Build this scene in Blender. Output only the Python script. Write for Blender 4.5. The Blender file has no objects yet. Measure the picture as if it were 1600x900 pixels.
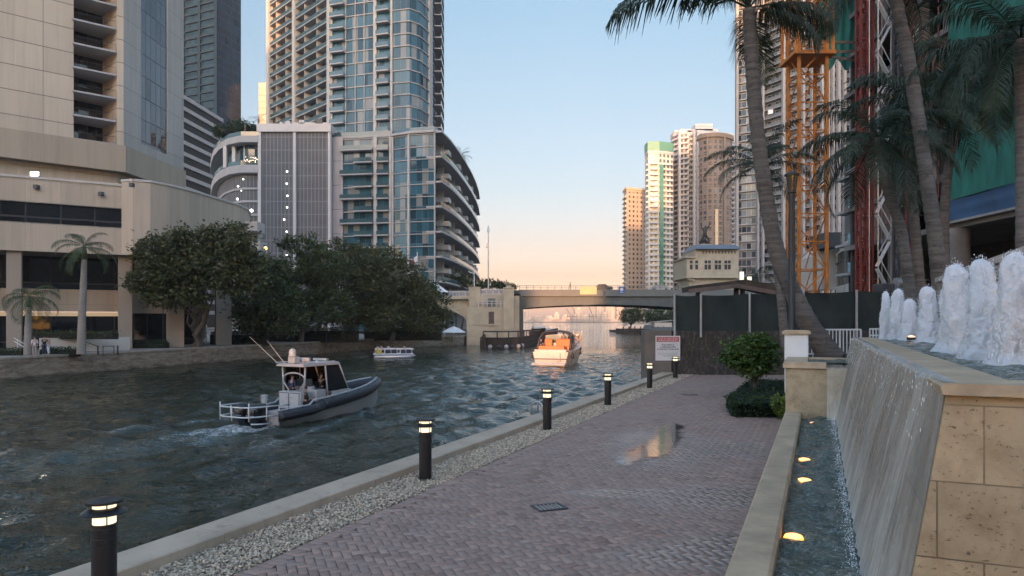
import bpy, bmesh, math, random
import numpy as np
from mathutils import Vector, Matrix
R = math.radians
C = bpy.context.scene.collection
SC = bpy.context.scene

# ------------------------------------------------------------------ camera, sky, sun, exposure
F = 1100.0          # focal length in pixels of a 1600 wide picture
HC = 2.6            # eye height above the brick promenade
WATER = -2.6
FARZ = -0.7         # level of the far promenade
cam_d = bpy.data.cameras.new('camera'); cam = bpy.data.objects.new('camera', cam_d); C.objects.link(cam)
cam.location = (0, 0, HC); cam.rotation_euler = (R(90), 0, 0)
cam_d.sensor_width = 36; cam_d.lens = F / 1600 * 36; cam_d.shift_y = 50 / 1600
cam_d.clip_start = 0.1; cam_d.clip_end = 20000
SC.camera = cam
SUN_EL = 4.0
sun_dir = Vector((0.15, 1.0, -math.tan(R(SUN_EL)) * 1.011)).normalized()     # the way the light travels
world = bpy.data.worlds.new('World'); SC.world = world; world.use_nodes = True
wn = world.node_tree; bg = wn.nodes['Background']
sky = wn.nodes.new('ShaderNodeTexSky'); sky.sky_type = 'NISHITA'; sky.sun_disc = False
sky.sun_elevation = R(SUN_EL); sky.sun_rotation = math.atan2(-sun_dir.x, -sun_dir.y)
sky.air_density = 1.0; sky.dust_density = 1.6; sky.ozone_density = 1.6; sky.altitude = 0
def wnode(k, **kw):
    nd = wn.nodes.new(k)
    for a_, v_ in kw.items(): setattr(nd, a_, v_)
    return nd
wtc = wnode('ShaderNodeTexCoord'); wsep = wnode('ShaderNodeSeparateXYZ'); wn.links.new(wtc.outputs['Generated'], wsep.inputs[0])
wr_ = wnode('ShaderNodeValToRGB'); wn.links.new(wsep.outputs[2], wr_.inputs[0])     # dusk haze: rosier low down, clearer blue above
K_ = 0.47
for k_, (pos_, c_) in enumerate(((0.0, (2.4, 2.1, 5.6)), (0.025, (1.5, 1.2, 2.0)), (0.063, (.98, .70, .92)), (0.108, (.88, .625, .72)), (0.18, (.81, .645, .675)), (0.30, (.86, .72, .70)), (0.40, (.86, .785, .76)), (0.85, (1.3, 1.3, 1.3)))):
    e_ = wr_.color_ramp.elements[k_] if k_ < 2 else wr_.color_ramp.elements.new(pos_); e_.position = pos_; e_.color = (*[x * K_ for x in c_], 1)
weast = wnode('ShaderNodeMapRange'); wn.links.new(wsep.outputs[1], weast.inputs[0]); weast.inputs[1].default_value = -0.45; weast.inputs[2].default_value = 0.35
wmx = wnode('ShaderNodeMix', data_type='RGBA'); wn.links.new(weast.outputs[0], wmx.inputs[0]); wmx.inputs[6].default_value = (1.10, 1.06, 1.16, 1); wn.links.new(wr_.outputs[0], wmx.inputs[7])   # the side away from the sunset is dimmer
wmul = wnode('ShaderNodeMix', data_type='RGBA', blend_type='MULTIPLY'); wmul.inputs[0].default_value = 1.0
wn.links.new(sky.outputs['Color'], wmul.inputs[6]); wn.links.new(wmx.outputs[2], wmul.inputs[7])
wn.links.new(wmul.outputs[2], bg.inputs['Color']); bg.inputs['Strength'].default_value = 0.15
sd = bpy.data.lights.new('sun', 'SUN'); sun = bpy.data.objects.new('sun', sd); C.objects.link(sun)
sd.energy = 0.95; sd.angle = R(0.5); sd.color = (1.0, 0.50, 0.25)
sun.rotation_euler = (-sun_dir).to_track_quat('Z', 'Y').to_euler()
SC.view_settings.view_transform = 'Standard'; SC.view_settings.look = 'None'
SC.view_settings.exposure = 3.05; SC.view_settings.gamma = 1.0
SC.view_settings.use_curve_mapping = False
SC.cycles.use_denoising = True
SC.cycles.max_bounces = 8; SC.cycles.transparent_max_bounces = 24
SC.cycles.sample_clamp_indirect = 8

# ------------------------------------------------------------------ frames of reference
def PX(px, Y): return (px - 800) * Y / F
def PZ(py, Y): return HC - (py - 500) * Y / F
def at(px, py, Y): return Vector((PX(px, Y), Y, PZ(py, Y)))
U = Vector((0.3997, 0.9166, 0)); N = Vector((0.9166, -0.3997, 0))
UYAW = math.atan2(U.y, U.x)
def PT(t, s, z=0.0): return U * t + N * s + Vector((0, 0, z))

# ------------------------------------------------------------------ mesh builder
class MB:
    def __init__(self):
        self.v = []; self.f = []; self.m = []; self.uv = []; self.mi = 0
    def add(self, verts, faces, uvs=None):
        b = len(self.v); self.v.extend([tuple(p) for p in verts])
        for k, f in enumerate(faces):
            self.f.append([i + b for i in f]); self.m.append(self.mi)
            self.uv.append(uvs[k] if uvs else None)
        return self
    def box(self, c, s, yaw=0.0, rot=None):
        M = rot if rot is not None else Matrix.Rotation(yaw, 3, 'Z')
        c = Vector(c); h = [x / 2 for x in s]
        vs = [c + M @ Vector((sx * h[0], sy * h[1], sz * h[2])) for sz in (-1, 1) for sy in (-1, 1) for sx in (-1, 1)]
        return self.add(vs, [(0, 2, 3, 1), (4, 5, 7, 6), (0, 1, 5, 4), (2, 6, 7, 3), (0, 4, 6, 2), (1, 3, 7, 5)])
    def box2(self, a, b):
        return self.box([(a[i] + b[i]) / 2 for i in range(3)], [abs(b[i] - a[i]) for i in range(3)])
    def bar(self, a, b, w, h=None):
        a, b = Vector(a), Vector(b); d = b - a; L = d.length
        if L < 1e-6: return self
        q = d.to_track_quat('X', 'Z').to_matrix()
        return self.box((a + b) / 2, (L, w, h or w), rot=q)
    def tube(self, path, r, n=8, cap=True):
        P = [Vector(p) for p in path]
        rs = r if isinstance(r, (list, tuple)) else [r] * len(P)
        vs = []; prev = None
        for i, p in enumerate(P):
            d = (P[min(i + 1, len(P) - 1)] - P[max(i - 1, 0)]).normalized()
            if prev is None:
                x = d.orthogonal().normalized()
            else:
                x = (prev - d * prev.dot(d))
                x = x.normalized() if x.length > 1e-5 else d.orthogonal().normalized()
            prev = x; y = d.cross(x)
            for k in range(n):
                a = 2 * math.pi * k / n
                vs.append(p + (x * math.cos(a) + y * math.sin(a)) * rs[i])
        fs = []
        for i in range(len(P) - 1):
            for k in range(n):
                k2 = (k + 1) % n
                fs.append((i * n + k, i * n + k2, (i + 1) * n + k2, (i + 1) * n + k))
        if cap:
            fs.append(tuple(reversed(range(n)))); e = (len(P) - 1) * n; fs.append(tuple(range(e, e + n)))
        return self.add(vs, fs)
    def cyl(self, a, b, r0, r1=None, n=16): return self.tube([a, b], [r0, r0 if r1 is None else r1], n)
    def lathe(self, prof, c=(0, 0, 0), n=24, cap=True):
        c = Vector(c); vs = []; fs = []
        for r, z in prof:
            for k in range(n):
                a = 2 * math.pi * k / n; vs.append(c + Vector((r * math.cos(a), r * math.sin(a), z)))
        for i in range(len(prof) - 1):
            for k in range(n):
                k2 = (k + 1) % n; fs.append((i * n + k, i * n + k2, (i + 1) * n + k2, (i + 1) * n + k))
        if cap:
            fs.append(tuple(reversed(range(n)))); e = (len(prof) - 1) * n; fs.append(tuple(range(e, e + n)))
        return self.add(vs, fs)
    def loft(self, rings, caps=True):
        n = len(rings[0]); vs = [p for r in rings for p in r]; fs = []
        for i in range(len(rings) - 1):
            for k in range(n):
                k2 = (k + 1) % n; fs.append((i * n + k, i * n + k2, (i + 1) * n + k2, (i + 1) * n + k))
        if caps:
            fs.append(tuple(reversed(range(n)))); e = (len(rings) - 1) * n; fs.append(tuple(range(e, e + n)))
        return self.add(vs, fs)
    def prism(self, poly, z0, z1):
        n = len(poly); vs = [(p[0], p[1], z0) for p in poly] + [(p[0], p[1], z1) for p in poly]
        fs = [tuple(reversed(range(n))), tuple(range(n, 2 * n))]
        for k in range(n):
            k2 = (k + 1) % n; fs.append((k, k2, n + k2, n + k))
        return self.add(vs, fs)
    def wall(self, pts, z0, z1, u0=0.0):            # plan polyline raised to a skin, uv in metres
        u = u0
        for a, b in zip(pts[:-1], pts[1:]):
            L = math.hypot(b[0] - a[0], b[1] - a[1])
            self.add([(a[0], a[1], z0), (b[0], b[1], z0), (b[0], b[1], z1), (a[0], a[1], z1)], [(0, 1, 2, 3)],
                     [[(u, z0), (u + L, z0), (u + L, z1), (u, z1)]])
            u += L
        return self
    def ribbon(self, pts, d0, d1, z0, z1):           # strip of slab along a plan polyline, from offset d0 to d1
        A = offset(pts, d0); B = offset(pts, d1); n = len(pts)
        vs = []
        for z in (z0, z1):
            vs += [(p[0], p[1], z) for p in A] + [(p[0], p[1], z) for p in B]
        fs = []
        for i in range(n - 1):
            a, a2, b, b2 = i, i + 1, n + i, n + i + 1
            A1, A2, B1, B2 = a + 2 * n, a2 + 2 * n, b + 2 * n, b2 + 2 * n
            fs += [(a, a2, b2, b), (A1, B1, B2, A2), (b, b2, B2, B1), (a, A1, A2, a2)]
        fs += [(0, n, 3 * n, 2 * n), (n - 1, 3 * n - 1, 4 * n - 1, 2 * n - 1)]
        return self.add(vs, fs)
    def ico(self, c, r, sub=1, jit=0.0, rnd=random, sc=(1, 1, 1)):
        bm = bmesh.new(); bmesh.ops.create_icosphere(bm, subdivisions=sub, radius=1)
        vs = []
        for v in bm.verts:
            k = r * (1 + rnd.uniform(-jit, jit)); vs.append((c[0] + v.co.x * k * sc[0], c[1] + v.co.y * k * sc[1], c[2] + v.co.z * k * sc[2]))
        fs = [[v.index for v in f.verts] for f in bm.faces]; bm.free()
        return self.add(vs, fs)
    def build(self, name, mats, parent=None, loc=None, smooth=False, world=True, bevel=0.0, auto=None):
        me = bpy.data.meshes.new(name)
        o = bpy.data.objects.new(name, me); C.objects.link(o)
        base = Vector((0, 0, 0))
        if parent is not None:
            o.parent = parent
            if world:
                p = parent
                while p is not None: base = base + p.location; p = p.parent
        elif loc is not None:
            o.location = loc
            if world: base = Vector(loc)
        vs = [(p[0] - base.x, p[1] - base.y, p[2] - base.z) for p in self.v]
        me.from_pydata(vs, [], self.f)
        for mt in (mats if isinstance(mats, (list, tuple)) else [mats]): me.materials.append(mt)
        if max(self.m, default=0) > 0: me.polygons.foreach_set('material_index', self.m)
        if any(u is not None for u in self.uv):
            lay = me.uv_layers.new(name='UVMap'); flat = []
            for f, u in zip(self.f, self.uv):
                for k in range(len(f)): flat += list(u[k]) if u else [0.0, 0.0]
            lay.data.foreach_set('uv', flat)
        if smooth or auto is not None:
            me.polygons.foreach_set('use_smooth', [True] * len(me.polygons))
            if auto is not None: me.set_sharp_from_angle(angle=R(auto))
        if bevel:
            md = o.modifiers.new('edge', 'BEVEL'); md.width = bevel; md.segments = 2; md.limit_method = 'ANGLE'; md.angle_limit = R(40)
        me.update()
        return o
def offset(pts, d):
    out = []; n = len(pts)
    for i in range(n):
        a = pts[max(i - 1, 0)]; b = pts[min(i + 1, n - 1)]
        dx, dy = b[0] - a[0], b[1] - a[1]; L = math.hypot(dx, dy) or 1
        nx, ny = dy / L, -dx / L                     # to the right of the way the line runs
        k = 1.0
        if 0 < i < n - 1:
            e = (b[0] - pts[i][0], b[1] - pts[i][1]); le = math.hypot(*e) or 1
            k = 1 / max(0.45, abs((e[1] / le) * nx - (e[0] / le) * ny))
        out.append((pts[i][0] + nx * d * k, pts[i][1] + ny * d * k))
    return out
def arc(cx, cy, r, a0, a1, n, ry=None):
    ry = ry or r
    return [(cx + r * math.cos(R(a0 + (a1 - a0) * i / n)), cy + ry * math.sin(R(a0 + (a1 - a0) * i / n))) for i in range(n + 1)]
def tag(o, label=None, cat=None, group=None, kind=None):
    if label: o['label'] = label
    if cat: o['category'] = cat; o['kind'] = kind or 'thing'
    elif kind: o['kind'] = kind
    if group: o['group'] = group
    return o
def thing(name, label, cat, loc=(0, 0, 0), yaw=0.0, group=None):
    o = bpy.data.objects.new(name, None); C.objects.link(o); o.location = loc; o.rotation_euler = (0, 0, yaw)
    return tag(o, label, cat, group)
def dup(root, loc, yaw=0.0, label=None, scale=None):
    def cp(o, par):
        c = o.copy(); C.objects.link(c); c.parent = par
        for ch in list(o.children): cp(ch, c)
        return c
    r = cp(root, None); r.location = loc; r.rotation_euler = (0, 0, yaw)
    if label: r['label'] = label
    if scale: r.scale = scale if isinstance(scale, (tuple, list)) else (scale,) * 3
    return r
def np_mesh(name, V, Fq, mats, parent=None, smooth=False, loc=None):
    me = bpy.data.meshes.new(name); V = np.asarray(V, dtype=np.float32); Fq = np.asarray(Fq, dtype=np.int32)
    me.vertices.add(len(V)); me.vertices.foreach_set('co', V.ravel())
    k = Fq.shape[1]; me.loops.add(Fq.size); me.loops.foreach_set('vertex_index', Fq.ravel())
    me.polygons.add(len(Fq)); me.polygons.foreach_set('loop_start', np.arange(len(Fq), dtype=np.int32) * k)
    me.polygons.foreach_set('loop_total', np.full(len(Fq), k, dtype=np.int32))
    if smooth: me.polygons.foreach_set('use_smooth', np.ones(len(Fq), dtype=bool))
    me.update(calc_edges=True); me.validate()
    for mt in (mats if isinstance(mats, (list, tuple)) else [mats]): me.materials.append(mt)
    o = bpy.data.objects.new(name, me); C.objects.link(o)
    if parent is not None: o.parent = parent
    elif loc is not None: o.location = loc
    return o

# ------------------------------------------------------------------ materials
class NT:
    def __init__(self, name):
        self.mat = bpy.data.materials.new(name); self.mat.use_nodes = True
        self.t = self.mat.node_tree; self.p = self.t.nodes['Principled BSDF']; self.out = self.t.nodes['Material Output']
    def n(self, kind, **kw):
        nd = self.t.nodes.new(kind)
        for k, v in kw.items():
            if hasattr(nd, k): setattr(nd, k, v)
        return nd
    def l(self, a, b): self.t.links.new(a, b)
    def inp(self, nd, key, val):
        if hasattr(val, 'is_linked') or isinstance(val, bpy.types.NodeSocket): self.l(val, nd.inputs[key])
        else: nd.inputs[key].default_value = val
    def math(self, op, a, b=0.0, c=None, clamp=False):
        nd = self.n('ShaderNodeMath', operation=op, use_clamp=clamp); self.inp(nd, 0, a); self.inp(nd, 1, b)
        if c is not None: self.inp(nd, 2, c)
        return nd.outputs[0]
    def mix(self, fac, a, b, blend='MIX'):
        nd = self.n('ShaderNodeMix', data_type='RGBA', blend_type=blend)
        self.inp(nd, 0, fac); self.inp(nd, 6, a if not isinstance(a, tuple) else (*a[:3], 1)); self.inp(nd, 7, b if not isinstance(b, tuple) else (*b[:3], 1))
        return nd.outputs[2]
    def obj(self): return self.n('ShaderNodeTexCoord').outputs['Object']
    def uvc(self): return self.n('ShaderNodeTexCoord').outputs['UV']
    def mapping(self, vec, scale=(1, 1, 1), rot=(0, 0, 0), loc=(0, 0, 0)):
        m = self.n('ShaderNodeMapping'); self.l(vec, m.inputs[0]); m.inputs[1].default_value = loc; m.inputs[2].default_value = rot; m.inputs[3].default_value = scale
        return m.outputs[0]
    def noise(self, vec, scale, detail=4, rough=0.55, dist=0.0):
        nd = self.n('ShaderNodeTexNoise'); self.l(vec, nd.inputs['Vector']); nd.inputs['Scale'].default_value = scale
        nd.inputs['Detail'].default_value = detail; nd.inputs['Roughness'].default_value = rough; nd.inputs['Distortion'].default_value = dist
        return nd.outputs['Fac']
    def ramp(self, fac, lo, hi, a=0.0, b=1.0):
        nd = self.n('ShaderNodeMapRange'); self.inp(nd, 0, fac); nd.inputs[1].default_value = lo; nd.inputs[2].default_value = hi
        nd.inputs[3].default_value = a; nd.inputs[4].default_value = b; nd.clamp = True
        return nd.outputs[0]
    def bump(self, h, strength=0.3, dist=0.02, normal=None):
        nd = self.n('ShaderNodeBump'); self.l(h, nd.inputs['Height']); nd.inputs['Strength'].default_value = strength; nd.inputs['Distance'].default_value = dist
        if normal: self.l(normal, nd.inputs['Normal'])
        return nd.outputs[0]
    def setp(self, **kw):
        for k, v in kw.items(): self.inp(self.p, {'col': 'Base Color', 'rough': 'Roughness', 'metal': 'Metallic', 'norm': 'Normal', 'spec': 'Specular IOR Level',
            'emit': 'Emission Color', 'estr': 'Emission Strength', 'alpha': 'Alpha', 'trans': 'Transmission Weight', 'sss': 'Subsurface Weight', 'coat': 'Coat Weight', 'ior': 'IOR'}[k], v if not isinstance(v, tuple) else (*v[:3], 1))
        return self.mat
def sc(c, k): return tuple(min(1.0, x * k) for x in c)
def mat(name, col, rough=0.6, metal=0.0, var=0.18, scale=1.5, bump=0.0, bscale=40.0, island=0.0, spec=0.5, stretch=(1, 1, 1), coat=0.0):
    t = NT(name); oc = t.obj(); v = t.mapping(oc, stretch) if stretch != (1, 1, 1) else oc
    f = t.ramp(t.noise(v, scale, 5, 0.6), 0.3, 0.7)
    c = t.mix(f, sc(col, 1 - var), sc(col, 1 + var))
    if island:
        g = t.n('ShaderNodeNewGeometry').outputs['Random Per Island']
        k = t.ramp(g, 0, 1, 1 - island, 1 + island); hs = t.n('ShaderNodeHueSaturation'); t.l(k, hs.inputs['Value']); t.l(c, hs.inputs['Color']); c = hs.outputs[0]
    t.setp(col=c, rough=t.ramp(f, 0, 1, max(0.02, rough - 0.08), min(1, rough + 0.08)), metal=metal, spec=spec, coat=coat)
    if bump: t.setp(norm=t.bump(t.noise(oc, bscale, 4, 0.6), bump, 0.02))
    return t.mat
EMK = 1 / 8.0      # the picture is exposed for dusk, so lamps are dim
def emis(name, col, strength, base=(0.8, 0.8, 0.8)):
    t = NT(name); return t.setp(col=base, emit=col, estr=strength * EMK, rough=0.4)
def panelled(name, col, pw, ph, line=0.03, dark=0.55, rough=0.75, var=0.10, vertical=True, streak=0.26):
    """concrete facade in panels: uv in metres, recessed joints, rain streaks"""
    t = NT(name); uv = t.uvc(); s = t.n('ShaderNodeSeparateXYZ'); t.l(uv, s.inputs[0])
    fv = t.math('FRACT', t.math('DIVIDE', s.outputs[1], ph)); j = t.math('LESS_THAN', fv, line / ph)
    if vertical:
        fu = t.math('FRACT', t.math('DIVIDE', s.outputs[0], pw)); ju = t.math('LESS_THAN', fu, line / pw); j = t.math('MAXIMUM', j, t.math('MULTIPLY', ju, 0.6))
    cu = t.math('FLOOR', t.math('DIVIDE', s.outputs[0], pw)); cv = t.math('FLOOR', t.math('DIVIDE', s.outputs[1], ph))
    cb = t.n('ShaderNodeCombineXYZ'); t.l(cu, cb.inputs[0]); t.l(cv, cb.inputs[1])
    w = t.n('ShaderNodeTexWhiteNoise'); t.l(cb.outputs[0], w.inputs[0])
    st = t.noise(t.mapping(uv, (1.2, 0.06, 1)), 1.0, 5, 0.65)
    c = t.mix(t.ramp(w.outputs[0], 0, 1), sc(col, 1 - var), sc(col, 1 + var * 0.6))
    c = t.mix(t.ramp(st, 0.45, 0.8, 0, streak * 2), c, sc(col, 0.55))
    c = t.mix(j, c, sc(col, dark))
    t.setp(col=c, rough=rough, norm=t.bump(t.math('SUBTRACT', 1.0, j), 0.4, 0.03))
    return t.mat
def glazing(name, col, pw=1.5, ph=3.1, frame=(0.5, 0.5, 0.48), fw=0.07, fh=0.25, rough=0.06, spec=0.9, tint=0.5, curtain=0.0, metal=0.0, wob=0.08):
    """curtain wall: uv in metres; mullions, a spandrel line per floor, panes that each tilt and tint a little"""
    t = NT(name); uv = t.uvc(); s = t.n('ShaderNodeSeparateXYZ'); t.l(uv, s.inputs[0])
    du = t.math('DIVIDE', s.outputs[0], pw); dv = t.math('DIVIDE', s.outputs[1], ph)
    j = t.math('MAXIMUM', t.math('LESS_THAN', t.math('FRACT', du), fw / pw), t.math('LESS_THAN', t.math('FRACT', dv), fh / ph))
    cb = t.n('ShaderNodeCombineXYZ'); t.l(t.math('FLOOR', du), cb.inputs[0]); t.l(t.math('FLOOR', dv), cb.inputs[1])
    w = t.n('ShaderNodeTexWhiteNoise'); t.l(cb.outputs[0], w.inputs[0])
    c = t.mix(w.outputs[0], sc(col, 1 - tint), sc(col, 1 + tint))
    if curtain:
        w2 = t.n('ShaderNodeTexWhiteNoise'); cb2 = t.n('ShaderNodeVectorMath', operation='ADD'); t.l(cb.outputs[0], cb2.inputs[0]); cb2.inputs[1].default_value = (31.3, 7.7, 0); t.l(cb2.outputs[0], w2.inputs[0])
        fold = t.noise(t.mapping(uv, (9, 0.2, 1)), 1.0, 2)
        c = t.mix(t.math('MULTIPLY', t.math('LESS_THAN', w2.outputs[0], curtain), 0.75), c, t.mix(fold, (0.16, 0.16, 0.15), (0.34, 0.33, 0.31)))
    c = t.mix(j, c, frame)
    nn = t.n('ShaderNodeVectorMath', operation='SUBTRACT'); t.l(w.outputs[1], nn.inputs[0]); nn.inputs[1].default_value = (0.5, 0.5, 0.5)
    n2 = t.n('ShaderNodeVectorMath', operation='SCALE'); t.l(nn.outputs[0], n2.inputs[0]); n2.inputs['Scale'].default_value = wob
    g = t.n('ShaderNodeNewGeometry'); n3 = t.n('ShaderNodeVectorMath', operation='ADD'); t.l(g.outputs['Normal'], n3.inputs[0]); t.l(n2.outputs[0], n3.inputs[1])
    n4 = t.n('ShaderNodeVectorMath', operation='NORMALIZE'); t.l(n3.outputs[0], n4.inputs[0])
    t.setp(col=c, rough=t.math('ADD', rough, t.math('MULTIPLY', j, 0.5)), spec=t.math('SUBTRACT', spec, t.math('MULTIPLY', j, spec * 0.5)), norm=t.bump(t.noise(t.mapping(uv, (0.5, 0.5, 1)), 1.0, 2), 0.05, 0.15, n4.outputs[0]), metal=t.math('MULTIPLY', metal, t.math('SUBTRACT', 1.0, j)), ior=1.5)
    return t.mat
def louvred(name, col, pw=0.9, ph=3.1, dark=0.35):
    t = NT(name); uv = t.uvc(); s = t.n('ShaderNodeSeparateXYZ'); t.l(uv, s.inputs[0])
    du = t.math('FRACT', t.math('DIVIDE', s.outputs[0], pw)); dv = t.math('FRACT', t.math('DIVIDE', s.outputs[1], ph))
    fine = t.math('FRACT', t.math('DIVIDE', s.outputs[0], 0.3))
    bar = t.math('LESS_THAN', du, 0.22); slab = t.math('LESS_THAN', dv, 0.09)
    big = t.noise(uv, 0.25, 3)
    inner = t.mix(t.math('MULTIPLY', t.math('LESS_THAN', fine, 0.5), 0.6), sc(col, dark), sc(col, dark * 1.6))
    inner = t.mix(t.ramp(big, 0.3, 0.7, 0, 0.35), inner, sc(col, 0.8))
    c = t.mix(t.math('MAXIMUM', bar, t.math('MULTIPLY', slab, 0.6)), inner, col)
    t.setp(col=c, rough=0.7); return t.mat
def leafmat(name, col, col2, rough=0.5, trans=0.25):
    t = NT(name); g = t.n('ShaderNodeNewGeometry').outputs['Random Per Island']
    big = t.ramp(t.noise(t.obj(), 0.5, 3), 0.35, 0.65)
    c = t.mix(t.math('MULTIPLY_ADD', g, 0.7, t.math('MULTIPLY', big, 0.3)), col, col2)
    t.setp(col=c, rough=rough, spec=0.35)
    tr = t.n('ShaderNodeBsdfTranslucent'); t.l(c, tr.inputs[0]); mx = t.n('ShaderNodeMixShader'); mx.inputs[0].default_value = trans
    t.l(t.p.outputs[0], mx.inputs[1]); t.l(tr.outputs[0], mx.inputs[2]); t.l(mx.outputs[0], t.out.inputs[0])
    return t.mat
M = {}
M['concrete'] = mat('concrete', (0.33, 0.30, 0.26), 0.8, var=0.2, scale=1.2, bump=0.25, bscale=60)
M['kerb'] = mat('kerb_concrete', (0.34, 0.29, 0.235), 0.75, var=0.22, scale=2.0, bump=0.3, bscale=90)
M['black'] = mat('black_paint', (0.012, 0.012, 0.013), 0.4, var=0.25, scale=8, bump=0.05)
M['darkgrey'] = mat('dark_grey_paint', (0.05, 0.052, 0.058), 0.5)
M['white'] = mat('white_paint', (0.72, 0.71, 0.68), 0.55, var=0.07, scale=2.5, bump=0.04)
M['offwhite'] = mat('off_white_render', (0.5, 0.47, 0.42), 0.8, var=0.1, scale=0.5, bump=0.1)
M['steel'] = mat('galvanised_steel', (0.42, 0.43, 0.44), 0.4, metal=0.7)
M['rail_white'] = mat('white_rail_paint', (0.6, 0.6, 0.58), 0.45, var=0.06)
M['wood'] = mat('dark_timber', (0.055, 0.042, 0.034), 0.85, var=0.4, scale=3, bump=0.4, stretch=(1, 1, 0.3))
M['soil'] = mat('dark_mulch', (0.022, 0.016, 0.012), 0.95, var=0.5, scale=12, bump=0.8, bscale=30)
M['ground'] = mat('bare_ground', (0.10, 0.09, 0.075), 0.95, var=0.3, scale=0.3, bump=0.4, bscale=8)
M['pavedfar'] = mat('pale_paving', (0.24, 0.22, 0.19), 0.9, var=0.2, scale=0.6)
M['orange'] = mat('orange_crane_paint', (0.50, 0.175, 0.03), 0.6, var=0.35, scale=0.9, bump=0.05)
M['red'] = mat('red_mast_paint', (0.22, 0.035, 0.025), 0.55, var=0.3, scale=1.0)
M['rubber'] = mat('dark_rubber', (0.03, 0.033, 0.04), 0.55, var=0.2, scale=3)
M['gel'] = mat('white_gelcoat', (0.62, 0.6, 0.56), 0.25, var=0.05, scale=1.0, coat=0.3)
def palmbark():
    t = NT('palm_bark'); oc = t.obj(); ring = t.noise(t.mapping(oc, (0.4, 0.4, 5)), 2.2, 4, 0.6); sp = t.noise(t.mapping(oc, (1, 1, 1.6)), 7, 5, 0.7); bg_ = t.noise(oc, 0.9, 3)
    c = t.mix(t.ramp(ring, 0.35, 0.65), (0.075, 0.064, 0.055), (0.17, 0.148, 0.128)); c = t.mix(t.ramp(sp, 0.54, 0.66, 0, 0.8), c, (0.028, 0.024, 0.02)); c = t.mix(t.ramp(bg_, 0.4, 0.7, 0, 0.4), c, (0.19, 0.175, 0.16))
    t.setp(col=c, rough=0.92, norm=t.bump(sp, 0.5, 0.03, t.bump(ring, 0.7, 0.04))); return t.mat
M['bark_palm'] = palmbark()
M['bark'] = mat('grey_bark', (0.13, 0.115, 0.10), 0.9, var=0.4, scale=3, bump=0.9, bscale=9, stretch=(1, 1, 0.3))
M['palm'] = leafmat('palm_leaf', (0.024, 0.042, 0.026), (0.075, 0.105, 0.065))
M['palm_far'] = leafmat('royal_palm_leaf', (0.03, 0.05, 0.018), (0.08, 0.11, 0.04))
M['leaf'] = leafmat('tree_leaf', (0.026, 0.046, 0.016), (0.09, 0.125, 0.042))
M['leaf2'] = leafmat('tree_leaf_olive', (0.034, 0.048, 0.018), (0.115, 0.128, 0.048))
M['leaf_bright'] = leafmat('glossy_leaf', (0.03, 0.065, 0.015), (0.12, 0.20, 0.045), 0.32)
M['leaf_hedge'] = leafmat('hedge_leaf', (0.012, 0.028, 0.012), (0.04, 0.075, 0.025), 0.4)
M['leaf_lime'] = leafmat('lime_leaf', (0.12, 0.19, 0.03), (0.28, 0.34, 0.07), 0.4)
M['lamp_warm'] = emis('lit_warm_lens', (1.0, 0.80, 0.46), 1.5)
M['skin'] = mat('skin', (0.42, 0.26, 0.19), 0.55, var=0.08)
M['hair'] = mat('dark_hair', (0.02, 0.015, 0.012), 0.6)
# ================================================================== THE SETTING
def extr(mb, prof, t0, t1, uv=False):
    """profile in (s, z) run along the promenade from t0 to t1"""
    n = len(prof); vs = [PT(t0, s, z) for s, z in prof] + [PT(t1, s, z) for s, z in prof]
    mb.add(vs, [tuple(range(n)), tuple(reversed(range(n, 2 * n)))])
    for k in range(n):
        a, b = prof[k], prof[(k + 1) % n]; L = math.hypot(b[0] - a[0], b[1] - a[1]); k2 = (k + 1) % n
        mb.add([vs[k], vs[k2], vs[n + k2], vs[n + k]], [(0, 3, 2, 1)], [[(t0, a[1]), (t1, a[1]), (t1, a[1] + L), (t0, a[1] + L)]] if uv else None)
    return mb

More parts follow.
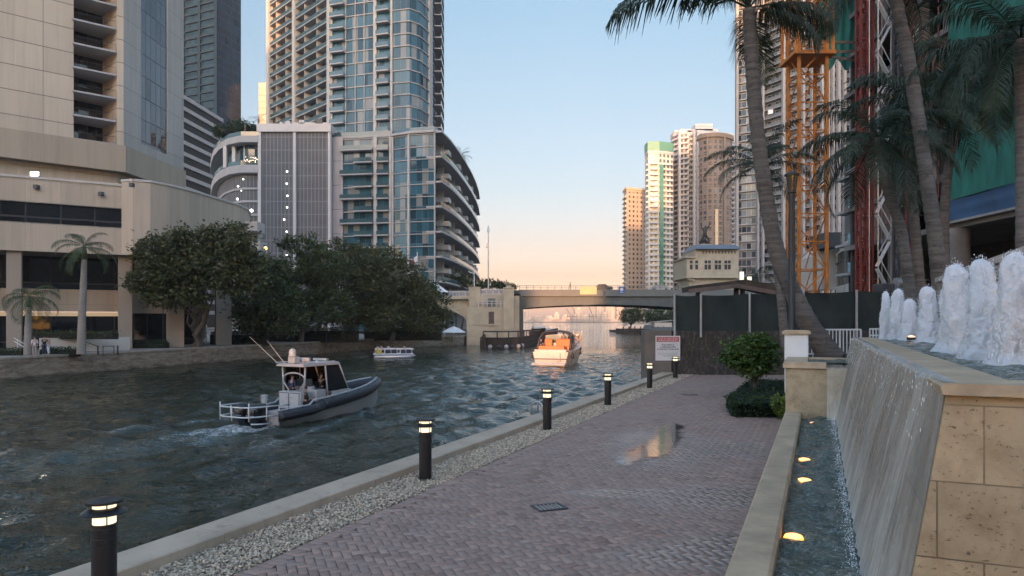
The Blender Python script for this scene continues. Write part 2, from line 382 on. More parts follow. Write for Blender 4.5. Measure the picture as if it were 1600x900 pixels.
# ---- water: one sheet to the horizon, waves modelled where they can be seen
rng = np.random.default_rng(5)
HB = Vector((0.456, 0.89)).normalized()             # heading of the patrol boat
RIB_S = Vector((-12.4, 34.6))
CR_H = Vector((0.27, 0.963)).normalized(); CR_S = Vector((4.25, 78.0))
def build_water():
    xs = np.concatenate([np.array([-6000, -2500, -1000, -400, -180, -100]), np.arange(-64, 24, 0.3), np.arange(24, 62, 1.0), np.array([70, 110, 200, 500, 1200, 3000, 7000])])
    ys = np.concatenate([np.array([-300, -60, -10]), np.arange(0, 112, 0.3), np.arange(112, 300, 1.0), np.array([330, 400, 550, 800, 1200, 2500, 5000, 9000, 15000])])
    X, Y = np.meshgrid(xs, ys); Z = np.zeros_like(X)
    fade = np.clip((130 - Y) / 60, 0, 1) * np.clip((64 - np.abs(X + 20)) / 25, 0, 1)
    for k in range(60):
        lam = 0.9 * (3.6 / 0.9) ** rng.random(); a = rng.normal(-1.1, 1.0); amp = 0.0062 * lam ** 0.8
        kx, ky = math.cos(a) * 2 * math.pi / lam, math.sin(a) * 2 * math.pi / lam
        ph = kx * X + ky * Y + rng.random() * 6.28 + 0.6 * np.sin(X * 0.13 + Y * 0.09 + k)
        Z += amp * (np.sin(ph) + 0.25 * np.sin(2 * ph + 1.3))
    Z *= fade
    chop = np.exp(-(((X - 0) / 12.0) ** 2 + ((Y - 52) / 30.0) ** 2)); Z *= 1 + 0.45 * chop
    # wakes: bow waves that fan out behind each boat, churned water in the middle
    foam = np.zeros_like(X)
    for S, Hd, amp, wid, L in ((RIB_S, HB, 0.085, 1.25, 42), (CR_S, CR_H, 0.11, 1.8, 60)):
        dx, dy = X - S.x, Y - S.y; u = -(dx * Hd.x + dy * Hd.y); v = dx * Hd.y - dy * Hd.x
        back = np.clip(u + 8, 0, None); on = (u > -8) & (u < L); arm = np.abs(np.abs(v) - (1.1 + 0.30 * back)); dec = np.exp(-np.clip(u + 4, 0, None) / 24)
        Z += np.where(on, amp * dec * np.exp(-(arm / 0.7) ** 2) * (0.7 + 0.5 * np.sin(u * 2.1 + v)), 0)
        Z += np.where((u > 0) & (u < L), 0.05 * np.exp(-u / 14) * np.exp(-(v / (wid + 0.05 * u)) ** 2) * np.sin(u * 3.0 + np.sin(v * 3) * 1.5), 0)
        m = np.where(u > 0, np.exp(-u / 9.0), 0) * np.exp(-(v / (wid * 0.9 + 0.10 * u)) ** 2) * 0.42
        m += np.where((u > 0) & (u < L + 20), 0.27, 0) * np.exp(-u / 32) * np.exp(-(v / (1.4 + 0.09 * u)) ** 2)
        m += np.where((u > 0) & (u < L), 0.27, 0) * np.exp(-((np.abs(v) - (0.9 + 0.11 * u)) / 0.4) ** 2) * np.exp(-u / 20)
        m += np.where((u > -8.5) & (u < 5), 0.48, 0) * np.exp(-(arm / 0.5) ** 2)
        foam = np.maximum(foam, m)
    foam = np.maximum(foam, 0.27 * chop * np.clip((Y - 25) / 15, 0, 1))  # chop zone: white crests, plus mid-river brightness put into the water colour
    Z += WATER
    ny, nx = X.shape; V = np.stack([X, Y, Z], -1).reshape(-1, 3); I = np.arange(nx * ny).reshape(ny, nx)
    Q = np.stack([I[:-1, :-1], I[:-1, 1:], I[1:, 1:], I[1:, :-1]], -1).reshape(-1, 4)
    t = NT('river_water'); oc = t.obj()
    at_ = t.n('ShaderNodeAttribute'); at_.attribute_name = 'foam'
    n1 = t.noise(t.mapping(oc, (1.0, 1.6, 1)), 2.5, 2, 0.5, 0.9); n2 = t.noise(t.mapping(oc, (1, 1.4, 1)), 7.0, 1.5, 0.5, 0.8); n3 = t.noise(oc, 0.12, 3)
    fn = t.noise(t.mapping(oc, (1, 1.5, 1)), 5.5, 6, 0.75, 1.0)
    fm = t.ramp(t.math('ADD', t.math('MULTIPLY', at_.outputs['Fac'], 0.62), t.math('MULTIPLY', fn, 0.75)), 0.66, 0.86)
    fm = t.math('MULTIPLY', fm, t.ramp(at_.outputs['Fac'], 0.03, 0.3))
    murk = t.mix(t.ramp(at_.outputs['Fac'], 0.0, 0.5, 0, 0.5), t.mix(t.ramp(n3, 0.35, 0.65), (0.014, 0.018, 0.010), (0.032, 0.035, 0.020)), (0.075, 0.115, 0.115))
    b1 = t.bump(n1, 0.9, 0.085); b2 = t.bump(n2, 0.8, 0.018, b1)
    t.setp(col=t.mix(fm, murk, (0.62, 0.66, 0.66)), rough=t.math('MULTIPLY_ADD', fm, 0.5, 0.025), norm=b2, spec=0.5, ior=1.333)
    o = np_mesh('water', V, Q, t.mat, smooth=True)
    a = o.data.attributes.new('foam', 'FLOAT', 'POINT'); a.data.foreach_set('value', foam.ravel().astype(np.float32))
    tag(o, 'choppy dark green river running under the bridge to the bay', 'river', kind='structure')
build_water()

# ---- land: right bank, far (left) bank, far shore across the bay
def land(name, pts, z0, z1, m, label, cat='ground'):
    o = MB().prism(pts, z0, z1).build(name, m); tag(o, label, cat, kind='structure'); return o
e0 = PT(-30, -6.7); e1 = PT(33.6, -6.7)
land('ground', [(e0.x, e0.y), (PT(-30, 60).x, PT(-30, 60).y), (300, -40), (900, 300), (900, 760), (180, 640), (90, 470), (56, 300), (40, 215), (37, 160), (36, 118), (30, 100), (12, 46), (e1.x, e1.y)],
     -4.0, -0.07, M['ground'], 'ground of the near bank running on behind the fence')
LB = [(-120, -45), (-62, 33), (-45, 62), (-35.5, 91), (-26, 119), (-17, 134), (-10.5, 146), (-7, 175), (-6, 235), (-22, 330), (-160, 520)]
land('promenade', LB + [(-900, 620), (-900, -60)], -4.0, FARZ - 0.01, M['pavedfar'], 'far bank promenade in front of the towers', 'promenade')
land('far_shore', [(-2500, 1500), (2500, 1450), (2600, 2600), (-2600, 2600)], -4, -1.2, mat('shore_land', (0.09, 0.09, 0.07), 0.9), 'low far shore across the bay', 'shore')
# far seawall, mottled concrete with a pale cap
t = NT('stained_seawall'); oc = t.obj(); sx = t.n('ShaderNodeSeparateXYZ'); t.l(oc, sx.inputs[0])
nz = t.noise(t.mapping(oc, (0.5, 0.5, 1.6)), 1.6, 6, 0.7); tide = t.ramp(t.math('ADD', sx.outputs[2], t.math('MULTIPLY', nz, 0.7)), -2.0, -1.25)
wallc = t.mix(t.ramp(nz, 0.35, 0.62), (0.14, 0.10, 0.07), (0.33, 0.265, 0.195)); rust = t.ramp(t.noise(oc, 0.7, 5, 0.75), 0.58, 0.68)
wallc = t.mix(t.math('MULTIPLY', rust, 0.7), wallc, (0.10, 0.045, 0.028))
M['seawall'] = t.setp(col=t.mix(tide, (0.018, 0.02, 0.016), wallc), rough=0.85, norm=t.bump(nz, 0.6, 0.08))
sw = thing('seawall', 'long stained concrete seawall along the far bank under the trees', 'seawall', (-35, 91, FARZ))
b = MB(); b.ribbon(LB[:8], 0.0, 0.5, -4.0, FARZ - 0.16); b.build('wall_face', M['seawall'], sw)
b = MB(); b.ribbon(LB[:8], -0.5, 0.58, FARZ - 0.16, FARZ + 0.03); b.build('cap', M['kerb'], sw)

# ---- the near promenade: herringbone bricks, border course, pebble strip, kerb
def build_bricks():
    w, l, g, hgt = 0.1, 0.2, 0.0075, 0.06
    ca, sa = math.cos(R(45)), math.sin(R(45)); V = []; Fq = []; rnd = random.Random(3)
    def brick(cx, cy, hx, hy, ang):                 # centre in (t,s)
        p = PT(cx, cy); z = 0.004 * math.sin(cx * 2.1 + cy * 1.3) + 0.004 * math.sin(cx * 0.9 - cy * 2.2) + rnd.gauss(0, 0.0012)
        b = len(V); tx, ty = rnd.gauss(0, 0.005), rnd.gauss(0, 0.005); bev = 0.005
        for (k, zz) in ((0, -hgt), (0, -bev), (bev, 0)):
            for sx_, sy_ in ((-1, -1), (1, -1), (1, 1), (-1, 1)):
                lx, ly = sx_ * (hx - g / 2 - k), sy_ * (hy - g / 2 - k)
                tt = cx + lx * math.cos(ang) - ly * math.sin(ang); ss = cy + lx * math.sin(ang) + ly * math.cos(ang)
                q = PT(tt, ss); V.append((q.x, q.y, z + zz + lx * tx + ly * ty))
        for lay in (0, 4):
            for k in range(4):
                k2 = (k + 1) % 4; Fq.append((b + lay + k, b + lay + k2, b + lay + 4 + k2, b + lay + 4 + k))
        Fq.append((b + 8, b + 9, b + 10, b + 11))
    for i in range(-60, 460):
        for j in range(-460, 260):
            r = (i - j) % 4
            if r == 0: cx, cy, hx, hy = (i + 1) * w, (j + .5) * w, w, w / 2
            elif r == 3: cx, cy, hx, hy = (i + .5) * w, (j + 1) * w, w / 2, w
            else: continue
            t_, s_ = cx * ca - cy * sa, cx * sa + cy * ca
            if not (1.0 < t_ < 38 and -5.29 < s_ < 0.3): continue
            if s_ > -0.55 and t_ < 17: continue
            y = 0.9166 * t_ - 0.3997 * s_
            if y > 33.45: continue
            brick(t_, s_, hx, hy, R(45))
    for k in range(10, 380):
        brick(k * 0.102, -5.385, 0.05, 0.095, 0)
    t = NT('brick_paver'); oc = t.obj(); g_ = t.n('ShaderNodeNewGeometry').outputs['Random Per Island']
    cr = t.n('ShaderNodeValToRGB'); t.l(g_, cr.inputs[0]); e = cr.color_ramp.elements
    e[0].color = (0.24, 0.155, 0.118, 1); e[1].color = (0.42, 0.30, 0.235, 1); e[1].position = 1.0
    for pos, c in ((0.25, (0.34, 0.225, 0.175, 1)), (0.5, (0.315, 0.225, 0.18, 1)), (0.8, (0.385, 0.25, 0.19, 1))):
        q = cr.color_ramp.elements.new(pos); q.color = c
    big = t.noise(oc, 0.45, 4, 0.6); fine = t.noise(oc, 60, 3)
    c = t.mix(t.ramp(big, 0.35, 0.7, 0, 0.5), cr.outputs[0], (0.32, 0.24, 0.195))
    c = t.mix(t.ramp(fine, 0.4, 0.75, 0, 0.35), c, (0.11, 0.08, 0.07))
    # damp patches: round the puddle and in a broad band by the fountain
    def spot(x, y, rx, ry, yaw):
        m = t.n('ShaderNodeMapping'); m.vector_type = 'TEXTURE'; t.l(oc, m.inputs[0]); m.inputs[1].default_value = (x, y, 0); m.inputs[2].default_value = (0, 0, yaw); m.inputs[3].default_value = (rx, ry, 1)
        ln = t.n('ShaderNodeVectorMath', operation='LENGTH'); t.l(m.outputs[0], ln.inputs[0]); return t.ramp(ln.outputs['Value'], 1.0, 0.35)
    wn_ = t.noise(oc, 0.9, 5, 0.65, 0.6)
    wet = spot(3.2, 14.6, 1.6, 3.4, -0.15)
    for a in ((3.6, 10.4, 2.6, 1.1, 0.1), (2.2, 7.9, 1.7, 0.9, 0.25), (4.6, 14.2, 1.5, 1.6, 0.2), (1.8, 10.6, 1.5, 0.5, 0.0)): wet = t.math('MAXIMUM', wet, spot(*a))
    wet = t.ramp(t.math('ADD', t.math('MULTIPLY', wet, 0.56), t.math('MULTIPLY', wn_, 0.85)), 0.56, 0.92)
    c = t.mix(t.math('MULTIPLY', wet, 0.3), c, (0.12, 0.09, 0.08))
    t.setp(col=c, rough=t.math('MULTIPLY_ADD', wet, -0.5, 0.78), norm=t.bump(fine, 0.25, 0.004), spec=t.math('MULTIPLY_ADD', wet, 0.6, 0.4))
    o = np_mesh('brick_paving', V, Fq, t.mat); tag(o, 'worn dusky red brick paving laid in herringbone along the river', 'paving', kind='structure')
build_bricks()
o = extr(MB(), [(-5.49, -0.069), (-5.49, -0.035), (1.5, -0.035), (1.5, -0.069)], -4, 36.3).build('sand_bed', M['soil']); tag(o, 'dark sand bed under the bricks', 'ground', kind='structure')
o = extr(MB(), [(-6.4, -0.069), (-6.4, -0.022), (-5.492, -0.022), (-5.492, -0.069)], -4, 36.3).build('mortar_bed', mat('pale_mortar', (0.25, 0.205, 0.155), 0.95, var=0.4, scale=20, bump=0.6)); tag(o, 'pale mortar bed under the pebbles', 'ground', kind='structure')

def build_pebbles():
    bm = bmesh.new(); bmesh.ops.create_icosphere(bm, subdivisions=1, radius=1)
    base = np.array([v.co[:] for v in bm.verts]); fc = np.array([[v.index for v in f.verts] for f in bm.faces]); bm.free()
    V = []; Fq = []; r = np.random.default_rng(8); n = 0
    nb = len(base)
    for (t0, t1, cnt, rad) in ((3, 12, 14000, 0.022), (12, 22, 10000, 0.026), (22, 35.5, 6000, 0.033)):
        for k in range(cnt):
            tt = r.uniform(t0, t1); ss = r.uniform(-6.35, -5.50); p = PT(tt, ss); a = rad * r.uniform(0.55, 1.25); q = base * np.array([a, a * r.uniform(0.6, 0.95), a * r.uniform(0.4, 0.65)])
            q = q * (1 + r.normal(0, 0.05, (nb, 1))); y = r.uniform(0, 6.28); cs, sn = math.cos(y), math.sin(y)
            q = np.stack([q[:, 0] * cs - q[:, 1] * sn, q[:, 0] * sn + q[:, 1] * cs, q[:, 2] + q[:, 0] * r.normal(0, 0.2)], -1)
            V.append(q + np.array([p.x, p.y, -0.012 + r.uniform(-0.006, 0.022)])); Fq.append(fc + n); n += nb
    m = mat('pebble', (0.42, 0.345, 0.25), 0.7, var=0.1, scale=30, island=0.55)
    o = np_mesh('pebbles', np.concatenate(V), np.concatenate(Fq), m, smooth=True); tag(o, 'strip of pale river pebbles between the kerb and the bricks', 'pebbles', kind='stuff')
build_pebbles()
kb = MB(); tk = -6.0; rnd = random.Random(4)
while tk < 34.5:
    L = 3.05; extr(kb, [(-6.86, -0.35), (-6.86, 0.105), (-6.845, 0.12), (-6.375, 0.115), (-6.36, 0.10), (-6.36, -0.35)], tk, min(tk + L - 0.008, 34.6)); tk += L
t = NT('weathered_kerb'); oc = t.obj(); a_ = t.noise(oc, 1.1, 6, 0.7); f_ = t.noise(oc, 45, 3); st = t.noise(t.mapping(oc, (1, 1, 0.2)), 5, 4, 0.7)
c = t.mix(t.ramp(a_, 0.3, 0.7), (0.37, 0.285, 0.20), (0.54, 0.43, 0.315)); c = t.mix(t.ramp(st, 0.55, 0.75, 0, 0.4), c, (0.11, 0.095, 0.08))
t.setp(col=c, rough=0.8, norm=t.bump(f_, 0.35, 0.008))
o = kb.build('kerb', t.mat); tag(o, 'low concrete kerb along the edge of the promenade', 'kerb', kind='structure')
o = extr(MB(), [(-6.80, -4.0), (-6.80, -0.352), (-6.3, -0.352), (-6.3, -4.0)], -6, 34.6).build('near_seawall', M['seawall'])
o.name = 'river_wall'; tag(o, 'concrete river wall below the kerb of the brick promenade', 'seawall')

# ---- puddle
def build_puddle():
    pts = [(962, 726), (976, 727), (1000, 719), (1026, 714), (1052, 709), (1056, 694), (1064, 680), (1066, 666), (1050, 661), (1034, 665), (1024, 677), (1012, 690), (996, 700), (978, 709)]
    P = []
    for px, py in pts:
        Y = HC * F / (py - 500); P.append((PX(px, Y), Y))
    rnd = random.Random(2); poly = []
    for k in range(len(P)):
        a, b_ = Vector(P[k]), Vector(P[(k + 1) % len(P)])
        for j in range(6):
            q = a.lerp(b_, j / 6); poly.append((q.x + rnd.gauss(0, 0.035), q.y + rnd.gauss(0, 0.05)))
    A = np.array(poly); B = np.roll(A, -1, 0); st_ = 0.07; gx = np.arange(A[:, 0].min() - .5, A[:, 0].max() + .5, st_); gy = np.arange(A[:, 1].min() - .8, A[:, 1].max() + .8, st_); GX, GY = np.meshgrid(gx, gy); P_ = np.stack([GX.ravel(), GY.ravel()], -1)
    ab = B - A; tt = np.clip(((P_[:, None] - A[None]) * ab[None]).sum(-1) / ((ab ** 2).sum(-1) + 1e-9), 0, 1); d = np.linalg.norm(P_[:, None] - (A[None] + ab[None] * tt[..., None]), axis=-1).min(1)
    ins = np.zeros(len(P_), bool)
    for (x1, y1), (x2, y2) in zip(A, B): cr = ((y1 > P_[:, 1]) != (y2 > P_[:, 1])); ins ^= cr & (P_[:, 0] < (x2 - x1) * (P_[:, 1] - y1) / (y2 - y1 + 1e-12) + x1)
    Dp = np.clip(0.5 + np.where(ins, d, -d) / 0.7, 0, 1); V = np.concatenate([P_, np.full((len(P_), 1), 0.0125)], 1); I = np.arange(len(P_)).reshape(GX.shape); Q = np.stack([I[:-1, :-1], I[:-1, 1:], I[1:, 1:], I[1:, :-1]], -1).reshape(-1, 4); Q = Q[(Dp[Q] > 0.02).any(1)]
    t = NT('puddle_water'); oc = t.obj(); at_ = t.n('ShaderNodeAttribute'); at_.attribute_name = 'depth'; nz = t.noise(oc, 5.0, 5, 0.7)
    cov = t.ramp(t.math('ADD', at_.outputs['Fac'], t.math('MULTIPLY_ADD', nz, 0.9, -0.45)), 0.38, 0.62)
    tr = t.n('ShaderNodeBsdfTransparent'); tr.inputs[0].default_value = (0.93, 0.92, 0.9, 1); gl = t.n('ShaderNodeBsdfGlossy'); gl.inputs[0].default_value = (0.78, 0.86, 0.95, 1); gl.inputs['Roughness'].default_value = 0.07; t.l(t.bump(t.noise(oc, 9, 3), 0.12, 0.01), gl.inputs['Normal'])
    fr = t.n('ShaderNodeFresnel'); fr.inputs[0].default_value = 1.5; mx = t.n('ShaderNodeMixShader'); t.l(fr.outputs[0], mx.inputs[0]); t.l(tr.outputs[0], mx.inputs[1]); t.l(gl.outputs[0], mx.inputs[2])
    tp = t.n('ShaderNodeBsdfTransparent'); m2 = t.n('ShaderNodeMixShader'); t.l(cov, m2.inputs[0]); t.l(tp.outputs[0], m2.inputs[1]); t.l(mx.outputs[0], m2.inputs[2]); t.l(m2.outputs[0], t.out.inputs[0])
    o = np_mesh('puddle', V, Q, t.mat, smooth=True); a = o.data.attributes.new('depth', 'FLOAT', 'POINT'); a.data.foreach_set('value', np.array(Dp, dtype=np.float32)); tag(o, 'shallow puddle lying on the brick paving', 'puddle')
build_puddle()

# ================================================================== FOUNTAIN
def travertine(name, col, dark, wet=0.0, bw=0.72, bh=0.53):
    t = NT(name); uv = t.uvc(); oc = t.obj(); br = t.n('ShaderNodeTexBrick'); t.l(t.mapping(uv, loc=(0.42, 0.10, 0)), br.inputs['Vector'])
    br.inputs['Scale'].default_value = 1.0; br.inputs['Brick Width'].default_value = bw; br.inputs['Row Height'].default_value = bh; br.inputs['Mortar Size'].default_value = 0.006; br.inputs['Mortar Smooth'].default_value = 0.3
    br.offset = 0.38; br.inputs['Color1'].default_value = (*col, 1); br.inputs['Color2'].default_value = (*sc(col, 0.78), 1); br.inputs['Mortar'].default_value = (0.13, 0.10, 0.065, 1)
    a = t.noise(oc, 3.2, 6, 0.68, 0.5); pit = t.noise(t.mapping(oc, (1, 1, 1.6)), 26, 4, 0.7); b_ = t.noise(oc, 1.2, 4, 0.6)
    c = t.mix(t.ramp(a, 0.42, 0.72, 0, 0.75), br.outputs['Color'], dark)
    c = t.mix(t.ramp(b_, 0.4, 0.7, 0, 0.4), c, sc(col, 1.15)); pm = t.math('MULTIPLY', t.ramp(pit, 0.60, 0.66), t.ramp(a, 0.38, 0.55))
    c = t.mix(t.math('MULTIPLY', pm, 0.8), c, (0.04, 0.032, 0.022))
    h = t.math('SUBTRACT', t.math('SUBTRACT', 1.0, t.math('MULTIPLY', pm, 0.6)), br.outputs['Fac'])
    t.setp(col=c, rough=0.62 - 0.35 * wet, norm=t.bump(h, 0.6, 0.012)); return t.mat
M['trav'] = travertine('travertine', (0.47, 0.365, 0.225), (0.20, 0.13, 0.062))
M['trav_wet'] = travertine('wet_travertine', (0.46, 0.385, 0.28), (0.22, 0.17, 0.11), 0.6, 0.9, 0.6)
M['coping'] = mat('stone_coping', (0.46, 0.345, 0.22), 0.6, var=0.28, scale=2.4, bump=0.3, bscale=45)
ZL = 2.17; T0, T1 = 5.62, 19.4; ZP = 0.37
ft = thing('fountain', 'tiered travertine fountain with a sheet of water running down its slanted wall', 'fountain', PT(11, 1.2))
b = MB(); extr(b, [(0.80, ZL - 0.08), (0.47, 0.05), (3.2, 0.05), (3.2, ZL - 0.4), (1.22, ZL - 0.4), (1.22, ZL - 0.08)], T0 + 0.02, T1, uv=True); b.build('waterfall_wall', M['trav_wet'], ft)
b = MB(); u0 = PT(T0, 0.47, 0.0); vs = [PT(T0, 0.47, 0.0), PT(T0, 6.0, 0.0), PT(T0, 6.0, ZL - 0.08), PT(T0, 0.80, ZL - 0.08)]
vb = [p + U * 0.018 for p in vs]
b.add(vs, [(0, 1, 2, 3)], [[(0.47, 0), (6, 0), (6, ZL - 0.08), (0.80, ZL - 0.08)]]); b.add(vs + vb, [(0, 3, 7, 4), (3, 2, 6, 7)]); b.build('end_wall', M['trav'], ft)
b = MB(); extr(b, [(0.77, ZL - 0.08), (0.76, ZL - 0.02), (0.79, ZL), (1.24, ZL), (1.24, ZL - 0.08)], T0 - 0.06, T1); extr(b, [(1.245, ZL - 0.08), (1.245, ZL), (6.0, ZL), (6.0, ZL - 0.08)], T0 - 0.06, T0 + 0.42)
b.build('coping', M['coping'], ft, bevel=0.01)
b = MB(); extr(b, [(-0.72, -0.06), (-0.72, 0.47), (-0.69, 0.5), (-0.39, 0.5), (-0.36, 0.47), (-0.36, -0.06)], 2.0, 17.4, uv=True); b.build('pool_kerb', M['coping'], ft, bevel=0.01)
b = MB(); extr(b, [(-0.36, -0.06), (-0.36, 0.0), (0.6, 0.0), (0.6, -0.06)], 2.0, 17.4); b.build('pool_floor', mat('pool_floor', (0.05, 0.055, 0.045), 0.6, var=0.4, scale=6), ft)
b = MB(); extr(b, [(-0.71, -0.06), (-0.71, 1.50), (1.3, 1.50), (1.3, -0.06)], 17.4, 20.0, uv=True); b.build('lower_tier', M['trav'], ft)
b = MB(); extr(b, [(-0.76, 1.5), (-0.76, 1.6), (-0.73, 1.63), (0.15, 1.63), (0.15, 1.5)], 17.34, 17.75); extr(b, [(-0.76, 1.5), (-0.76, 1.63), (-0.25, 1.63), (-0.25, 1.5)], 17.755, 20.0); extr(b, [(-0.24, 1.5), (-0.24, 1.63), (1.3, 1.63), (1.3, 1.5)], 19.55, 20.0)
b.build('lower_coping', M['coping'], ft, bevel=0.01)
# pool and basin water
def pool_mat(name, deep, scale):
    t = NT(name); oc = t.obj(); n1 = t.noise(oc, scale, 5, 0.65, 1.0); n2 = t.noise(oc, scale * 3.3, 4, 0.65, 0.5)
    sp = t.n('ShaderNodeSeparateXYZ'); t.l(oc, sp.inputs[0])
    fo = t.ramp(t.noise(oc, scale * 1.7, 6, 0.75, 1.5), 0.50, 0.66, 0, 0.65)
    c = t.mix(t.ramp(n1, 0.35, 0.65), deep, sc(deep, 2.6)); c = t.mix(fo, c, (0.42, 0.5, 0.5))
    t.setp(col=c, rough=0.06, norm=t.bump(n2, 0.8, 0.03, t.bump(n1, 0.9, 0.09)), ior=1.333); return t.mat
M['pool'] = pool_mat('churned_pool_water', (0.050, 0.066, 0.052), 7)
def wavy(name, s0, s1, t0, t1, z, amp, step, m, par):
    ts = np.arange(t0, t1 + 1e-6, step); ss = np.linspace(s0, s1, max(3, int((s1 - s0) / step))); T_, S_ = np.meshgrid(ts, ss, indexing='ij'); r = np.random.default_rng(int(t0 * 7)); Z = np.zeros_like(T_)
    for k in range(24):
        a = r.uniform(0, 6.28); lam = r.uniform(0.12, 0.6); Z += amp * lam * np.sin(2 * math.pi / lam * (math.cos(a) * T_ + math.sin(a) * S_) + r.uniform(0, 6.28))
    P = np.stack([U.x * T_ + N.x * S_, U.y * T_ + N.y * S_, z + Z], -1).reshape(-1, 3) - np.array(par.location); a, b_ = T_.shape; I = np.arange(a * b_).reshape(a, b_)
    Q = np.stack([I[:-1, :-1], I[1:, :-1], I[1:, 1:], I[:-1, 1:]], -1).reshape(-1, 4); return np_mesh(name, P, Q, m, par, True)
wavy('pool_water', -0.36, 0.38, 2.0, 17.4, ZP, 0.016, 0.035, M['pool'], ft)
wavy('basin_water', 1.24, 3.2, T0 + 0.42, T1, ZL - 0.045, 0.010, 0.06, M['pool'], ft)
wavy('tier_water', -0.24, 1.3, 17.76, 19.55, 1.60, 0.006, 0.06, M['pool'], ft)
def fallmat():
    t = NT('falling_water'); uv = t.uvc()
    st = t.noise(t.mapping(uv, (11, 0.55, 1)), 1.0, 5, 0.7, 0.3); dr = t.noise(t.mapping(uv, (26, 5.0, 1)), 1.0, 4, 0.7, 0.6); big = t.noise(t.mapping(uv, (1.3, 0.25, 1)), 1.0, 3)
    s = t.n('ShaderNodeSeparateXYZ'); t.l(uv, s.inputs[0]); low = t.ramp(s.outputs[1], 0.75, 0.0)       # whiter where it breaks up near the pool
    a = t.math('ADD', t.math('MULTIPLY_ADD', t.ramp(st, 0.35, 0.8), 0.55, 0.15), t.math('MULTIPLY', t.ramp(dr, 0.56, 0.76), 0.34))
    a = t.math('ADD', t.math('MULTIPLY', a, t.ramp(big, 0.3, 0.7, 0.45, 1.2)), t.math('MULTIPLY', low, 0.35), clamp=True)
    t.setp(col=(0.88, 0.84, 0.75), rough=0.4, norm=t.bump(st, 0.5, 0.03))
    tr = t.n('ShaderNodeBsdfTransparent'); gl = t.n('ShaderNodeBsdfGlossy'); gl.inputs['Roughness'].default_value = 0.12; t.l(t.bump(dr, 0.6, 0.03), gl.inputs['Normal'])
    m1 = t.n('ShaderNodeMixShader'); fr = t.n('ShaderNodeFresnel'); fr.inputs[0].default_value = 1.33; t.l(fr.outputs[0], m1.inputs[0]); t.l(tr.outputs[0], m1.inputs[1]); t.l(gl.outputs[0], m1.inputs[2])
    m2 = t.n('ShaderNodeMixShader'); t.l(t.math('MULTIPLY', a, 0.85), m2.inputs[0]); t.l(m1.outputs[0], m2.inputs[1]); t.l(t.p.outputs[0], m2.inputs[2]); t.l(m2.outputs[0], t.out.inputs[0]); return t.mat
M['fall'] = fallmat()
def waterfall(name, prof, t0, t1, par, seed):
    r = random.Random(seed); b = MB(); nt = int((t1 - t0) / 0.06); rows = len(prof)
    vs = []; 
    for i in range(nt + 1):
        tt = t0 + (t1 - t0) * i / nt; w = 0
        for k, (s, z) in enumerate(prof):
            w = min(1.0, (tt - t0) / 0.9); w = w * w * (3 - 2 * w); sw_ = 0.80 - 0.33 * max(0, (ZL - 0.08 - z)) / (ZL - 0.13) - 0.006; vs.append(PT(tt, (sw_ if z < ZL - 0.02 else s) * (1 - w) + w * (s - (0.012 * math.sin(tt * 23 + k) + 0.01 * math.sin(tt * 9.1 - k * 0.7)) * (k > 0)), z))
    for i in range(nt):
        for k in range(rows - 1):
            ta, tb = t0 + (t1 - t0) * i / nt, t0 + (t1 - t0) * (i + 1) / nt
            b.add([vs[i * rows + k], vs[(i + 1) * rows + k], vs[(i + 1) * rows + k + 1], vs[i * rows + k + 1]], [(0, 1, 2, 3)], [[(ta, prof[k][1] - ZP), (tb, prof[k][1] - ZP), (tb, prof[k + 1][1] - ZP), (ta, prof[k + 1][1] - ZP)]])
    return b.build(name, M['fall'], par, smooth=True)
waterfall('falling_water', [(0.86, ZL + 0.006), (0.78, ZL + 0.008), (0.745, ZL - 0.03), (0.70, 1.95), (0.61, 1.6), (0.51, 1.15), (0.42, 0.75), (0.34, 0.38)], T0 + 0.01, T1, ft, 1)
b = MB()
for k in range(22):
    s0 = 0.16 + k * 0.03; tj = 17.33 - 0.01 * math.sin(k * 2.3)
    b.add([PT(tj, s0, 1.6), PT(tj, s0 + 0.03, 1.6), PT(tj - 0.16, s0 + 0.03, 0.37), PT(tj - 0.16, s0, 0.37)], [(0, 1, 2, 3)], [[(s0, 1.2), (s0 + 0.03, 1.2), (s0 + 0.03, 0), (s0, 0)]])
b.build('tier_fall', M['fall'], ft, smooth=True)
# drops leaping off the lip and the churn along the foot of the fall
M['foam'] = (lambda t: (t.setp(col=(0.93, 0.94, 0.95), rough=0.5, spec=0.25), t.mat)[1])(NT('white_foam'))
rnd = random.Random(9); b = MB()
for k in range(200):
    tt = T0 + 0.1 + (T1 - T0 - 0.3) * rnd.random() ** 1.3; q = rnd.random(); s = 0.72 - 0.06 * q + rnd.gauss(0, 0.012); z = ZL - 0.42 * q * q - 0.02
    r_ = rnd.uniform(0.0012, 0.003); b.ico(PT(tt, s - 0.03 * q, z), r_, 1, 0.2, rnd, (1, 1, rnd.uniform(2, 9)))
for k in range(2200):
    tt = rnd.uniform(T0 + 0.1, 17.3); s = 0.32 - abs(rnd.gauss(0, 0.05)); b.ico(PT(tt, s, ZP + abs(rnd.gauss(0, 0.03))), rnd.uniform(0.0015, 0.006), 1, 0.3, rnd)
tag(b.build('spray', M['foam'], ft, smooth=True), kind='stuff')
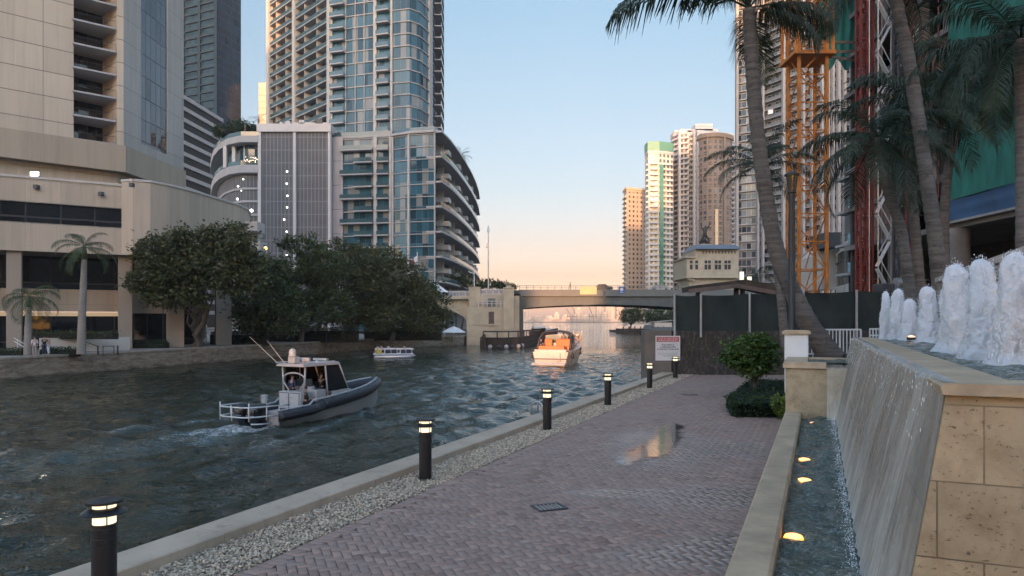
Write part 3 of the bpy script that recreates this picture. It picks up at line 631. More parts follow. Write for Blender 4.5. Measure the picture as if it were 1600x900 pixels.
# jets: foam columns standing in the basin
def jetmat():
    t = NT('aerated_jet'); oc = t.obj(); n1 = t.noise(t.mapping(oc, (1, 1, 0.45)), 9, 6, 0.72, 0.8); n2 = t.noise(oc, 42, 4, 0.7)
    t.setp(col=t.mix(t.ramp(n1, 0.3, 0.6), (0.90, 0.91, 0.93), (0.97, 0.97, 0.97)), rough=0.3, norm=t.bump(n2, 0.35, 0.015, t.bump(n1, 0.5, 0.05)), spec=0.2)
    tr = t.n('ShaderNodeBsdfTranslucent'); tr.inputs[0].default_value = (0.92, 0.94, 0.96, 1); m1 = t.n('ShaderNodeMixShader'); m1.inputs[0].default_value = 0.4; t.l(t.p.outputs[0], m1.inputs[1]); t.l(tr.outputs[0], m1.inputs[2])
    lw = t.n('ShaderNodeLayerWeight'); lw.inputs[0].default_value = 0.35; ed = t.math('MULTIPLY', t.ramp(lw.outputs['Facing'], 0.55, 1.0), t.ramp(t.noise(oc, 20, 5, 0.75), 0.35, 0.6))
    tp = t.n('ShaderNodeBsdfTransparent'); m2 = t.n('ShaderNodeMixShader'); t.l(ed, m2.inputs[0]); t.l(m1.outputs[0], m2.inputs[1]); t.l(tp.outputs[0], m2.inputs[2]); t.l(m2.outputs[0], t.out.inputs[0]); return t.mat
M['jet'] = jetmat()
from mathutils import noise as mnoise
def jet(px, pytop, Y, w, seed, label):
    z0 = ZL - 0.06; base = Vector((PX(px, Y), Y, z0)); h = PZ(pytop, Y) - z0; rnd = random.Random(seed)
    rt = thing('fountain_jet', label, 'water jet', base, rnd.uniform(0, 6), 'white jets rising in the upper basin of the fountain')
    b = MB(); nr, ns = 110, 56; vs = []
    for i in range(nr + 1):
        q = i / nr; prof = (1.06 - 0.46 * q) * (1 if q < 0.86 else math.sqrt(max(0.0, 1 - ((q - 0.86) / 0.14) ** 2)) * 0.98 + 0.02) * (1 + 0.35 * max(0, 0.12 - q) / 0.12)
        for k in range(ns):
            a = 2 * math.pi * k / ns; d = Vector((math.cos(a), math.sin(a), 0)); p = Vector((d.x * 1.3, d.y * 1.3, q * h * 3.2))
            dis = 0.36 * mnoise.fractal(p * 1.0 + Vector((seed * 7, 0, 0)), 1.0, 2.0, 4) + 0.13 * abs(mnoise.noise(p * 3.4 + Vector((0, seed, 0)))) + 0.10 * abs(mnoise.noise(p * 8.0 + Vector((seed, 3, 0)))) + rnd.gauss(0, 0.012)
            r_ = w * 0.98 * prof * (1 + dis); vs.append((d.x * r_ + 0.10 * w * math.sin(q * 5 + seed), d.y * r_, q * h + 0.05 * dis * h * q))
    fs = [(i * ns + k, i * ns + (k + 1) % ns, (i + 1) * ns + (k + 1) % ns, (i + 1) * ns + k) for i in range(nr) for k in range(ns)] + [tuple(range(nr * ns, nr * ns + ns))]
    b.add(vs, fs); b.build('column', M['jet'], rt, smooth=True, world=False)
    bm = bmesh.new(); bmesh.ops.create_icosphere(bm, subdivisions=1, radius=1); bv = np.array([v.co[:] for v in bm.verts]); bf = np.array([[v.index for v in f.verts] for f in bm.faces]); bm.free()
    g = np.random.default_rng(seed); N_ = 4200 if w > 0.16 else 2600
    q = g.random(N_) ** 0.85; a = g.uniform(0, 6.28, N_); prof = (1.06 - 0.46 * q) * np.where(q < 0.86, 1, np.sqrt(np.clip(1 - ((q - 0.86) / 0.14) ** 2, 0, 1))) * (1 + 0.5 * np.clip(0.12 - q, 0, None) / 0.12)
    lum = 1 + 0.12 * np.sin(a * 3 + q * 9 + seed) * np.sin(q * 17 + a * 2) + 0.07 * np.sin(a * 7 - q * 23)
    far_ = g.random(N_) < 0.34; rr = w * prof * lum * np.where(far_, 1 + np.abs(g.normal(0, 0.17, N_)), g.uniform(0.80, 1.0, N_) + np.abs(g.normal(0, 0.03, N_))); size = np.where(far_, g.uniform(0.001, 0.0045, N_), g.uniform(0.002, 0.0068, N_))
    cz = q * h * (1 + np.where(far_, np.abs(g.normal(0, 0.03, N_)), 0)); P = np.stack([np.cos(a) * rr + 0.10 * w * np.sin(q * 5 + seed), np.sin(a) * rr, cz], -1)
    S = size[:, None] * np.stack([g.uniform(0.7, 1.2, N_), g.uniform(0.7, 1.2, N_), g.uniform(1.2, 5.0, N_)], -1)
    V = (bv[None] * (1 + g.normal(0, 0.12, (N_, len(bv), 1))) * S[:, None] + P[:, None]).reshape(-1, 3); Fq = (bf[None] + (np.arange(N_) * len(bv))[:, None, None]).reshape(-1, 3)
    tag(np_mesh('spray', V, Fq, M['foam'], rt, True), kind='stuff')
    return rt
jet(1384, 456, 17.6, 0.125, 1, 'farthest and slimmest white jet at the left end of the row of jets')
jet(1403, 452, 16.9, 0.17, 2, 'second white jet from the left, its top level with the first')
jet(1421, 468, 16.0, 0.18, 3, 'shortest white jet, third from the left, lit orange at its foot')
jet(1450, 449, 14.6, 0.19, 4, 'white jet standing by itself with gaps on both sides, in front of the palm trunks')
jet(1493, 414, 10.1, 0.20, 5, 'first of the big near jets, just right of the lone jet')
jet(1534, 406, 8.6, 0.19, 6, 'middle one of the big near jets between two others')
jet(1585, 396, 7.5, 0.19, 7, 'biggest and nearest white jet at the right edge of the basin')
# amber lights in the pool
def pool_light(px, py, label, st):
    Y = (HC - ZP) * F / (py - 500); rt = thing('pool_light', label, 'pool light', (PX(px, Y), Y, ZP - 0.011), 0, 'amber lights in the lower pool of the fountain')
    b = MB(); b.lathe([(0.13, -0.30), (0.13, -0.01), (0.105, -0.005), (0.10, -0.02)], n=24); b.build('housing', M['black'], rt, world=False)
    b = MB(); b.lathe([(0.10, -0.01), (0.085, 0.022), (0.05, 0.034), (0.005, 0.037)], n=24); b.build('lens', emis('amber_lens', (1.0, 0.42, 0.02), st * 0.8), rt, smooth=True, world=False)
pool_light(1240, 838, 'nearest amber light glowing in the pool', 3.0); pool_light(1257, 750, 'second nearest amber light in the pool, a little before its neighbour', 3.0)
pool_light(1257, 718, 'third amber light in the pool, a little behind its neighbour', 2.6); pool_light(1272, 661, 'farthest amber light in the pool, half lost in the splash', 1.5)
rt = thing('basin_light', 'small amber spotlight at the foot of the short jets', 'spotlight', at(1424, 528, 15.3)); b = MB(); b.lathe([(0.09, -0.05), (0.09, 0.02)], n=16); b.build('housing', M['black'], rt, world=False); b = MB(); b.lathe([(0.075, 0.018), (0.04, 0.045), (0.004, 0.05)], n=16); b.build('lens', emis('amber_spot', (1, 0.42, 0.12), 5), rt, world=False)

# ================================================================== PROMENADE FURNITURE
# bollards
def make_bollard():
    rt = thing('bollard_light', 'x', 'bollard', (0, 0, 0), 0, 'lit bollards along the river edge of the promenade')
    b = MB(); b.lathe([(0.16, 0.0), (0.16, 0.012), (0.103, 0.014), (0.103, 0.60), (0.107, 0.605), (0.107, 0.645), (0.103, 0.65), (0.103, 0.69), (0.107, 0.695), (0.107, 0.735), (0.103, 0.74), (0.103, 0.775), (0.09, 0.777)], n=32); b.build('post', M['black'], rt, world=False, auto=35)
    b = MB(); b.lathe([(0.097, 0.777), (0.097, 0.965)], n=32, cap=False); b.build('lens', M['lamp_warm'], rt, world=False, smooth=True)
    b = MB(); b.lathe([(0.10, 0.872), (0.19, 0.868), (0.19, 0.876), (0.135, 0.915), (0.102, 0.922), (0.10, 0.872)], n=32, cap=False); b.build('louvre', M['black'], rt, world=False, auto=35)
    b = MB(); b.lathe([(0.098, 0.962), (0.155, 0.962), (0.158, 0.97), (0.155, 0.985), (0.06, 0.998), (0.004, 1.0)], n=32); b.build('cap', M['black'], rt, world=False, auto=35)
    for k in range(4):
        a = R(45 + 90 * k); x, y = 0.102 * math.cos(a), 0.102 * math.sin(a); b = MB(); b.cyl((x, y, 0.755), (x, y, 0.965), 0.006, n=6); b.build('strut', M['black'], rt, world=False)
    return rt
bl = make_bollard()
BOLL = [(6.35, 'nearest lit bollard, cut off by the bottom edge of the picture'), (11.53, 'second lit bollard from the viewer, by itself in the middle of the pebble strip'), (16.7, 'third lit bollard from the viewer, just right of the looped ladder rails'),
        (21.5, 'fourth lit bollard from the viewer, halfway between the ladder and the sign'), (26.8, 'fifth lit bollard, just left of the concrete pier by the warning sign'), (31.6, 'farthest lit bollard, in front of the warning sign')]
for k, (Y, lab) in enumerate(BOLL):
    t_ = (Y - 0.3997 * 5.91) / 0.9166; p = PT(t_, -5.91, -0.005)
    if k == 0: bl.location = p; bl['label'] = lab; bl.rotation_euler.z = UYAW + 0.35
    else: dup(bl, p, UYAW + 0.35 + 0.15 * k, lab)
# ladder
lt = (18.6 - 0.3997 * 6.75) / 0.9166; ld = thing('dock_ladder', 'looped metal ladder rails rising over the kerb', 'ladder', PT(lt, -6.75, 0.115), UYAW)
for sy in (-0.24, 0.24):
    b = MB(); b.tube([(sy, -0.16, -2.6), (sy, -0.16, 0.20)] + [(sy, 0.16 * -math.cos(R(a)), 0.20 + 0.15 * math.sin(R(a))) for a in range(20, 170, 20)] + [(sy, 0.16, 0.20), (sy, 0.16, 0.0)], 0.022, 10); b.build('handrail', M['steel'], ld, world=False, smooth=True)
for k in range(7):
    b = MB(); b.cyl((-0.22, -0.16, -0.35 - k * 0.3), (0.22, -0.16, -0.35 - k * 0.3), 0.018, n=8); b.build('rung', M['steel'], ld, world=False)
# drain grates
def grate(px, py, lab):
    Y = HC * F / (py - 500); rt = thing('drain_grate', lab, 'drain', (PX(px, Y), Y, 0.016), UYAW - R(45), 'drain grates set in the bricks')
    b = MB(); 
    for sx_ in (-1, 1): b.box((sx_ * 0.20, 0, 0), (0.03, 0.32, 0.02))
    for sy_ in (-1, 1): b.box((0, sy_ * 0.145, 0), (0.37, 0.03, 0.02))
    b.build('frame', M['darkgrey'], rt, world=False)
    b = MB()
    for k in range(6): b.box((-0.15 + k * 0.06, 0, -0.001), (0.026, 0.26, 0.012))
    b.build('bars', M['concrete'], rt, world=False)
    b = MB(); b.box((0, 0, -0.0075), (0.37, 0.26, 0.002)); b.build('sump', M['black'], rt, world=False)
grate(858, 794, 'near drain grate in the middle of the brick paving'); grate(1078, 617, 'far drain grate in the bricks before the dark wall')

# pillar, lamp post, rail, planter behind the fountain
b = MB(); yw = 0.0; pc = PT(20.3, -0.55)
pl = thing('gate_pillar', 'white rendered pillar with a brown stone cap beside the fountain', 'pillar', (pc.x, pc.y, -0.06), UYAW)
b = MB(); b.box((0, 0, 1.14), (0.58, 0.58, 2.28)); b.build('shaft', M['white'], pl, world=False, bevel=0.008)
b = MB(); b.box((0, 0, 2.32), (0.70, 0.70, 0.08)); b.box((0, 0, 2.375), (0.62, 0.62, 0.03)); b.build('cap', M['coping'], pl, world=False, bevel=0.01)
pb = thing('planter', 'raised planting bed behind the fountain with a tan stone edge', 'planter', (11, 24, -0.06))
b = MB(); extr(b, [(-0.2, -0.06), (-0.2, 1.45), (3.0, 1.45), (3.0, -0.06)], 20.62, 31, uv=True); extr(b, [(3.0, -0.06), (3.0, 1.45), (30, 1.45), (30, -0.06)], 4, 30, uv=True); b.build('wall', M['trav'], pb)
b = MB(); extr(b, [(-0.15, 1.451), (-0.15, 1.50), (30, 1.50), (30, 1.451)], 20.65, 30.9); extr(b, [(3.25, 1.452), (3.25, 1.51), (30, 1.51), (30, 1.452)], 4, 20.6); tag(b.build('soil', M['soil'], pb))
pw = thing('parapet_wall', 'pale stone parapet behind the row of fountain jets', 'parapet', PT(15, 3.4, 1.5)); b = MB(); extr(b, [(3.25, 1.45), (3.25, 3.72), (3.6, 3.72), (3.6, 1.45)], 7, 24.5, uv=True); b.build('wall', travertine('parapet_stone', (0.30, 0.24, 0.2), (0.16, 0.12, 0.1)), pw)
b = MB(); extr(b, [(3.2, 3.722), (3.2, 3.86), (3.65, 3.86), (3.65, 3.722)], 6.95, 24.55); b.build('coping', mat('pale_coping', (0.5, 0.43, 0.38), 0.6, var=0.15), pw, bevel=0.01)
wr = thing('white_railing', 'white metal railing with upright bars behind the leaning palm trunk', 'railing', (9.5, 21.5, 1.5))
xa, xb, Yr = PX(1252, 23.2), PX(1345, 23.2), 23.2; zt, zb = PZ(515, Yr), PZ(553, Yr)
b = MB(); b.bar((xa, Yr, zt), (xb, Yr, zt), 0.05, 0.05); b.build('top_rail', M['rail_white'], wr); b = MB(); b.bar((xa, Yr, zb), (xb, Yr, zb), 0.04, 0.04); b.build('bottom_rail', M['rail_white'], wr)
nb_ = 17
for k in range(nb_ + 1):
    x = xa + (xb - xa) * k / nb_; b = MB(); post = k % 6 == 5 or k in (0, nb_); b.box2((x - (0.025 if post else 0.011), Yr - 0.02, zb - (0.14 if post else 0)), (x + (0.025 if post else 0.011), Yr + 0.02, zt)); b.build('post' if post else 'bar', M['rail_white'], wr)
wr2 = thing('white_railing', 'short piece of white railing at the back of the basin left of the jets', 'railing', (13, 24.5, 1.5))
for z_ in (PZ(514, 24), PZ(524, 24)): b = MB(); b.bar((PX(1359, 24), 24, z_), (PX(1384, 24), 24, z_), 0.05, 0.05); b.build('rail', M['rail_white'], wr2)
for px in (1359, 1364, 1369, 1374, 1379, 1384): b = MB(); b.box2((PX(px, 24) - 0.015, 23.98, 1.5), (PX(px, 24) + 0.015, 24.02, PZ(514, 24))); b.build('bar', M['rail_white'], wr2)
lp = thing('street_lamp', 'tall black lamp post standing behind the white pillar', 'lamp post', (PX(1237, 19.7), 19.7, -0.05)); H_ = PZ(268, 19.7) + 0.05
b = MB(); b.lathe([(0.16, 0), (0.16, 0.5), (0.10, 0.6), (0.085, H_ - 0.62), (0.12, H_ - 0.6), (0.12, H_ - 0.55)], n=16); b.build('pole', M['black'], lp, world=False, auto=35)
b = MB(); b.lathe([(0.11, H_ - 0.55), (0.16, H_ - 0.12), (0.10, H_ - 0.12)], n=12); b.build('lantern', mat('smoked_lantern', (0.03, 0.03, 0.03), 0.2), lp, world=False, auto=35)
b = MB(); b.lathe([(0.20, H_ - 0.12), (0.20, H_ - 0.08), (0.06, H_ - 0.0), (0.01, H_ + 0.02)], n=16); b.build('cap', M['black'], lp, world=False, auto=35)

# dark wall, concrete pier, warning sign, screened fence
t = NT('weathered_dark_wall'); oc = t.obj(); n1 = t.noise(t.mapping(oc, (1, 1, 0.35)), 3.0, 6, 0.7, 2.2); n2 = t.noise(oc, 0.7, 4); vo = t.n('ShaderNodeTexVoronoi', feature='DISTANCE_TO_EDGE'); t.l(t.mapping(oc, (2.2, 2.2, 1.0)), vo.inputs['Vector']); vo.inputs['Scale'].default_value = 1.5
vine = t.math('MULTIPLY', t.ramp(vo.outputs[0], 0.07, 0.02), t.ramp(n1, 0.42, 0.62)); c = t.mix(t.ramp(n1, 0.35, 0.7), (0.030, 0.024, 0.020), (0.075, 0.060, 0.050)); c = t.mix(t.math('MULTIPLY', vine, 0.55), c, (0.17, 0.15, 0.13))
t.setp(col=c, rough=0.9, norm=t.bump(n1, 0.6, 0.03)); M['darkwall'] = t.mat
YF = 33.6
o = MB().box2((PX(1049, YF), YF, -0.06), (PX(1320, YF), YF + 0.3, PZ(517, YF))).build('retaining_wall', M['darkwall'], loc=(10, YF, 0)); tag(o, 'dark stained wall with pale dead vines at the end of the promenade', 'wall')
o = MB().box2((PX(1007, YF), YF - 0.1, -4), (PX(1048.5, YF), YF + 0.9, PZ(516, YF))).build('concrete_pier', mat('grey_pier', (0.16, 0.135, 0.115), 0.85, var=0.25, scale=0.8, bump=0.4), loc=(6.9, YF, 0), bevel=0.02); tag(o, 'square grey concrete pier at the corner of the dark wall', 'pier')
def text(name, s, size, mt, parent, x, z, y=-0.012, bold=0.0, sx_=1.0):
    cu = bpy.data.curves.new(name, 'FONT'); cu.body = s; cu.size = size; cu.align_x = 'CENTER'; cu.align_y = 'CENTER'; cu.extrude = 0.001; cu.offset = bold
    cu.materials.append(mt); o = bpy.data.objects.new(name, cu); C.objects.link(o); o.parent = parent; o.location = (x, y, z); o.rotation_euler = (R(90), 0, 0); o.scale = (sx_, 1, 1)
    bpy.context.view_layer.update(); me = bpy.data.meshes.new_from_object(o.evaluated_get(bpy.context.evaluated_depsgraph_get())); q = bpy.data.objects.new(name, me); C.objects.link(q); q.parent = parent; q.location = o.location; q.rotation_euler = o.rotation_euler; q.scale = o.scale
    bpy.data.objects.remove(o); bpy.data.curves.remove(cu); q.name = name; return q
ws = 38.5 * YF / F; wc = at(1043.5, 544, YF - 0.13); sg = thing('warning_sign', 'square white construction warning sign with a red heading on the dark wall', 'sign', wc)
M['signwhite'] = mat('sign_white', (0.62, 0.61, 0.60), 0.5, var=0.05); M['signred'] = mat('sign_red', (0.42, 0.05, 0.05), 0.5, var=0.1); M['ink'] = mat('sign_ink', (0.03, 0.03, 0.03), 0.6)
b = MB(); b.box((0, 0.01, 0), (ws, 0.012, ws)); b.build('board', M['signwhite'], sg, world=False)
b = MB(); b.box((0, 0.002, ws * 0.355), (ws * 0.9, 0.006, ws * 0.19)); b.build('heading', M['signred'], sg, world=False)
b = MB(); b.box((0, -0.0025, ws * 0.355), (ws * 0.82, 0.004, ws * 0.13)); b.build('heading_panel', mat('sign_pink', (0.6, 0.42, 0.41), 0.5), sg, world=False)
text('lettering', 'WARNING', 0.185, M['signred'], sg, 0, ws * 0.355, -0.006, 0.004, 1.1)
for s_, z_, k in (('THIS AREA IS', 0.13, 0.10), ('A DESIGNATED', 0.04, 0.10), ('CONSTRUCTION SITE', -0.05, 0.10)): text('lettering', s_, k, M['ink'], sg, 0, z_ * ws, 0.002, 0.002, 1.05)
for k, z_ in enumerate((-0.2, -0.245, -0.29, -0.335)): b = MB(); b.box((0, 0.003, z_ * ws), (ws * (0.86, 0.8, 0.5, 0.3)[k], 0.004, 0.012)); b.build('small_print', mat('print_grey', (0.25, 0.24, 0.24), 0.6), sg, world=False)
t = NT('windscreen_mesh'); oc = t.obj(); f_ = t.noise(t.mapping(oc, (1, 1, 0.5)), 1.3, 4, 0.6, 0.4); t.setp(col=t.mix(t.ramp(f_, 0.3, 0.7), (0.010, 0.017, 0.016), (0.022, 0.034, 0.031)), rough=0.75, norm=t.bump(f_, 0.5, 0.12)); M['screen'] = t.mat
fn = thing('construction_fence', 'tall fence covered in dark green screen cloth on top of the dark wall', 'fence', (14, YF, 2.1))
posts = [1054, 1095, 1171, 1255, 1338, 1425, 1515]; ztop = [461, 461, 459, 457, 455, 453, 451]
for k in range(len(posts)):
    x = PX(posts[k], YF); b = MB(); b.cyl((x, YF - 0.03, PZ(517, YF) - 0.3), (x, YF - 0.03, PZ(ztop[k] - 2, YF)), 0.06, n=10); b.build('post', M['steel'], fn)
for k in range(len(posts) - 1):
    x0, x1 = PX(posts[k], YF), PX(posts[k + 1], YF); b = MB(); n = 12; r_ = random.Random(k); vs = []
    for j in range(7):
        for i in range(n + 1):
            q = i / n; z = PZ(517, YF) + (PZ(ztop[k] + (ztop[k + 1] - ztop[k]) * q, YF) - PZ(517, YF)) * j / 6 - (0.05 * math.sin(q * math.pi) if j == 6 else 0)
            vs.append((x0 + (x1 - x0) * q, YF + 0.05 + 0.05 * math.sin(q * 9 + j) * math.sin(q * math.pi) + r_.gauss(0, 0.012), z))
    fs = [(j * (n + 1) + i, j * (n + 1) + i + 1, (j + 1) * (n + 1) + i + 1, (j + 1) * (n + 1) + i) for j in range(6) for i in range(n)]; b.add(vs, fs); b.build('screen_cloth', M['screen'], fn, smooth=True)
o = MB().box2((PX(1320, YF) + 0.02, YF, -0.06), (26, YF + 0.3, PZ(517, YF))).build('site_wall', M['darkwall'], loc=(20, YF, 0)); tag(o, 'dark wall under the fence behind the fountain jets', 'wall')
# shed roof behind the fence
Ys = 38; sr = thing('site_canopy', 'low dark timber shelter roof showing above the fence', 'canopy', (13, Ys, 0)); 
b = MB(); A, B_ = at(1076, 452, Ys), at(1150, 443, Ys); D_ = at(1235, 460, Ys)
b.bar(A, B_, 3.0, 0.28); b.bar(B_ + Vector((0.05, 0, 0)), D_, 3.0, 0.28); b.build('roof', M['wood'], sr)
for px in (1082, 1140, 1150): b = MB(); b.box2((PX(px, Ys) - 0.1, Ys - 1.2, 0), (PX(px, Ys) + 0.1, Ys - 1.0, PZ(452, Ys))); b.build('post', M['wood'], sr)
b = MB(); b.bar(at(1076, 455, Ys - 1.55), at(1150, 447, Ys - 1.55), 0.06, 0.22); b.bar(at(1150, 446, Ys - 1.55), at(1236, 462, Ys - 1.55), 0.06, 0.22); b.build('fascia', mat('weathered_fascia', (0.16, 0.12, 0.10), 0.8, var=0.3), sr)
# ================================================================== VEGETATION
def leaf_quads(P, size, rng, up=0.35, asp=0.5, nrm=None):
    n = len(P); d = rng.normal(0, 1, (n, 3)); d[:, 2] *= 0.6
    if nrm is not None: d = d * 0.8 + nrm * 0.8
    d /= np.linalg.norm(d, axis=1, keepdims=True) + 1e-9
    u = rng.normal(0, 1, (n, 3)); u[:, 2] += up; w = np.cross(d, u); w /= np.linalg.norm(w, axis=1, keepdims=True) + 1e-9
    s = size * rng.uniform(0.6, 1.3, (n, 1)); fold = np.cross(d, w) * s * 0.12
    V = np.stack([P - d * s * .5, P + w * s * asp * .5 + fold, P + d * s * .5, P - w * s * asp * .5 + fold], 1).reshape(-1, 3)
    return V, np.arange(4 * n).reshape(-1, 4)
def crown_points(blobs, n, rng, clump=0.42, per=38, shell=0.55):
    vol = np.array([b[1][0] * b[1][1] * b[1][2] for b in blobs]) ** 0.75; vol /= vol.sum(); out = []; dirs = []; cen = []
    k = max(1, n // per)
    for i in range(k):
        j = rng.choice(len(blobs), p=vol); c, r = np.array(blobs[j][0]), np.array(blobs[j][1])
        v = rng.normal(0, 1, 3); v /= np.linalg.norm(v); q = (shell + (1 - shell) * rng.random()) ** 0.6 * rng.uniform(0.72, 1.12)
        cc = c + v * r * q; cen.append(cc); cs = clump * rng.uniform(0.6, 1.35) * r.mean() ** 0.5
        pts = cc + rng.normal(0, 1, (per, 3)) * cs * np.array([1, 1, 0.62]); out.append(pts); dirs.append(np.tile(v, (per, 1)))
    return np.concatenate(out), np.concatenate(dirs), cen
def limb(b, a, c, r0, r1, rnd, seg=5, sway=0.12):
    a, c = Vector(a), Vector(c); L = (c - a).length; pts = []; rs = []
    for i in range(seg + 1):
        q = i / seg; p = a.lerp(c, q)
        if 0 < i < seg: p += Vector((rnd.gauss(0, 1), rnd.gauss(0, 1), rnd.gauss(0, 0.5))) * L * sway * 0.3
        p.z += math.sin(q * math.pi) * L * 0.06; pts.append(p); rs.append(r0 + (r1 - r0) * q)
    b.tube(pts, rs, 8); return pts
def tree(name, label, base, blobs, n, size, m, seed, tr=0.3, stems=1, group=None, cat='tree', bark=None, clump=0.42, per=38):
    rng = np.random.default_rng(seed); rnd = random.Random(seed); rt = thing(name, label, cat, base, 0, group); B0 = np.array(base)
    P, D, cen = crown_points(blobs, n, rng, clump, per); V, Fq = leaf_quads(P, size, rng, nrm=D)
    b = MB(); mean = Vector(np.mean([np.array(q[0]) for q in blobs], axis=0)); base = Vector(base)
    for s in range(stems):
        top = base.lerp(mean, 0.55) + Vector((rnd.gauss(0, 1.3), rnd.gauss(0, 1.3), rnd.gauss(0, 0.4))) * (stems > 1); off = Vector((rnd.gauss(0, tr), rnd.gauss(0, tr), 0)) * (stems > 1)
        pts = limb(b, base + off - Vector((0, 0, 0.2)), top, tr, tr * 0.55, rnd, 6, 0.15)
        for k in range(int(16 / stems)):
            c = cen[rnd.randrange(len(cen))]; limb(b, pts[rnd.randrange(2, 6)], c, tr * 0.30, tr * 0.05, rnd)
    b.build('trunk', bark or M['bark'], rt, smooth=True)
    np_mesh('crown', V - B0, Fq, m, rt); return rt
def pblob(px, py, rx, ry, Y, dy=None):
    return ((PX(px, Y), Y, PZ(py, Y)), (rx * Y / F, (dy if dy else (rx + ry) * 0.5 * Y / F), ry * Y / F))
TREES = [
    (312, 85.6, [(250, 392, 38, 26), (300, 375, 40, 24), (355, 372, 34, 24), (275, 425, 52, 30), (335, 415, 50, 34), (372, 405, 30, 30), (225, 440, 30, 20), (250, 455, 34, 22), (300, 462, 30, 18), (372, 440, 34, 26)], 12500, 'leaf2', 'broad spreading tree with pale forked trunks in front of the curved concrete wall', 3),
    (405, 95, [(405, 430, 36, 34), (385, 468, 34, 34), (425, 470, 36, 36), (402, 500, 40, 22), (440, 498, 40, 24)], 8200, 'leaf', 'dark tree just right of the forked pale trunks', 1),
    (470, 104, [(470, 384, 34, 15), (450, 425, 40, 26), (505, 418, 40, 32), (470, 455, 44, 34), (480, 490, 45, 22), (515, 480, 40, 30), (440, 445, 30, 24)], 10500, 'leaf', 'tree with flat layered top sprays in front of the grey louvred garage', 1),
    (545, 112, [(530, 388, 34, 14), (560, 408, 46, 26), (525, 440, 44, 32), (580, 445, 42, 34), (550, 482, 50, 26), (595, 495, 40, 20), (510, 415, 30, 24)], 11000, 'leaf2', 'wide olive tree before the white balconies in the middle of the far tree row', 1),
    (612, 119, [(602, 408, 36, 20), (622, 432, 46, 28), (590, 462, 40, 32), (645, 466, 34, 28), (612, 495, 48, 22), (655, 505, 36, 16), (570, 425, 34, 26)], 11000, 'leaf2', 'rounded tree in front of the glass bay of the curved tower', 1),
    (672, 127, [(655, 452, 32, 20), (682, 478, 27, 22), (650, 490, 38, 24), (688, 500, 20, 14)], 5500, 'leaf', 'last tree of the far row, leaning out toward the bridge pier', 1)]
for k, (px, Y, bl_, n, m, lab, st) in enumerate(TREES):
    tree('broadleaf_tree', lab, (PX(px, Y), Y, FARZ), [pblob(*q, Y - (5.5 if k == 0 else 0)) for q in bl_], int(n * 1.5), 0.50, M[m], 20 + k, 0.42, st, 'trees along the far bank', clump=0.34)
for k, (px, Y, bl_, lab) in enumerate([(722, 190, [(715, 438, 20, 12), (735, 443, 18, 8)], 'dark tree behind the left end of the bridge, below the curved balconies'), (770, 200, [(768, 444, 16, 6), (752, 446, 12, 5)], 'low tree showing over the bridge balustrade beside the tall mast'), (795, 205, [(790, 447, 16, 4)], 'distant low tree just left of the urn on the bridge pier')]):
    tree('broadleaf_tree', lab, (PX(px, Y), Y, FARZ), [pblob(*q, Y) for q in bl_], 2200, 0.55, M['leaf'], 40 + k, 0.3, 1, 'trees beyond the bridge')
for k, (px, Y, bl_, lab) in enumerate([(985, 288, [(984, 494, 17, 11), (992, 490, 12, 9)], 'left one of the trees seen under the bridge by the far dock'), (1020, 284, [(1022, 493, 18, 12), (1012, 497, 12, 9)], 'middle one of the trees seen under the bridge by the far dock'), (1048, 280, [(1050, 496, 16, 12)], 'right one of the trees under the bridge, against the fence')]):
    tree('broadleaf_tree', lab, (PX(px, Y), Y, -1.0), [pblob(*q, Y) for q in bl_], 2600, 0.7, M['leaf'], 50 + k, 0.35, 1, 'trees by the far dock')

def frond_geom(org, az, el, L, rng, nleaf=44, ll=0.75, droop=1.0, hang=0.75, width=0.045, V=None, Q=None):
    """one palm frond: arched rib and two rows of hanging leaflets"""
    org = np.array(org); h = np.array([math.cos(az), math.sin(az), 0.0]); side = np.array([-h[1], h[0], 0.0]); up = np.array([0, 0, 1.0]); e = el; p = org.copy(); pts = [p.copy()]; dirs = []; ns = 18
    for i in range(ns):
        q = i / ns; d = h * math.cos(e) + up * math.sin(e); p = p + d * L / ns; pts.append(p.copy()); dirs.append(d); e -= droop * (0.35 + 1.5 * q) / ns * 1.35
    dirs.append(dirs[-1]); twist = rng.normal(0, 0.25)
    b0 = len(V)
    for i in range(ns + 1):                                       # the rib
        r = 0.035 * (1 - 0.85 * i / ns) * L / 3.5; sd_ = side * r; nn = np.cross(side, dirs[i]) * r
        V.extend([pts[i] - sd_, pts[i] - nn, pts[i] + sd_])
    for i in range(ns):
        a = b0 + i * 3
        for k in range(3): Q.append((a + k, a + (k + 1) % 3, a + 3 + (k + 1) % 3, a + 3 + k))
    for k in range(nleaf):
        q = 0.12 + 0.88 * (k + rng.random()) / nleaf; x = q * ns; i = min(int(x), ns - 1); c = pts[i] + (pts[i + 1] - pts[i]) * (x - i); d = dirs[i]
        lenk = ll * (0.45 + 1.3 * q * (1 - q) * 2) * (1 - 0.55 * max(0, q - 0.75) / 0.25) * rng.uniform(0.8, 1.15) * L / 3.5
        nrm = np.cross(side, d)
        for sg_ in (-1, 1):
            out = side * sg_ * math.cos(twist * sg_) + nrm * -0.15 + d * (0.55 + 0.3 * rng.random()); out /= np.linalg.norm(out)
            hd = np.clip(hang + rng.normal(0, 0.12), 0.1, 1.2); mid = c + out * lenk * 0.5 + np.array([0, 0, -0.10 * lenk * hd * 1.6]); tip = mid + (out * (1 - hd * 0.75) + np.array([0, 0, -hd])) * lenk * 0.5; w = d * width * 0.5 * L / 3.5
            a = len(V); V.extend([c - w * .6, c + w * .6, mid + w, mid - w, tip + w * .15, tip - w * .15]); Q.append((a, a + 1, a + 2, a + 3)); Q.append((a + 3, a + 2, a + 4, a + 5))
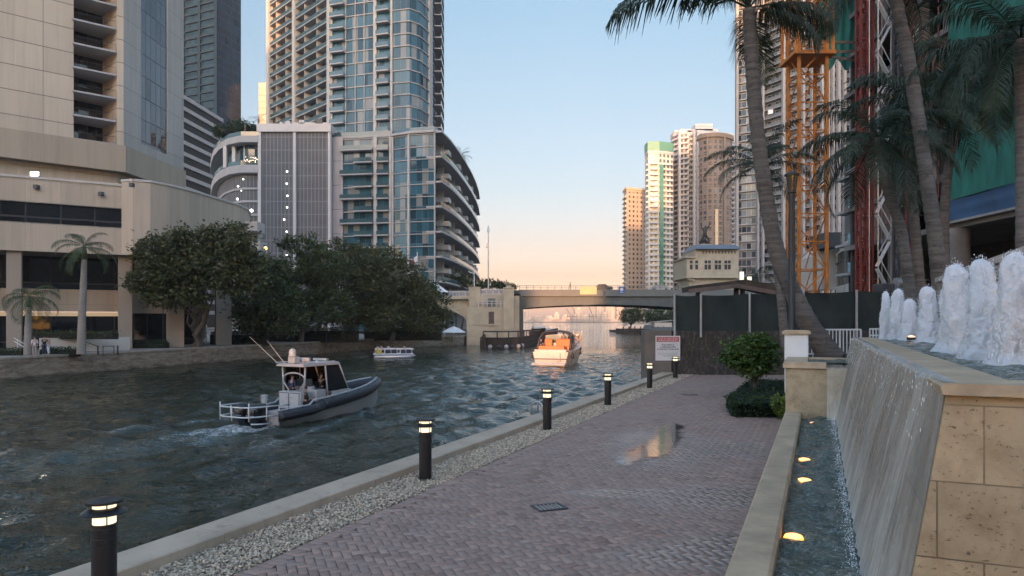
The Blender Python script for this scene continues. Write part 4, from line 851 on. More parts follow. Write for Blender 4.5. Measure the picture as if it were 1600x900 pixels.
def palm(name, label, path, radii, L, seed, fronds=None, n=18, m='palm', group=None, ll=0.8, nleaf=64, hang=0.75, droop=1.0, shaft=None, nuts=0, bark=None):
    rng = np.random.default_rng(seed); base = Vector(path[0]); rt = thing(name, label, 'palm tree', base, 0, group)
    P = [Vector(p) for p in path]; pts = []; rs = []                # smooth the path and ring the trunk
    for i in range(len(P) - 1):
        a, b_, c, d = P[max(i - 1, 0)], P[i], P[i + 1], P[min(i + 2, len(P) - 1)]; sub = max(4, int((c - b_).length / 0.16))
        for j in range(sub):
            q = j / sub; pts.append(0.5 * ((2 * b_) + (c - a) * q + (2 * a - 5 * b_ + 4 * c - d) * q * q + (-a + 3 * b_ - 3 * c + d) * q ** 3)); rs.append((radii[i] + (radii[i + 1] - radii[i]) * q) * (1 + (0.06 if j % 2 else -0.03) + rng.normal(0, 0.012)))
    pts.append(P[-1]); rs.append(radii[-1]); b = MB(); b.tube(pts, rs, 14); b.build('trunk', bark or M['bark_palm'], rt, smooth=True)
    top = P[-1]
    if shaft: b = MB(); b.tube([top - Vector((0, 0, 0.1)), top + Vector((0, 0, shaft * 0.5)), top + Vector((0, 0, shaft))], [radii[-1] * 1.15, radii[-1] * 1.05, radii[-1] * 0.5], 12); b.build('crownshaft', mat('green_crownshaft', (0.06, 0.09, 0.03), 0.5), rt, smooth=True); top = top + Vector((0, 0, shaft * 0.9))
    V = []; Q = []
    if fronds is None:
        fronds = []
        for k in range(n):
            q = k / n; fronds.append((k * 2.39996 + rng.normal(0, 0.15), 1.15 - 1.75 * q ** 0.85 + rng.normal(0, 0.1), L * rng.uniform(0.85, 1.1)))
    for az, el, l_ in fronds: frond_geom(top, az, el, l_, rng, nleaf, ll, droop * rng.uniform(0.85, 1.2), hang, 0.042, V, Q)
    np_mesh('crown', np.array(V) - np.array(base), Q, M[m], rt)
    if nuts:
        b = MB(); r_ = random.Random(seed)
        for k in range(nuts): a = r_.uniform(0, 6.28); b.ico((top.x + math.cos(a) * 0.26, top.y + math.sin(a) * 0.26, top.z - 0.3 - r_.random() * 0.25), 0.12, 2, 0.03, r_, (1, 1, 1.2))
        b.build('coconuts', mat('coconut', (0.07, 0.055, 0.03), 0.6), rt, smooth=True)
    return rt
def ppath(lst, Y0, Y1=None):
    n = len(lst); return [at(px, py, Y0 + ((Y1 or Y0) - Y0) * i / (n - 1)) for i, (px, py) in enumerate(lst)]
# near palms behind the fountain
p = ppath([(1302, 556), (1266, 510), (1238, 455), (1213, 390), (1196, 300), (1183, 200), (1175, 100), (1170, 14)], 21.0, 20.0); p[0].z = 1.4
fr = [(math.pi + 0.05, 0.46, 4.5), (math.pi - 0.35, 0.95, 4.0), (math.pi + 0.5, 1.05, 4.0), (0.0, 0.25, 2.7), (-0.25, -0.15, 2.5), (0.5, 0.4, 3.4), (1.2, 0.3, 3.6), (1.9, 0.9, 3.8), (2.5, 1.2, 3.8), (-1.0, 0.7, 3.4), (-1.7, 1.15, 3.4), (-2.3, 1.2, 3.4), (0.2, 0.9, 3.6), (1.0, 1.1, 3.6), (2.2, 1.2, 3.6), (-1.2, 1.2, 3.6), (0.9, -0.5, 2.4), (2.9, 1.35, 3.8)]
palm('coconut_palm', 'tall curved coconut palm with a thick foot behind the white pillar', p, [0.37, 0.29, 0.25, 0.23, 0.21, 0.20, 0.19, 0.17], 3.9, 1, fr, group='coconut palms behind the fountain', ll=1.1, nleaf=92, hang=0.85)
p = ppath([(1228, 512), (1217, 440), (1205, 370), (1196, 300), (1190, 258)], 27.0); p[0].z = 1.4
palm('coconut_palm', 'slimmer coconut palm close behind the curved palm, its crown low against the pale towers', p, [0.18, 0.145, 0.13, 0.12, 0.11], 2.4, 2, [(3.1, 0.35, 2.5), (2.7, 0.7, 2.4), (-2.8, 0.1, 2.3), (0.1, 0.3, 2.2), (-0.4, 0.5, 2.2), (0.8, 0.9, 2.3), (1.6, 0.5, 2.3), (2.1, 1.0, 2.3), (-1.4, 0.7, 2.0), (-2.1, 0.9, 2.1), (1.1, 0.0, 2.2), (2.9, -0.25, 2.2), (-0.9, 1.2, 2.3), (0.3, -0.35, 2.0)], group='coconut palms behind the fountain', ll=0.9, hang=0.6)
p = ppath([(1478, 470), (1462, 380), (1441, 230), (1421, 100), (1404, 20), (1390, -70)], 24.0); p[0].z = 1.4
palm('coconut_palm', 'thick rough trunked coconut palm leaning left, its crown above the picture', p, [0.27, 0.235, 0.215, 0.205, 0.195, 0.185], 3.8, 3, group='coconut palms behind the fountain')
p = ppath([(1432, 468), (1412, 380), (1393, 315), (1380, 265), (1374, 215)], 26.5); p[0].z = 1.4
palm('coconut_palm', 'dark bushy coconut palm with low drooping fronds before the red mast', p, [0.23, 0.19, 0.185, 0.18, 0.17], 3.4, 4, n=24, group='coconut palms behind the fountain', ll=0.95, droop=1.15, nuts=6)
p = ppath([(1446, 468), (1432, 380), (1425, 290), (1436, 215), (1452, 160)], 29.5); p[0].z = 1.4
palm('coconut_palm', 'thin coconut palm between the two thicker leaning trunks', p, [0.22, 0.19, 0.18, 0.17, 0.16], 3.6, 5, n=22, group='coconut palms behind the fountain', ll=0.95)
p = ppath([(1601, 470), (1600, 300), (1597, 150), (1594, 62)], 17.0); p[0].z = 1.4
palm('coconut_palm', 'coconut palm with an upright trunk at the right edge of the picture', p, [0.20, 0.17, 0.15, 0.14], 2.7, 6, n=22, group='coconut palms behind the fountain', ll=0.95, hang=0.85, droop=1.2)
p = ppath([(1482, 455), (1476, 330), (1494, 200), (1520, 120)], 32); p[0].z = 1.4
palm('coconut_palm', 'coconut palm in the back whose fronds hang before the green netting', p, [0.22, 0.19, 0.18, 0.16], 3.8, 7, n=22, group='coconut palms behind the fountain', ll=1.0, droop=1.1)
p = ppath([(1184, 470), (1183, 450), (1182, 428)], 92); palm('coconut_palm', 'small dark palm by the white building beyond the fence', p, [0.3, 0.25, 0.22], 3.3, 8, n=18, ll=0.8, nleaf=28)
# royal palms on the far promenade
p = ppath([(127, 556), (128, 500), (130, 450), (132, 404)], 67.5); p[0].z = FARZ
palm('royal_palm', 'taller royal palm with a smooth pale trunk on the far promenade', p, [0.42, 0.34, 0.31, 0.22], 3.3, 11, n=16, m='palm_far', group='royal palms on the far promenade', ll=0.85, nleaf=44, hang=0.7, shaft=1.2, bark=mat('royal_bark', (0.24, 0.22, 0.19), 0.85, var=0.15, scale=2, bump=0.2), droop=1.25)
p = ppath([(43, 558), (44, 520), (45, 478)], 66.0); p[0].z = FARZ
palm('royal_palm', 'shorter royal palm at the left edge beside the two people', p, [0.36, 0.32, 0.2], 3.2, 12, n=16, m='palm_far', group='royal palms on the far promenade', ll=0.85, nleaf=44, hang=0.85, shaft=0.9, bark=bpy.data.materials['royal_bark'], droop=1.5)

# clipped shrub on a stem, hedge, lime plant
YT = 22.9; tc = (PX(1174, YT), YT, PZ(556, YT))
ts = tree('topiary_shrub', 'round glossy green shrub on a short bare trunk before the dark wall', (PX(1181, YT), YT, -0.05), [(tc, (0.82, 0.8, 0.66)), ((tc[0] - 0.35, YT - .2, tc[2] - 0.22), (0.5, 0.5, 0.42)), ((tc[0] + 0.3, YT, tc[2] + 0.25), (0.5, 0.5, 0.4)), ((tc[0] + 0.05, YT - .3, tc[2] - 0.1), (0.55, 0.5, 0.5)), ((tc[0] - 0.62, YT, tc[2] - 0.05), (0.34, 0.4, 0.28)), ((tc[0] + 0.12, YT, tc[2] + 0.58), (0.34, 0.35, 0.22))], 5600, 0.15, M['leaf_bright'], 71, 0.075, 1, cat='shrub', clump=0.16, per=20)
hp = [(5.95, 18.75), (7.35, 18.75), (7.9, 19.9), (10.1, 26.0), (8.9, 26.3), (6.35, 20.6)]
rng = np.random.default_rng(77); hd = thing('clipped_hedge', 'low dark clipped hedge around the foot of the round shrub', 'hedge', (7.2, 20.5, 0))
b = MB(); b.prism([(x * 0.97 + 0.2, y * 0.985 + 0.33) for x, y in hp], 0.0, 0.36); b.build('twigs', mat('hedge_core', (0.012, 0.014, 0.008), 0.95, var=0.4, scale=10), hd)
def inpoly(x, y, P):
    c = False
    for i in range(len(P)):
        (x1, y1), (x2, y2) = P[i], P[i - 1]
        if (y1 > y) != (y2 > y) and x < (x2 - x1) * (y - y1) / (y2 - y1) + x1: c = not c
    return c
P = []
while len(P) < 9000:
    x, y = rng.uniform(5.7, 10.3), 18.5 + 8 * rng.random() ** 1.3
    if inpoly(x, y, hp): P.append((x + rng.normal(0, .03), y + rng.normal(0, .03), (0.36 + 0.05 * math.sin(x * 5) * math.sin(y * 4) + rng.normal(0, 0.035)) if rng.random() < 0.55 else rng.uniform(0.03, 0.4)))
for k in range(4500):
    i = rng.choice(6, p=[.3, .1, .1, .05, .1, .35]); a, c = np.array(hp[i]), np.array(hp[(i + 1) % 6]); q = a + (c - a) * rng.random(); P.append((q[0] + rng.normal(0, .05), q[1] + rng.normal(0, .05), rng.uniform(0.02, 0.42)))
V, Fq = leaf_quads(np.array(P), 0.075, rng); np_mesh('leaves', V - np.array([7.2, 20.5, 0]), Fq, M['leaf_hedge'], hd)
lp_ = thing('lime_plant', 'small bright yellow green leafy plant against the foot of the white pillar', 'plant', (7.05, 18.45, 0)); b = MB(); P = []; D = []
for k in range(16):
    a = rng.uniform(0, 6.28); tip = np.array([7.05 + math.cos(a) * rng.uniform(.1, .36), 18.45 + math.sin(a) * rng.uniform(.1, .3), rng.uniform(.3, .72)]); b.tube([(7.05, 18.45, 0), tuple(tip * 0.5 + np.array([7.05, 18.45, 0.1]) * 0.5), tuple(tip)], [.012, .009, .004], 5)
    for j in range(16): q = rng.uniform(.35, 1.05); P.append(np.array([7.05, 18.45, 0]) * (1 - q) + tip * q + rng.normal(0, .05, 3)); D.append(np.array([math.cos(a), math.sin(a), 0.2]))
b.build('stems', M['bark'], lp_); V, Fq = leaf_quads(np.array(P), 0.17, rng, asp=0.42, nrm=np.array(D)); np_mesh('leaves', V - np.array([7.05, 18.45, 0]), Fq, M['leaf_lime'], lp_)
sp = thing('garden_spotlight', 'small yellow spotlight glowing in the hedge at the foot of the round shrub', 'spotlight', at(1183, 628, 20.3)); b = MB(); b.cyl((0, 0, -0.3), (0, 0, -0.02), 0.02, n=8); b.build('stake', M['black'], sp, world=False); b = MB(); b.ico((0, 0, 0.01), 0.045, 2); b.build('lens', emis('spot_yellow', (1.0, 0.85, 0.1), 6), sp, world=False, smooth=True)
pl_ = bpy.data.lights.new('spot_glow', 'POINT'); pl_.energy = 1.6; pl_.color = (1, 0.85, 0.35); pl_.shadow_soft_size = 0.05; plo = bpy.data.objects.new('spot_glow', pl_); C.objects.link(plo); plo.parent = sp; plo.location = (0, -0.05, 0.1)
# planting on the far promenade
def bush_row(label, x0, x1, py, Y, h, seed, m='leaf', name='hedge'):
    rng = np.random.default_rng(seed); xa, xb = PX(x0, Y), PX(x1, Y); n = int((xb - xa) * 260 * h); z0 = PZ(py, Y)
    b = MB(); b.box2((xa, Y - .4, z0), (xb, Y + .4, z0 + h * .8)); rt = thing(name, label, 'hedge', ((xa + xb) / 2, Y, z0)); b.build('twigs', bpy.data.materials['hedge_core'], rt)
    P = np.stack([rng.uniform(xa, xb, n), Y + rng.normal(-.1, .38, n), z0 + h * (0.1 + 0.95 * rng.random(n) ** 0.6) + 0.12 * np.sin(np.linspace(0, 60, n))], -1); V, Fq = leaf_quads(P, 0.2, rng); np_mesh('leaves', V - np.array([(xa + xb) / 2, Y, z0]), Fq, M[m], rt)
bush_row('dark clipped hedge behind the two people on the far promenade', 66, 122, 557, 68, 0.85, 91, 'leaf_hedge'); bush_row('dark hedge at the left edge of the far promenade', -20, 38, 560, 66, 0.9, 92, 'leaf_hedge')
bush_row('low olive planting along the top of the white terrace wall', 50, 182, 530, 73.0, 0.75, 93, 'leaf2'); bush_row('dark shrubs under the overhang right of the big square column', 205, 262, 546, 83, 1.0, 94, 'leaf_hedge')
bush_row('dark understorey shrubs below the middle of the far tree row', 420, 560, 535, 108, 2.2, 95, 'leaf_hedge'); bush_row('dark understorey shrubs at the end of the far tree row', 570, 690, 532, 122, 2.0, 96, 'leaf_hedge'); bush_row('dark shrubs behind the pale forked trunks', 330, 420, 540, 95, 1.8, 97, 'leaf_hedge')
# ================================================================== BUILDINGS
def pp(lst): return [(PX(px, Y), Y) for px, Y in lst]
def zat(py, Y): return PZ(py, Y)
def lerp2(a, b, q): return (a[0] + (b[0] - a[0]) * q, a[1] + (b[1] - a[1]) * q)
def sub(pts, u0, u1):                                  # piece of a plan polyline between two lengths
    out = []; u = 0
    for a, b in zip(pts[:-1], pts[1:]):
        L = math.hypot(b[0] - a[0], b[1] - a[1])
        if u + L > u0 and u < u1:
            q0, q1 = max(0, (u0 - u) / L), min(1, (u1 - u) / L)
            if not out: out.append(lerp2(a, b, q0))
            out.append(lerp2(a, b, q1))
        u += L
    return out
def plen(pts): return sum(math.hypot(b[0] - a[0], b[1] - a[1]) for a, b in zip(pts[:-1], pts[1:]))
def part(mb, name, m, root, **k): return mb.build(name, m, root, **k)
def closed(pts, depth=25):                             # a plan polyline closed by a narrower back some way behind it
    (ax, ay), (bx, by) = pts[0], pts[-1]; ka, kb = 1 + depth / ay, 1 + depth / by; A, B = (ax * ka, ay * ka), (bx * kb, by * kb); return pts + [lerp2(B, A, 0.04), lerp2(A, B, 0.04)]
def repeat_z(o, zs, root):                             # copies of one storey's part at each level
    for z in zs:
        c = o.copy(); C.objects.link(c); c.parent = root; c.location = o.location + Vector((0, 0, z))
M['tan'] = panelled('tan_concrete_panels', (0.52, 0.445, 0.345), 9.0, 3.1, 0.11, 0.38, 0.8)
M['tan2'] = panelled('tan_belt_panels', (0.38, 0.32, 0.24), 9.0, 9.0, 0.07, 0.6, 0.8)
M['tan_drum'] = panelled('tan_fluted_panels', (0.47, 0.40, 0.31), 1.9, 20.0, 0.05, 0.7, 0.8)
M['tan_pod'] = panelled('tan_podium_panels', (0.46, 0.39, 0.30), 3.2, 4.4, 0.05, 0.65, 0.8)
M['bronze_glass'] = glazing('bronze_glass', (0.02, 0.018, 0.016), 1.1, 3.1, (0.03, 0.027, 0.024), 0.06, 0.1, 0.06, 0.7, 0.4, 0.0)
M['dark_glass'] = glazing('dark_glass', (0.012, 0.014, 0.016), 3.2, 3.4, (0.03, 0.03, 0.03), 0.14, 0.2, 0.05, 0.7, 0.4)
M['teal_glass'] = glazing('teal_glass', (0.022, 0.078, 0.110), 1.5, 2.95, (0.11, 0.14, 0.155), 0.06, 0.10, 0.08, 0.5, 0.5, 0.16)
M['tealdark'] = glazing('dark_teal_glass', (0.006, 0.020, 0.040), 1.6, 3.6, (0.014, 0.034, 0.05), 0.10, 0.5, 0.10, 0.2, 0.5)
M['balc_glass'] = mat('balcony_glass', (0.04, 0.085, 0.095), 0.12, var=0.3, scale=0.4, spec=0.8)
M['slab'] = mat('pale_slab_edge', (0.36, 0.35, 0.345), 0.75, var=0.1, scale=0.4)
M['slab_white'] = mat('white_slab_edge', (0.52, 0.49, 0.47), 0.75, var=0.1, scale=0.3)
M['pier'] = mat('warm_white_pier', (0.43, 0.415, 0.39), 0.75, var=0.08, scale=0.3)

# ---- the hotel on the far bank
ht = thing('hotel_building', 'big tan concrete hotel with a tower, podium and curved drum on the far bank', 'building', (-48, 92, FARZ))
TW = pp([(-75, 83), (115, 91.4)]); c183, c193, c287 = pp([(183, 94.5), (193, 95), (287, 111)]); zb = 26.1; zt_ = 58
b = MB(); b.wall(TW, zb, zt_); b.wall([c183, c193], zb, zt_, 1.0); part(b, 'tower_wall', M['tan'], ht)
rb = pp([(115, 91.4)])[0]; dep = 2.2; g0, g1 = pp([(108, 94.2), (160, 97.4)])
b = MB(); b.wall([rb, g0], zb, zt_); part(b, 'recess_side', M['tan'], ht); b = MB(); b.wall([g1, c183], zb, zt_); part(b, 'recess_side', M['tan'], ht)
for k in range(10):
    z = zb + 3.1 * k; b = MB(); b.wall([g0, g1], z + 0.12, z + 2.98); part(b, 'window', M['bronze_glass'], ht)
    b = MB(); b.add([(rb[0] + .1, rb[1] - .35, z - 0.12), (c183[0], c183[1] - .25, z - 0.12), (g1[0], g1[1], z - .12), (g0[0], g0[1], z - .12), (rb[0] + .1, rb[1] - .35, z + 0.10), (c183[0], c183[1] - .25, z + .10), (g1[0], g1[1], z + .10), (g0[0], g0[1], z + .10)], [(0, 1, 2, 3), (4, 7, 6, 5), (0, 4, 5, 1)]); part(b, 'balcony_slab', M['slab'], ht)
    b = MB(); a_, b_ = lerp2(rb, c183, 0.03), lerp2(rb, c183, 0.97); b.bar((a_[0], a_[1], z + 1.05), (b_[0], b_[1], z + 1.05), 0.04, 0.04)
    for q in range(0, 25): p = lerp2(a_, b_, q / 24); b.bar((p[0], p[1], z + .1), (p[0], p[1], z + 1.05), 0.014, 0.014)
    part(b, 'railing', M['black'], ht)
RF = [c193, c287]; LR = plen(RF); w0, w1 = LR * 0.26, LR * 0.70
b = MB(); s_ = sub(RF, 0, w0); b.wall(s_, zb, zt_, 3); s_ = sub(RF, w1, LR); b.wall(s_, zb, zt_, 5); b.wall(sub(RF, w0, w1), zb, zb + 1.4, 5); b.wall([c287, (c287[0] - 30, c287[1] + 6)], zb, zt_); part(b, 'side_wall', panelled('skylit_tan_panels', (0.43, 0.40, 0.36), 9.0, 3.1, 0.07, 0.5, 0.7), ht)  # greyer copy of the tan panels; cool sky light put into its colour
M['mirror_glass'] = glazing('mirror_window_glass', (0.10, 0.11, 0.125), 1.35, 3.1, (0.04, 0.04, 0.045), 0.08, 0.10, 0.03, 1.0, 0.25, 0.0, 0.6, 0.03)
b = MB(); b.wall(offset(sub(RF, w0, w1), -0.15), zb + 1.4, zt_); part(b, 'mirror_window', M['mirror_glass'], ht)
TF = [TW[0], c193, c287]
b = MB(); b.ribbon(TF, -6, 0.35, zb - 3.6, zb - 0.02); b.wall(offset(TF, 0.36), zb - 3.58, zb - 0.03); part(b, 'belt_band', M['tan2'], ht)
b = MB(); b.wall(offset(TF, -1.2), 14, zb - 3.6); part(b, 'recessed_storey', M['tan_pod'], ht)
PF = pp([(-80, 71.4), (0, 74.2), (190, 80)]); DR0 = pp([(190, 80), (208, 79.6)]); DR = pp([(208, 79.6), (235, 80.4), (265, 82.6), (295, 85.6), (325, 89.5), (352, 93.5), (374, 97), (388, 101), (391, 106)])
z0, z1 = 10.0, 17.8; LP = plen(PF)
b = MB(); b.wall(PF, z0, 13.1); b.wall(PF, 15.2, z1); part(b, 'podium_wall', M['tan_pod'], ht)
b = MB(); b.wall(offset(PF, -0.25), 13.1, 15.2); part(b, 'strip_window', M['dark_glass'], ht)
b = MB(); b.ribbon(PF, -0.3, 0.0, 13.0, 13.1); b.ribbon(PF, -0.3, 0.0, 15.2, 15.3); part(b, 'window_frame', M['darkgrey'], ht)
b = MB(); b.wall(DR0, z0, 18.3, 2); b.wall(DR, z0 + 0.3, 18.3); part(b, 'drum_wall', M['tan_drum'], ht, auto=30)
b = MB(); b.ribbon(DR, -5, 0.12, 18.3, 18.55); b.ribbon(DR0, -5, .12, 18.3, 18.55); b.ribbon(PF, -9, 0.1, z1, z1 + 0.25); part(b, 'parapet', M['offwhite'], ht)
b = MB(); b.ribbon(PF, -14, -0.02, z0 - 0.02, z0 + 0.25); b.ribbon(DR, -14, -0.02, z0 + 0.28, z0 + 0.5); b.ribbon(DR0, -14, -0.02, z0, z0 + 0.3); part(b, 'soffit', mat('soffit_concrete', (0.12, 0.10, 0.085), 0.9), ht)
PB = offset(PF, -6.5); DB = offset(DR, -6.0)
b = MB(); b.wall(PB, FARZ, 3.2); b.wall(PB, 6.2, z0); part(b, 'lobby_glass', M['dark_glass'], ht)
b = MB(); b.wall(offset(PB, 0.2), 3.6, 6.2); part(b, 'spandrel', M['tan_pod'], ht)
b = MB(); b.wall(offset(PB, 0.3), 3.05, 3.5); part(b, 'lit_cove', emis('warm_cove_light', (1, 0.70, 0.36), 0.32, (0.3, 0.25, 0.2)), ht)
b = MB(); b.wall(DB, FARZ, z0 + 0.3); part(b, 'lobby_glass', M['dark_glass'], ht)
for px, Y, w in ((15, 74.9, 1.35), (190, 80.6, 1.45), (269, 84.2, 1.9), (345, 92, 1.9)):
    x = PX(px, Y); b = MB(); b.box((x, Y + .75, (FARZ + z0 + .28) / 2), (w, w * 0.8, z0 + .27 - FARZ), 0.5); part(b, 'column', M['tan_pod'], ht, bevel=0.04)
b = MB(); a_, b_ = pp([(201, 83)])[0], pp([(262, 86.5)])[0]; b.wall([a_, b_], 3.4, 5.7); b.ribbon([a_, b_], -1, -.01, 3.4, 5.7); part(b, 'spandrel', M['offwhite'], ht)
for k in range(4): 
    a_ = lerp2(pp([(205, 89)])[0], pp([(262, 92)])[0], k / 4 + .03); b_ = lerp2(pp([(205, 89)])[0], pp([(262, 92)])[0], k / 4 + .22); b = MB(); b.wall([a_, b_], 2.3, 3.1); part(b, 'lit_window', emis('warm_window_light', (1, 0.68, 0.34), 0.32, (.3, .25, .2)), ht)
TWL = pp([(62, 71.5), (203, 76.8)]); b = MB(); b.ribbon(TWL, -0.4, 0, FARZ, 0.75); b.wall(offset(TWL, 0.01), FARZ, 0.74); part(b, 'terrace_wall', M['offwhite'], ht)
for px, pt, pb_, w in ((398, 348, 364, 20), (399, 378, 393, 26), (396, 402, 420, 28)): b = MB(); b.box((PX(px, 99), 99, (zat(pt, 99) + zat(pb_, 99)) / 2), (w * 99 / F, 3.0, zat(pt, 99) - zat(pb_, 99))); part(b, 'terrace', M['offwhite'], ht, bevel=.05)
b = MB(); b.box((PX(395, 101), 101, zat(400, 101)), (2.0, 2.0, 9)); part(b, 'stair_core', M['offwhite'], ht)
for vx, vy in ((158, 303), (57, 292), (206, 289)):
    b = MB(); b.box(at(vx, vy, 78.6 if vx > 100 else 75.6) + Vector((0, .0, 0)), (.42, .5, .42)); part(b, 'vent', M['darkgrey'], ht)
wl = at(56, 272, 77.3); b = MB(); b.box(wl, (0.7, 0.35, 0.3)); o = part(b, 'wall_light', M['darkgrey'], ht); b = MB(); b.box(wl + Vector((0, -.2, -.02)), (0.9, 0.06, 0.42)); part(b, 'lens', emis('cool_flood_lens', (1, 1, .92), 7), ht)
fl = bpy.data.lights.new('flood_glow', 'POINT'); fl.energy = 26; fl.color = (1, .9, .65); fl.shadow_soft_size = .2; fo = bpy.data.objects.new('flood_glow', fl); C.objects.link(fo); fo.parent = ht; fo.location = wl + Vector((0, -.7, -.3)) - ht.location
al = thing('amber_sign_light', 'small amber round light on the terrace corner right of the drum', 'light', at(415, 388, 97)); b = MB(); b.ico((0, 0, 0), 0.26, 2); b.build('lens', emis('amber_round', (1, .55, .08), 2.5), al, world=False, smooth=True); b = MB(); b.box((-0.2, 0.3, 0), (.7, .3, .15)); b.build('bracket', M['darkgrey'], al, world=False)
hr = thing('terrace_handrail', 'dark handrail gate on the far promenade before the white terrace wall', 'handrail', at(165, 548, 70))
for px in (153, 161, 178, 184): b = MB(); b.cyl(at(px, 554, 69), at(px, 540, 69), 0.07 if px in (153, 184) else .04, n=8); b.build('post', M['black'], hr)
b = MB(); b.bar(at(133, 534, 69.5), at(153, 541, 69), .05, .06); b.bar(at(161, 541, 69), at(178, 541, 69), .05, .06); b.build('rail', M['black'], hr)
hr2 = thing('terrace_handrail', 'pale stair handrail at the left edge behind the shorter royal palm', 'handrail', at(35, 545, 69))
b = MB()
for dy in (0, 5): b.bar(at(22, 528 + dy, 69), at(42, 540 + dy, 68.5), .06, .06)
b.bar(at(27, 545, 69), at(27, 530, 69), .05, .05); b.build('rail', M['rail_white'], hr2)
# ---- banded office and dark glass tower behind it
of = thing('office_building', 'white and dark horizontally banded office block behind the hotel', 'building', (PX(310, 230), 230, FARZ)); OB = pp([(262, 216), (347, 252)]); zo = 74.5
b = MB(); b.wall(OB, 0, zo - .5); part(b, 'glass_wall', mat('dark_ribbon_glass', (.02, .021, .024), .5, spec=.15), of); b = MB(); b.ribbon(OB, -2, 0.5, zo - 1.25, zo); s0 = part(b, 'floor_band', M['slab_white'], of); repeat_z(s0, [-3.62 * k for k in range(1, 20)], of)
b = MB(); b.prism(closed([(p[0], p[1] + .3) for p in OB]), 0, zo - .4); part(b, 'core', M['darkgrey'], of)
dg = thing('glass_tower', 'dark blue green glass tower rising behind the banded office block', 'building', (PX(330, 320), 320, FARZ)); DT = pp([(270, 330), (287, 318), (338, 310), (376, 326)])
b = MB(); b.wall(DT, 0, 160); part(b, 'glass_wall', M['tealdark'], dg); b = MB(); b.prism(closed([(p[0], p[1] + .4) for p in DT]), 0, 160); part(b, 'core', M['darkgrey'], dg)
b = MB(); b.ribbon(DT[:3], 0, 0.7, 60, 60.5); s0 = part(b, 'floor_band', mat('teal_band', (.016, .036, .066), .9, spec=.1), dg); repeat_z(s0, [3.6 * k for k in range(1, 27)] + [-3.6 * k for k in range(1, 6)], dg)
for q in (0.0, 0.5, 1.0): p = lerp2(DT[1], DT[2], q); b = MB(); b.box((p[0], p[1] - .5, 80), (1.2, 1.0, 160)); part(b, 'pier', mat('teal_pier', (.010, .026, .048), .9, spec=.1), dg)
cb = thing('cream_building', 'slim cream tower peeping out behind the diagonal balconies', 'building', (PX(411, 330), 330, FARZ)); b = MB(); b.wall(pp([(404, 331), (430, 330)]), 0, zat(128, 330)); part(b, 'wall', panelled('cream_panels', (.5, .44, .36), 4, 3, .3, .6), cb); b = MB(); b.prism(closed(pp([(404, 331.4), (430, 330.4)]), 10), 0, zat(128.4, 330)); part(b, 'core', M['offwhite'], cb)

# ---- curved condominium tower with its podium
ep = thing('condo_tower', 'tall curved teal glass condominium tower with white balconies and a rounded podium wing', 'building', (PX(560, 180), 180, FARZ))
A_, B_, C_ = pp([(418, 208)])[0], pp([(518, 181)])[0], pp([(614, 176)])[0]; fh = 3.03; zr = 49.5; nfl = 22; zT = zr + fh * nfl
AB = [A_, B_]; BC = [B_, C_]; CH = pp([(614, 176), (640, 175), (655, 177), (668, 181.5), (677, 188), (682, 197), (683, 212)])
b = MB(); b.wall(offset(AB, -2.0), zr - 3, zT); b.wall(BC, zr - 3, zT, 3); part(b, 'glass_wall', M['teal_glass'], ep)
b = MB(); b.wall(CH, zr - 3, zT, 7); part(b, 'curved_glass', M['teal_glass'], ep, auto=40)
b = MB(); b.prism([A_, (A_[0] + 3, A_[1] - 1)] + [(p[0], p[1] + .6) for p in [(B_[0], B_[1] + 3), C_]] + [(p[0] - .6, p[1] + .8) for p in CH[1:]] + [(A_[0], 225)], zr - 3, zT - .1); part(b, 'core', M['darkgrey'], ep)
b = MB(); b.ribbon(AB, -2.0, 0.15, 0, 0.28); s0 = part(b, 'balcony_slab', M['slab'], ep); s0.location.z += zr; repeat_z(s0, [fh * k for k in range(1, nfl)], ep)
b = MB(); b.ribbon(AB, 0.06, 0.12, 0.3, 1.2); s0 = part(b, 'balcony_rail', M['balc_glass'], ep); s0.location.z += zr; repeat_z(s0, [fh * k for k in range(1, nfl)], ep)
LA = plen(AB)
for k, q in enumerate((0.14, 0.30, 0.60, 0.78)):
    s_ = sub(AB, LA * q, LA * q + 0.25); i = offset(s_, -2.0); o_ = offset(s_, -0.15); b = MB()
    for f_ in range(nfl): b.prism([i[0], i[1], o_[1], o_[0]], zr + f_ * fh + .29, zr + f_ * fh + fh - .02)
    part(b, 'balcony_divider', M['pier'], ep)
for q0, q1 in ((0.0, 0.045), (0.44, 0.48), (0.955, 1.0)): s_ = sub(AB, LA * q0, LA * q1); b = MB(); b.ribbon(s_, -2, 0.5, zr - 3, zT); part(b, 'pier', M['pier'], ep)
LBc = plen(BC)
def fu(px): return LBc * (px - 518) / 96
b = MB(); b.ribbon(BC, 0.0, 0.25, 0, 0.24); b.ribbon(CH, 0.0, 0.25, 0, 0.24); s0 = part(b, 'floor_band', M['slab'], ep); s0.location.z += zr; repeat_z(s0, [fh * k for k in range(1, nfl)], ep)
for (xa, xb, dep) in ((519, 541, 1.5), (591, 610, 1.4)):
    s_ = sub(BC, fu(xa), fu(xb)); b = MB(); b.ribbon(s_, 0.26, dep, 0, 0.3); b.mi = 1; b.ribbon(s_, dep - .08, dep - .02, .31, 1.25); s0 = part(b, 'balcony', [M['slab'], M['balc_glass']], ep); s0.location.z += zr; repeat_z(s0, [fh * k for k in range(1, nfl)], ep)
for xa, xb in ((518, 520.5), (585, 590), (611, 614)): s_ = sub(BC, fu(xa), fu(xb)); b = MB(); b.ribbon(s_, -1, 0.45, zr - 3, zT); part(b, 'pier', M['pier'], ep)
for px in (541, 556, 570): s_ = sub(BC, fu(px), fu(px) + .16); b = MB(); b.ribbon(s_, 0, 0.3, zr - 3, zT); part(b, 'mullion', M['pier'], ep)
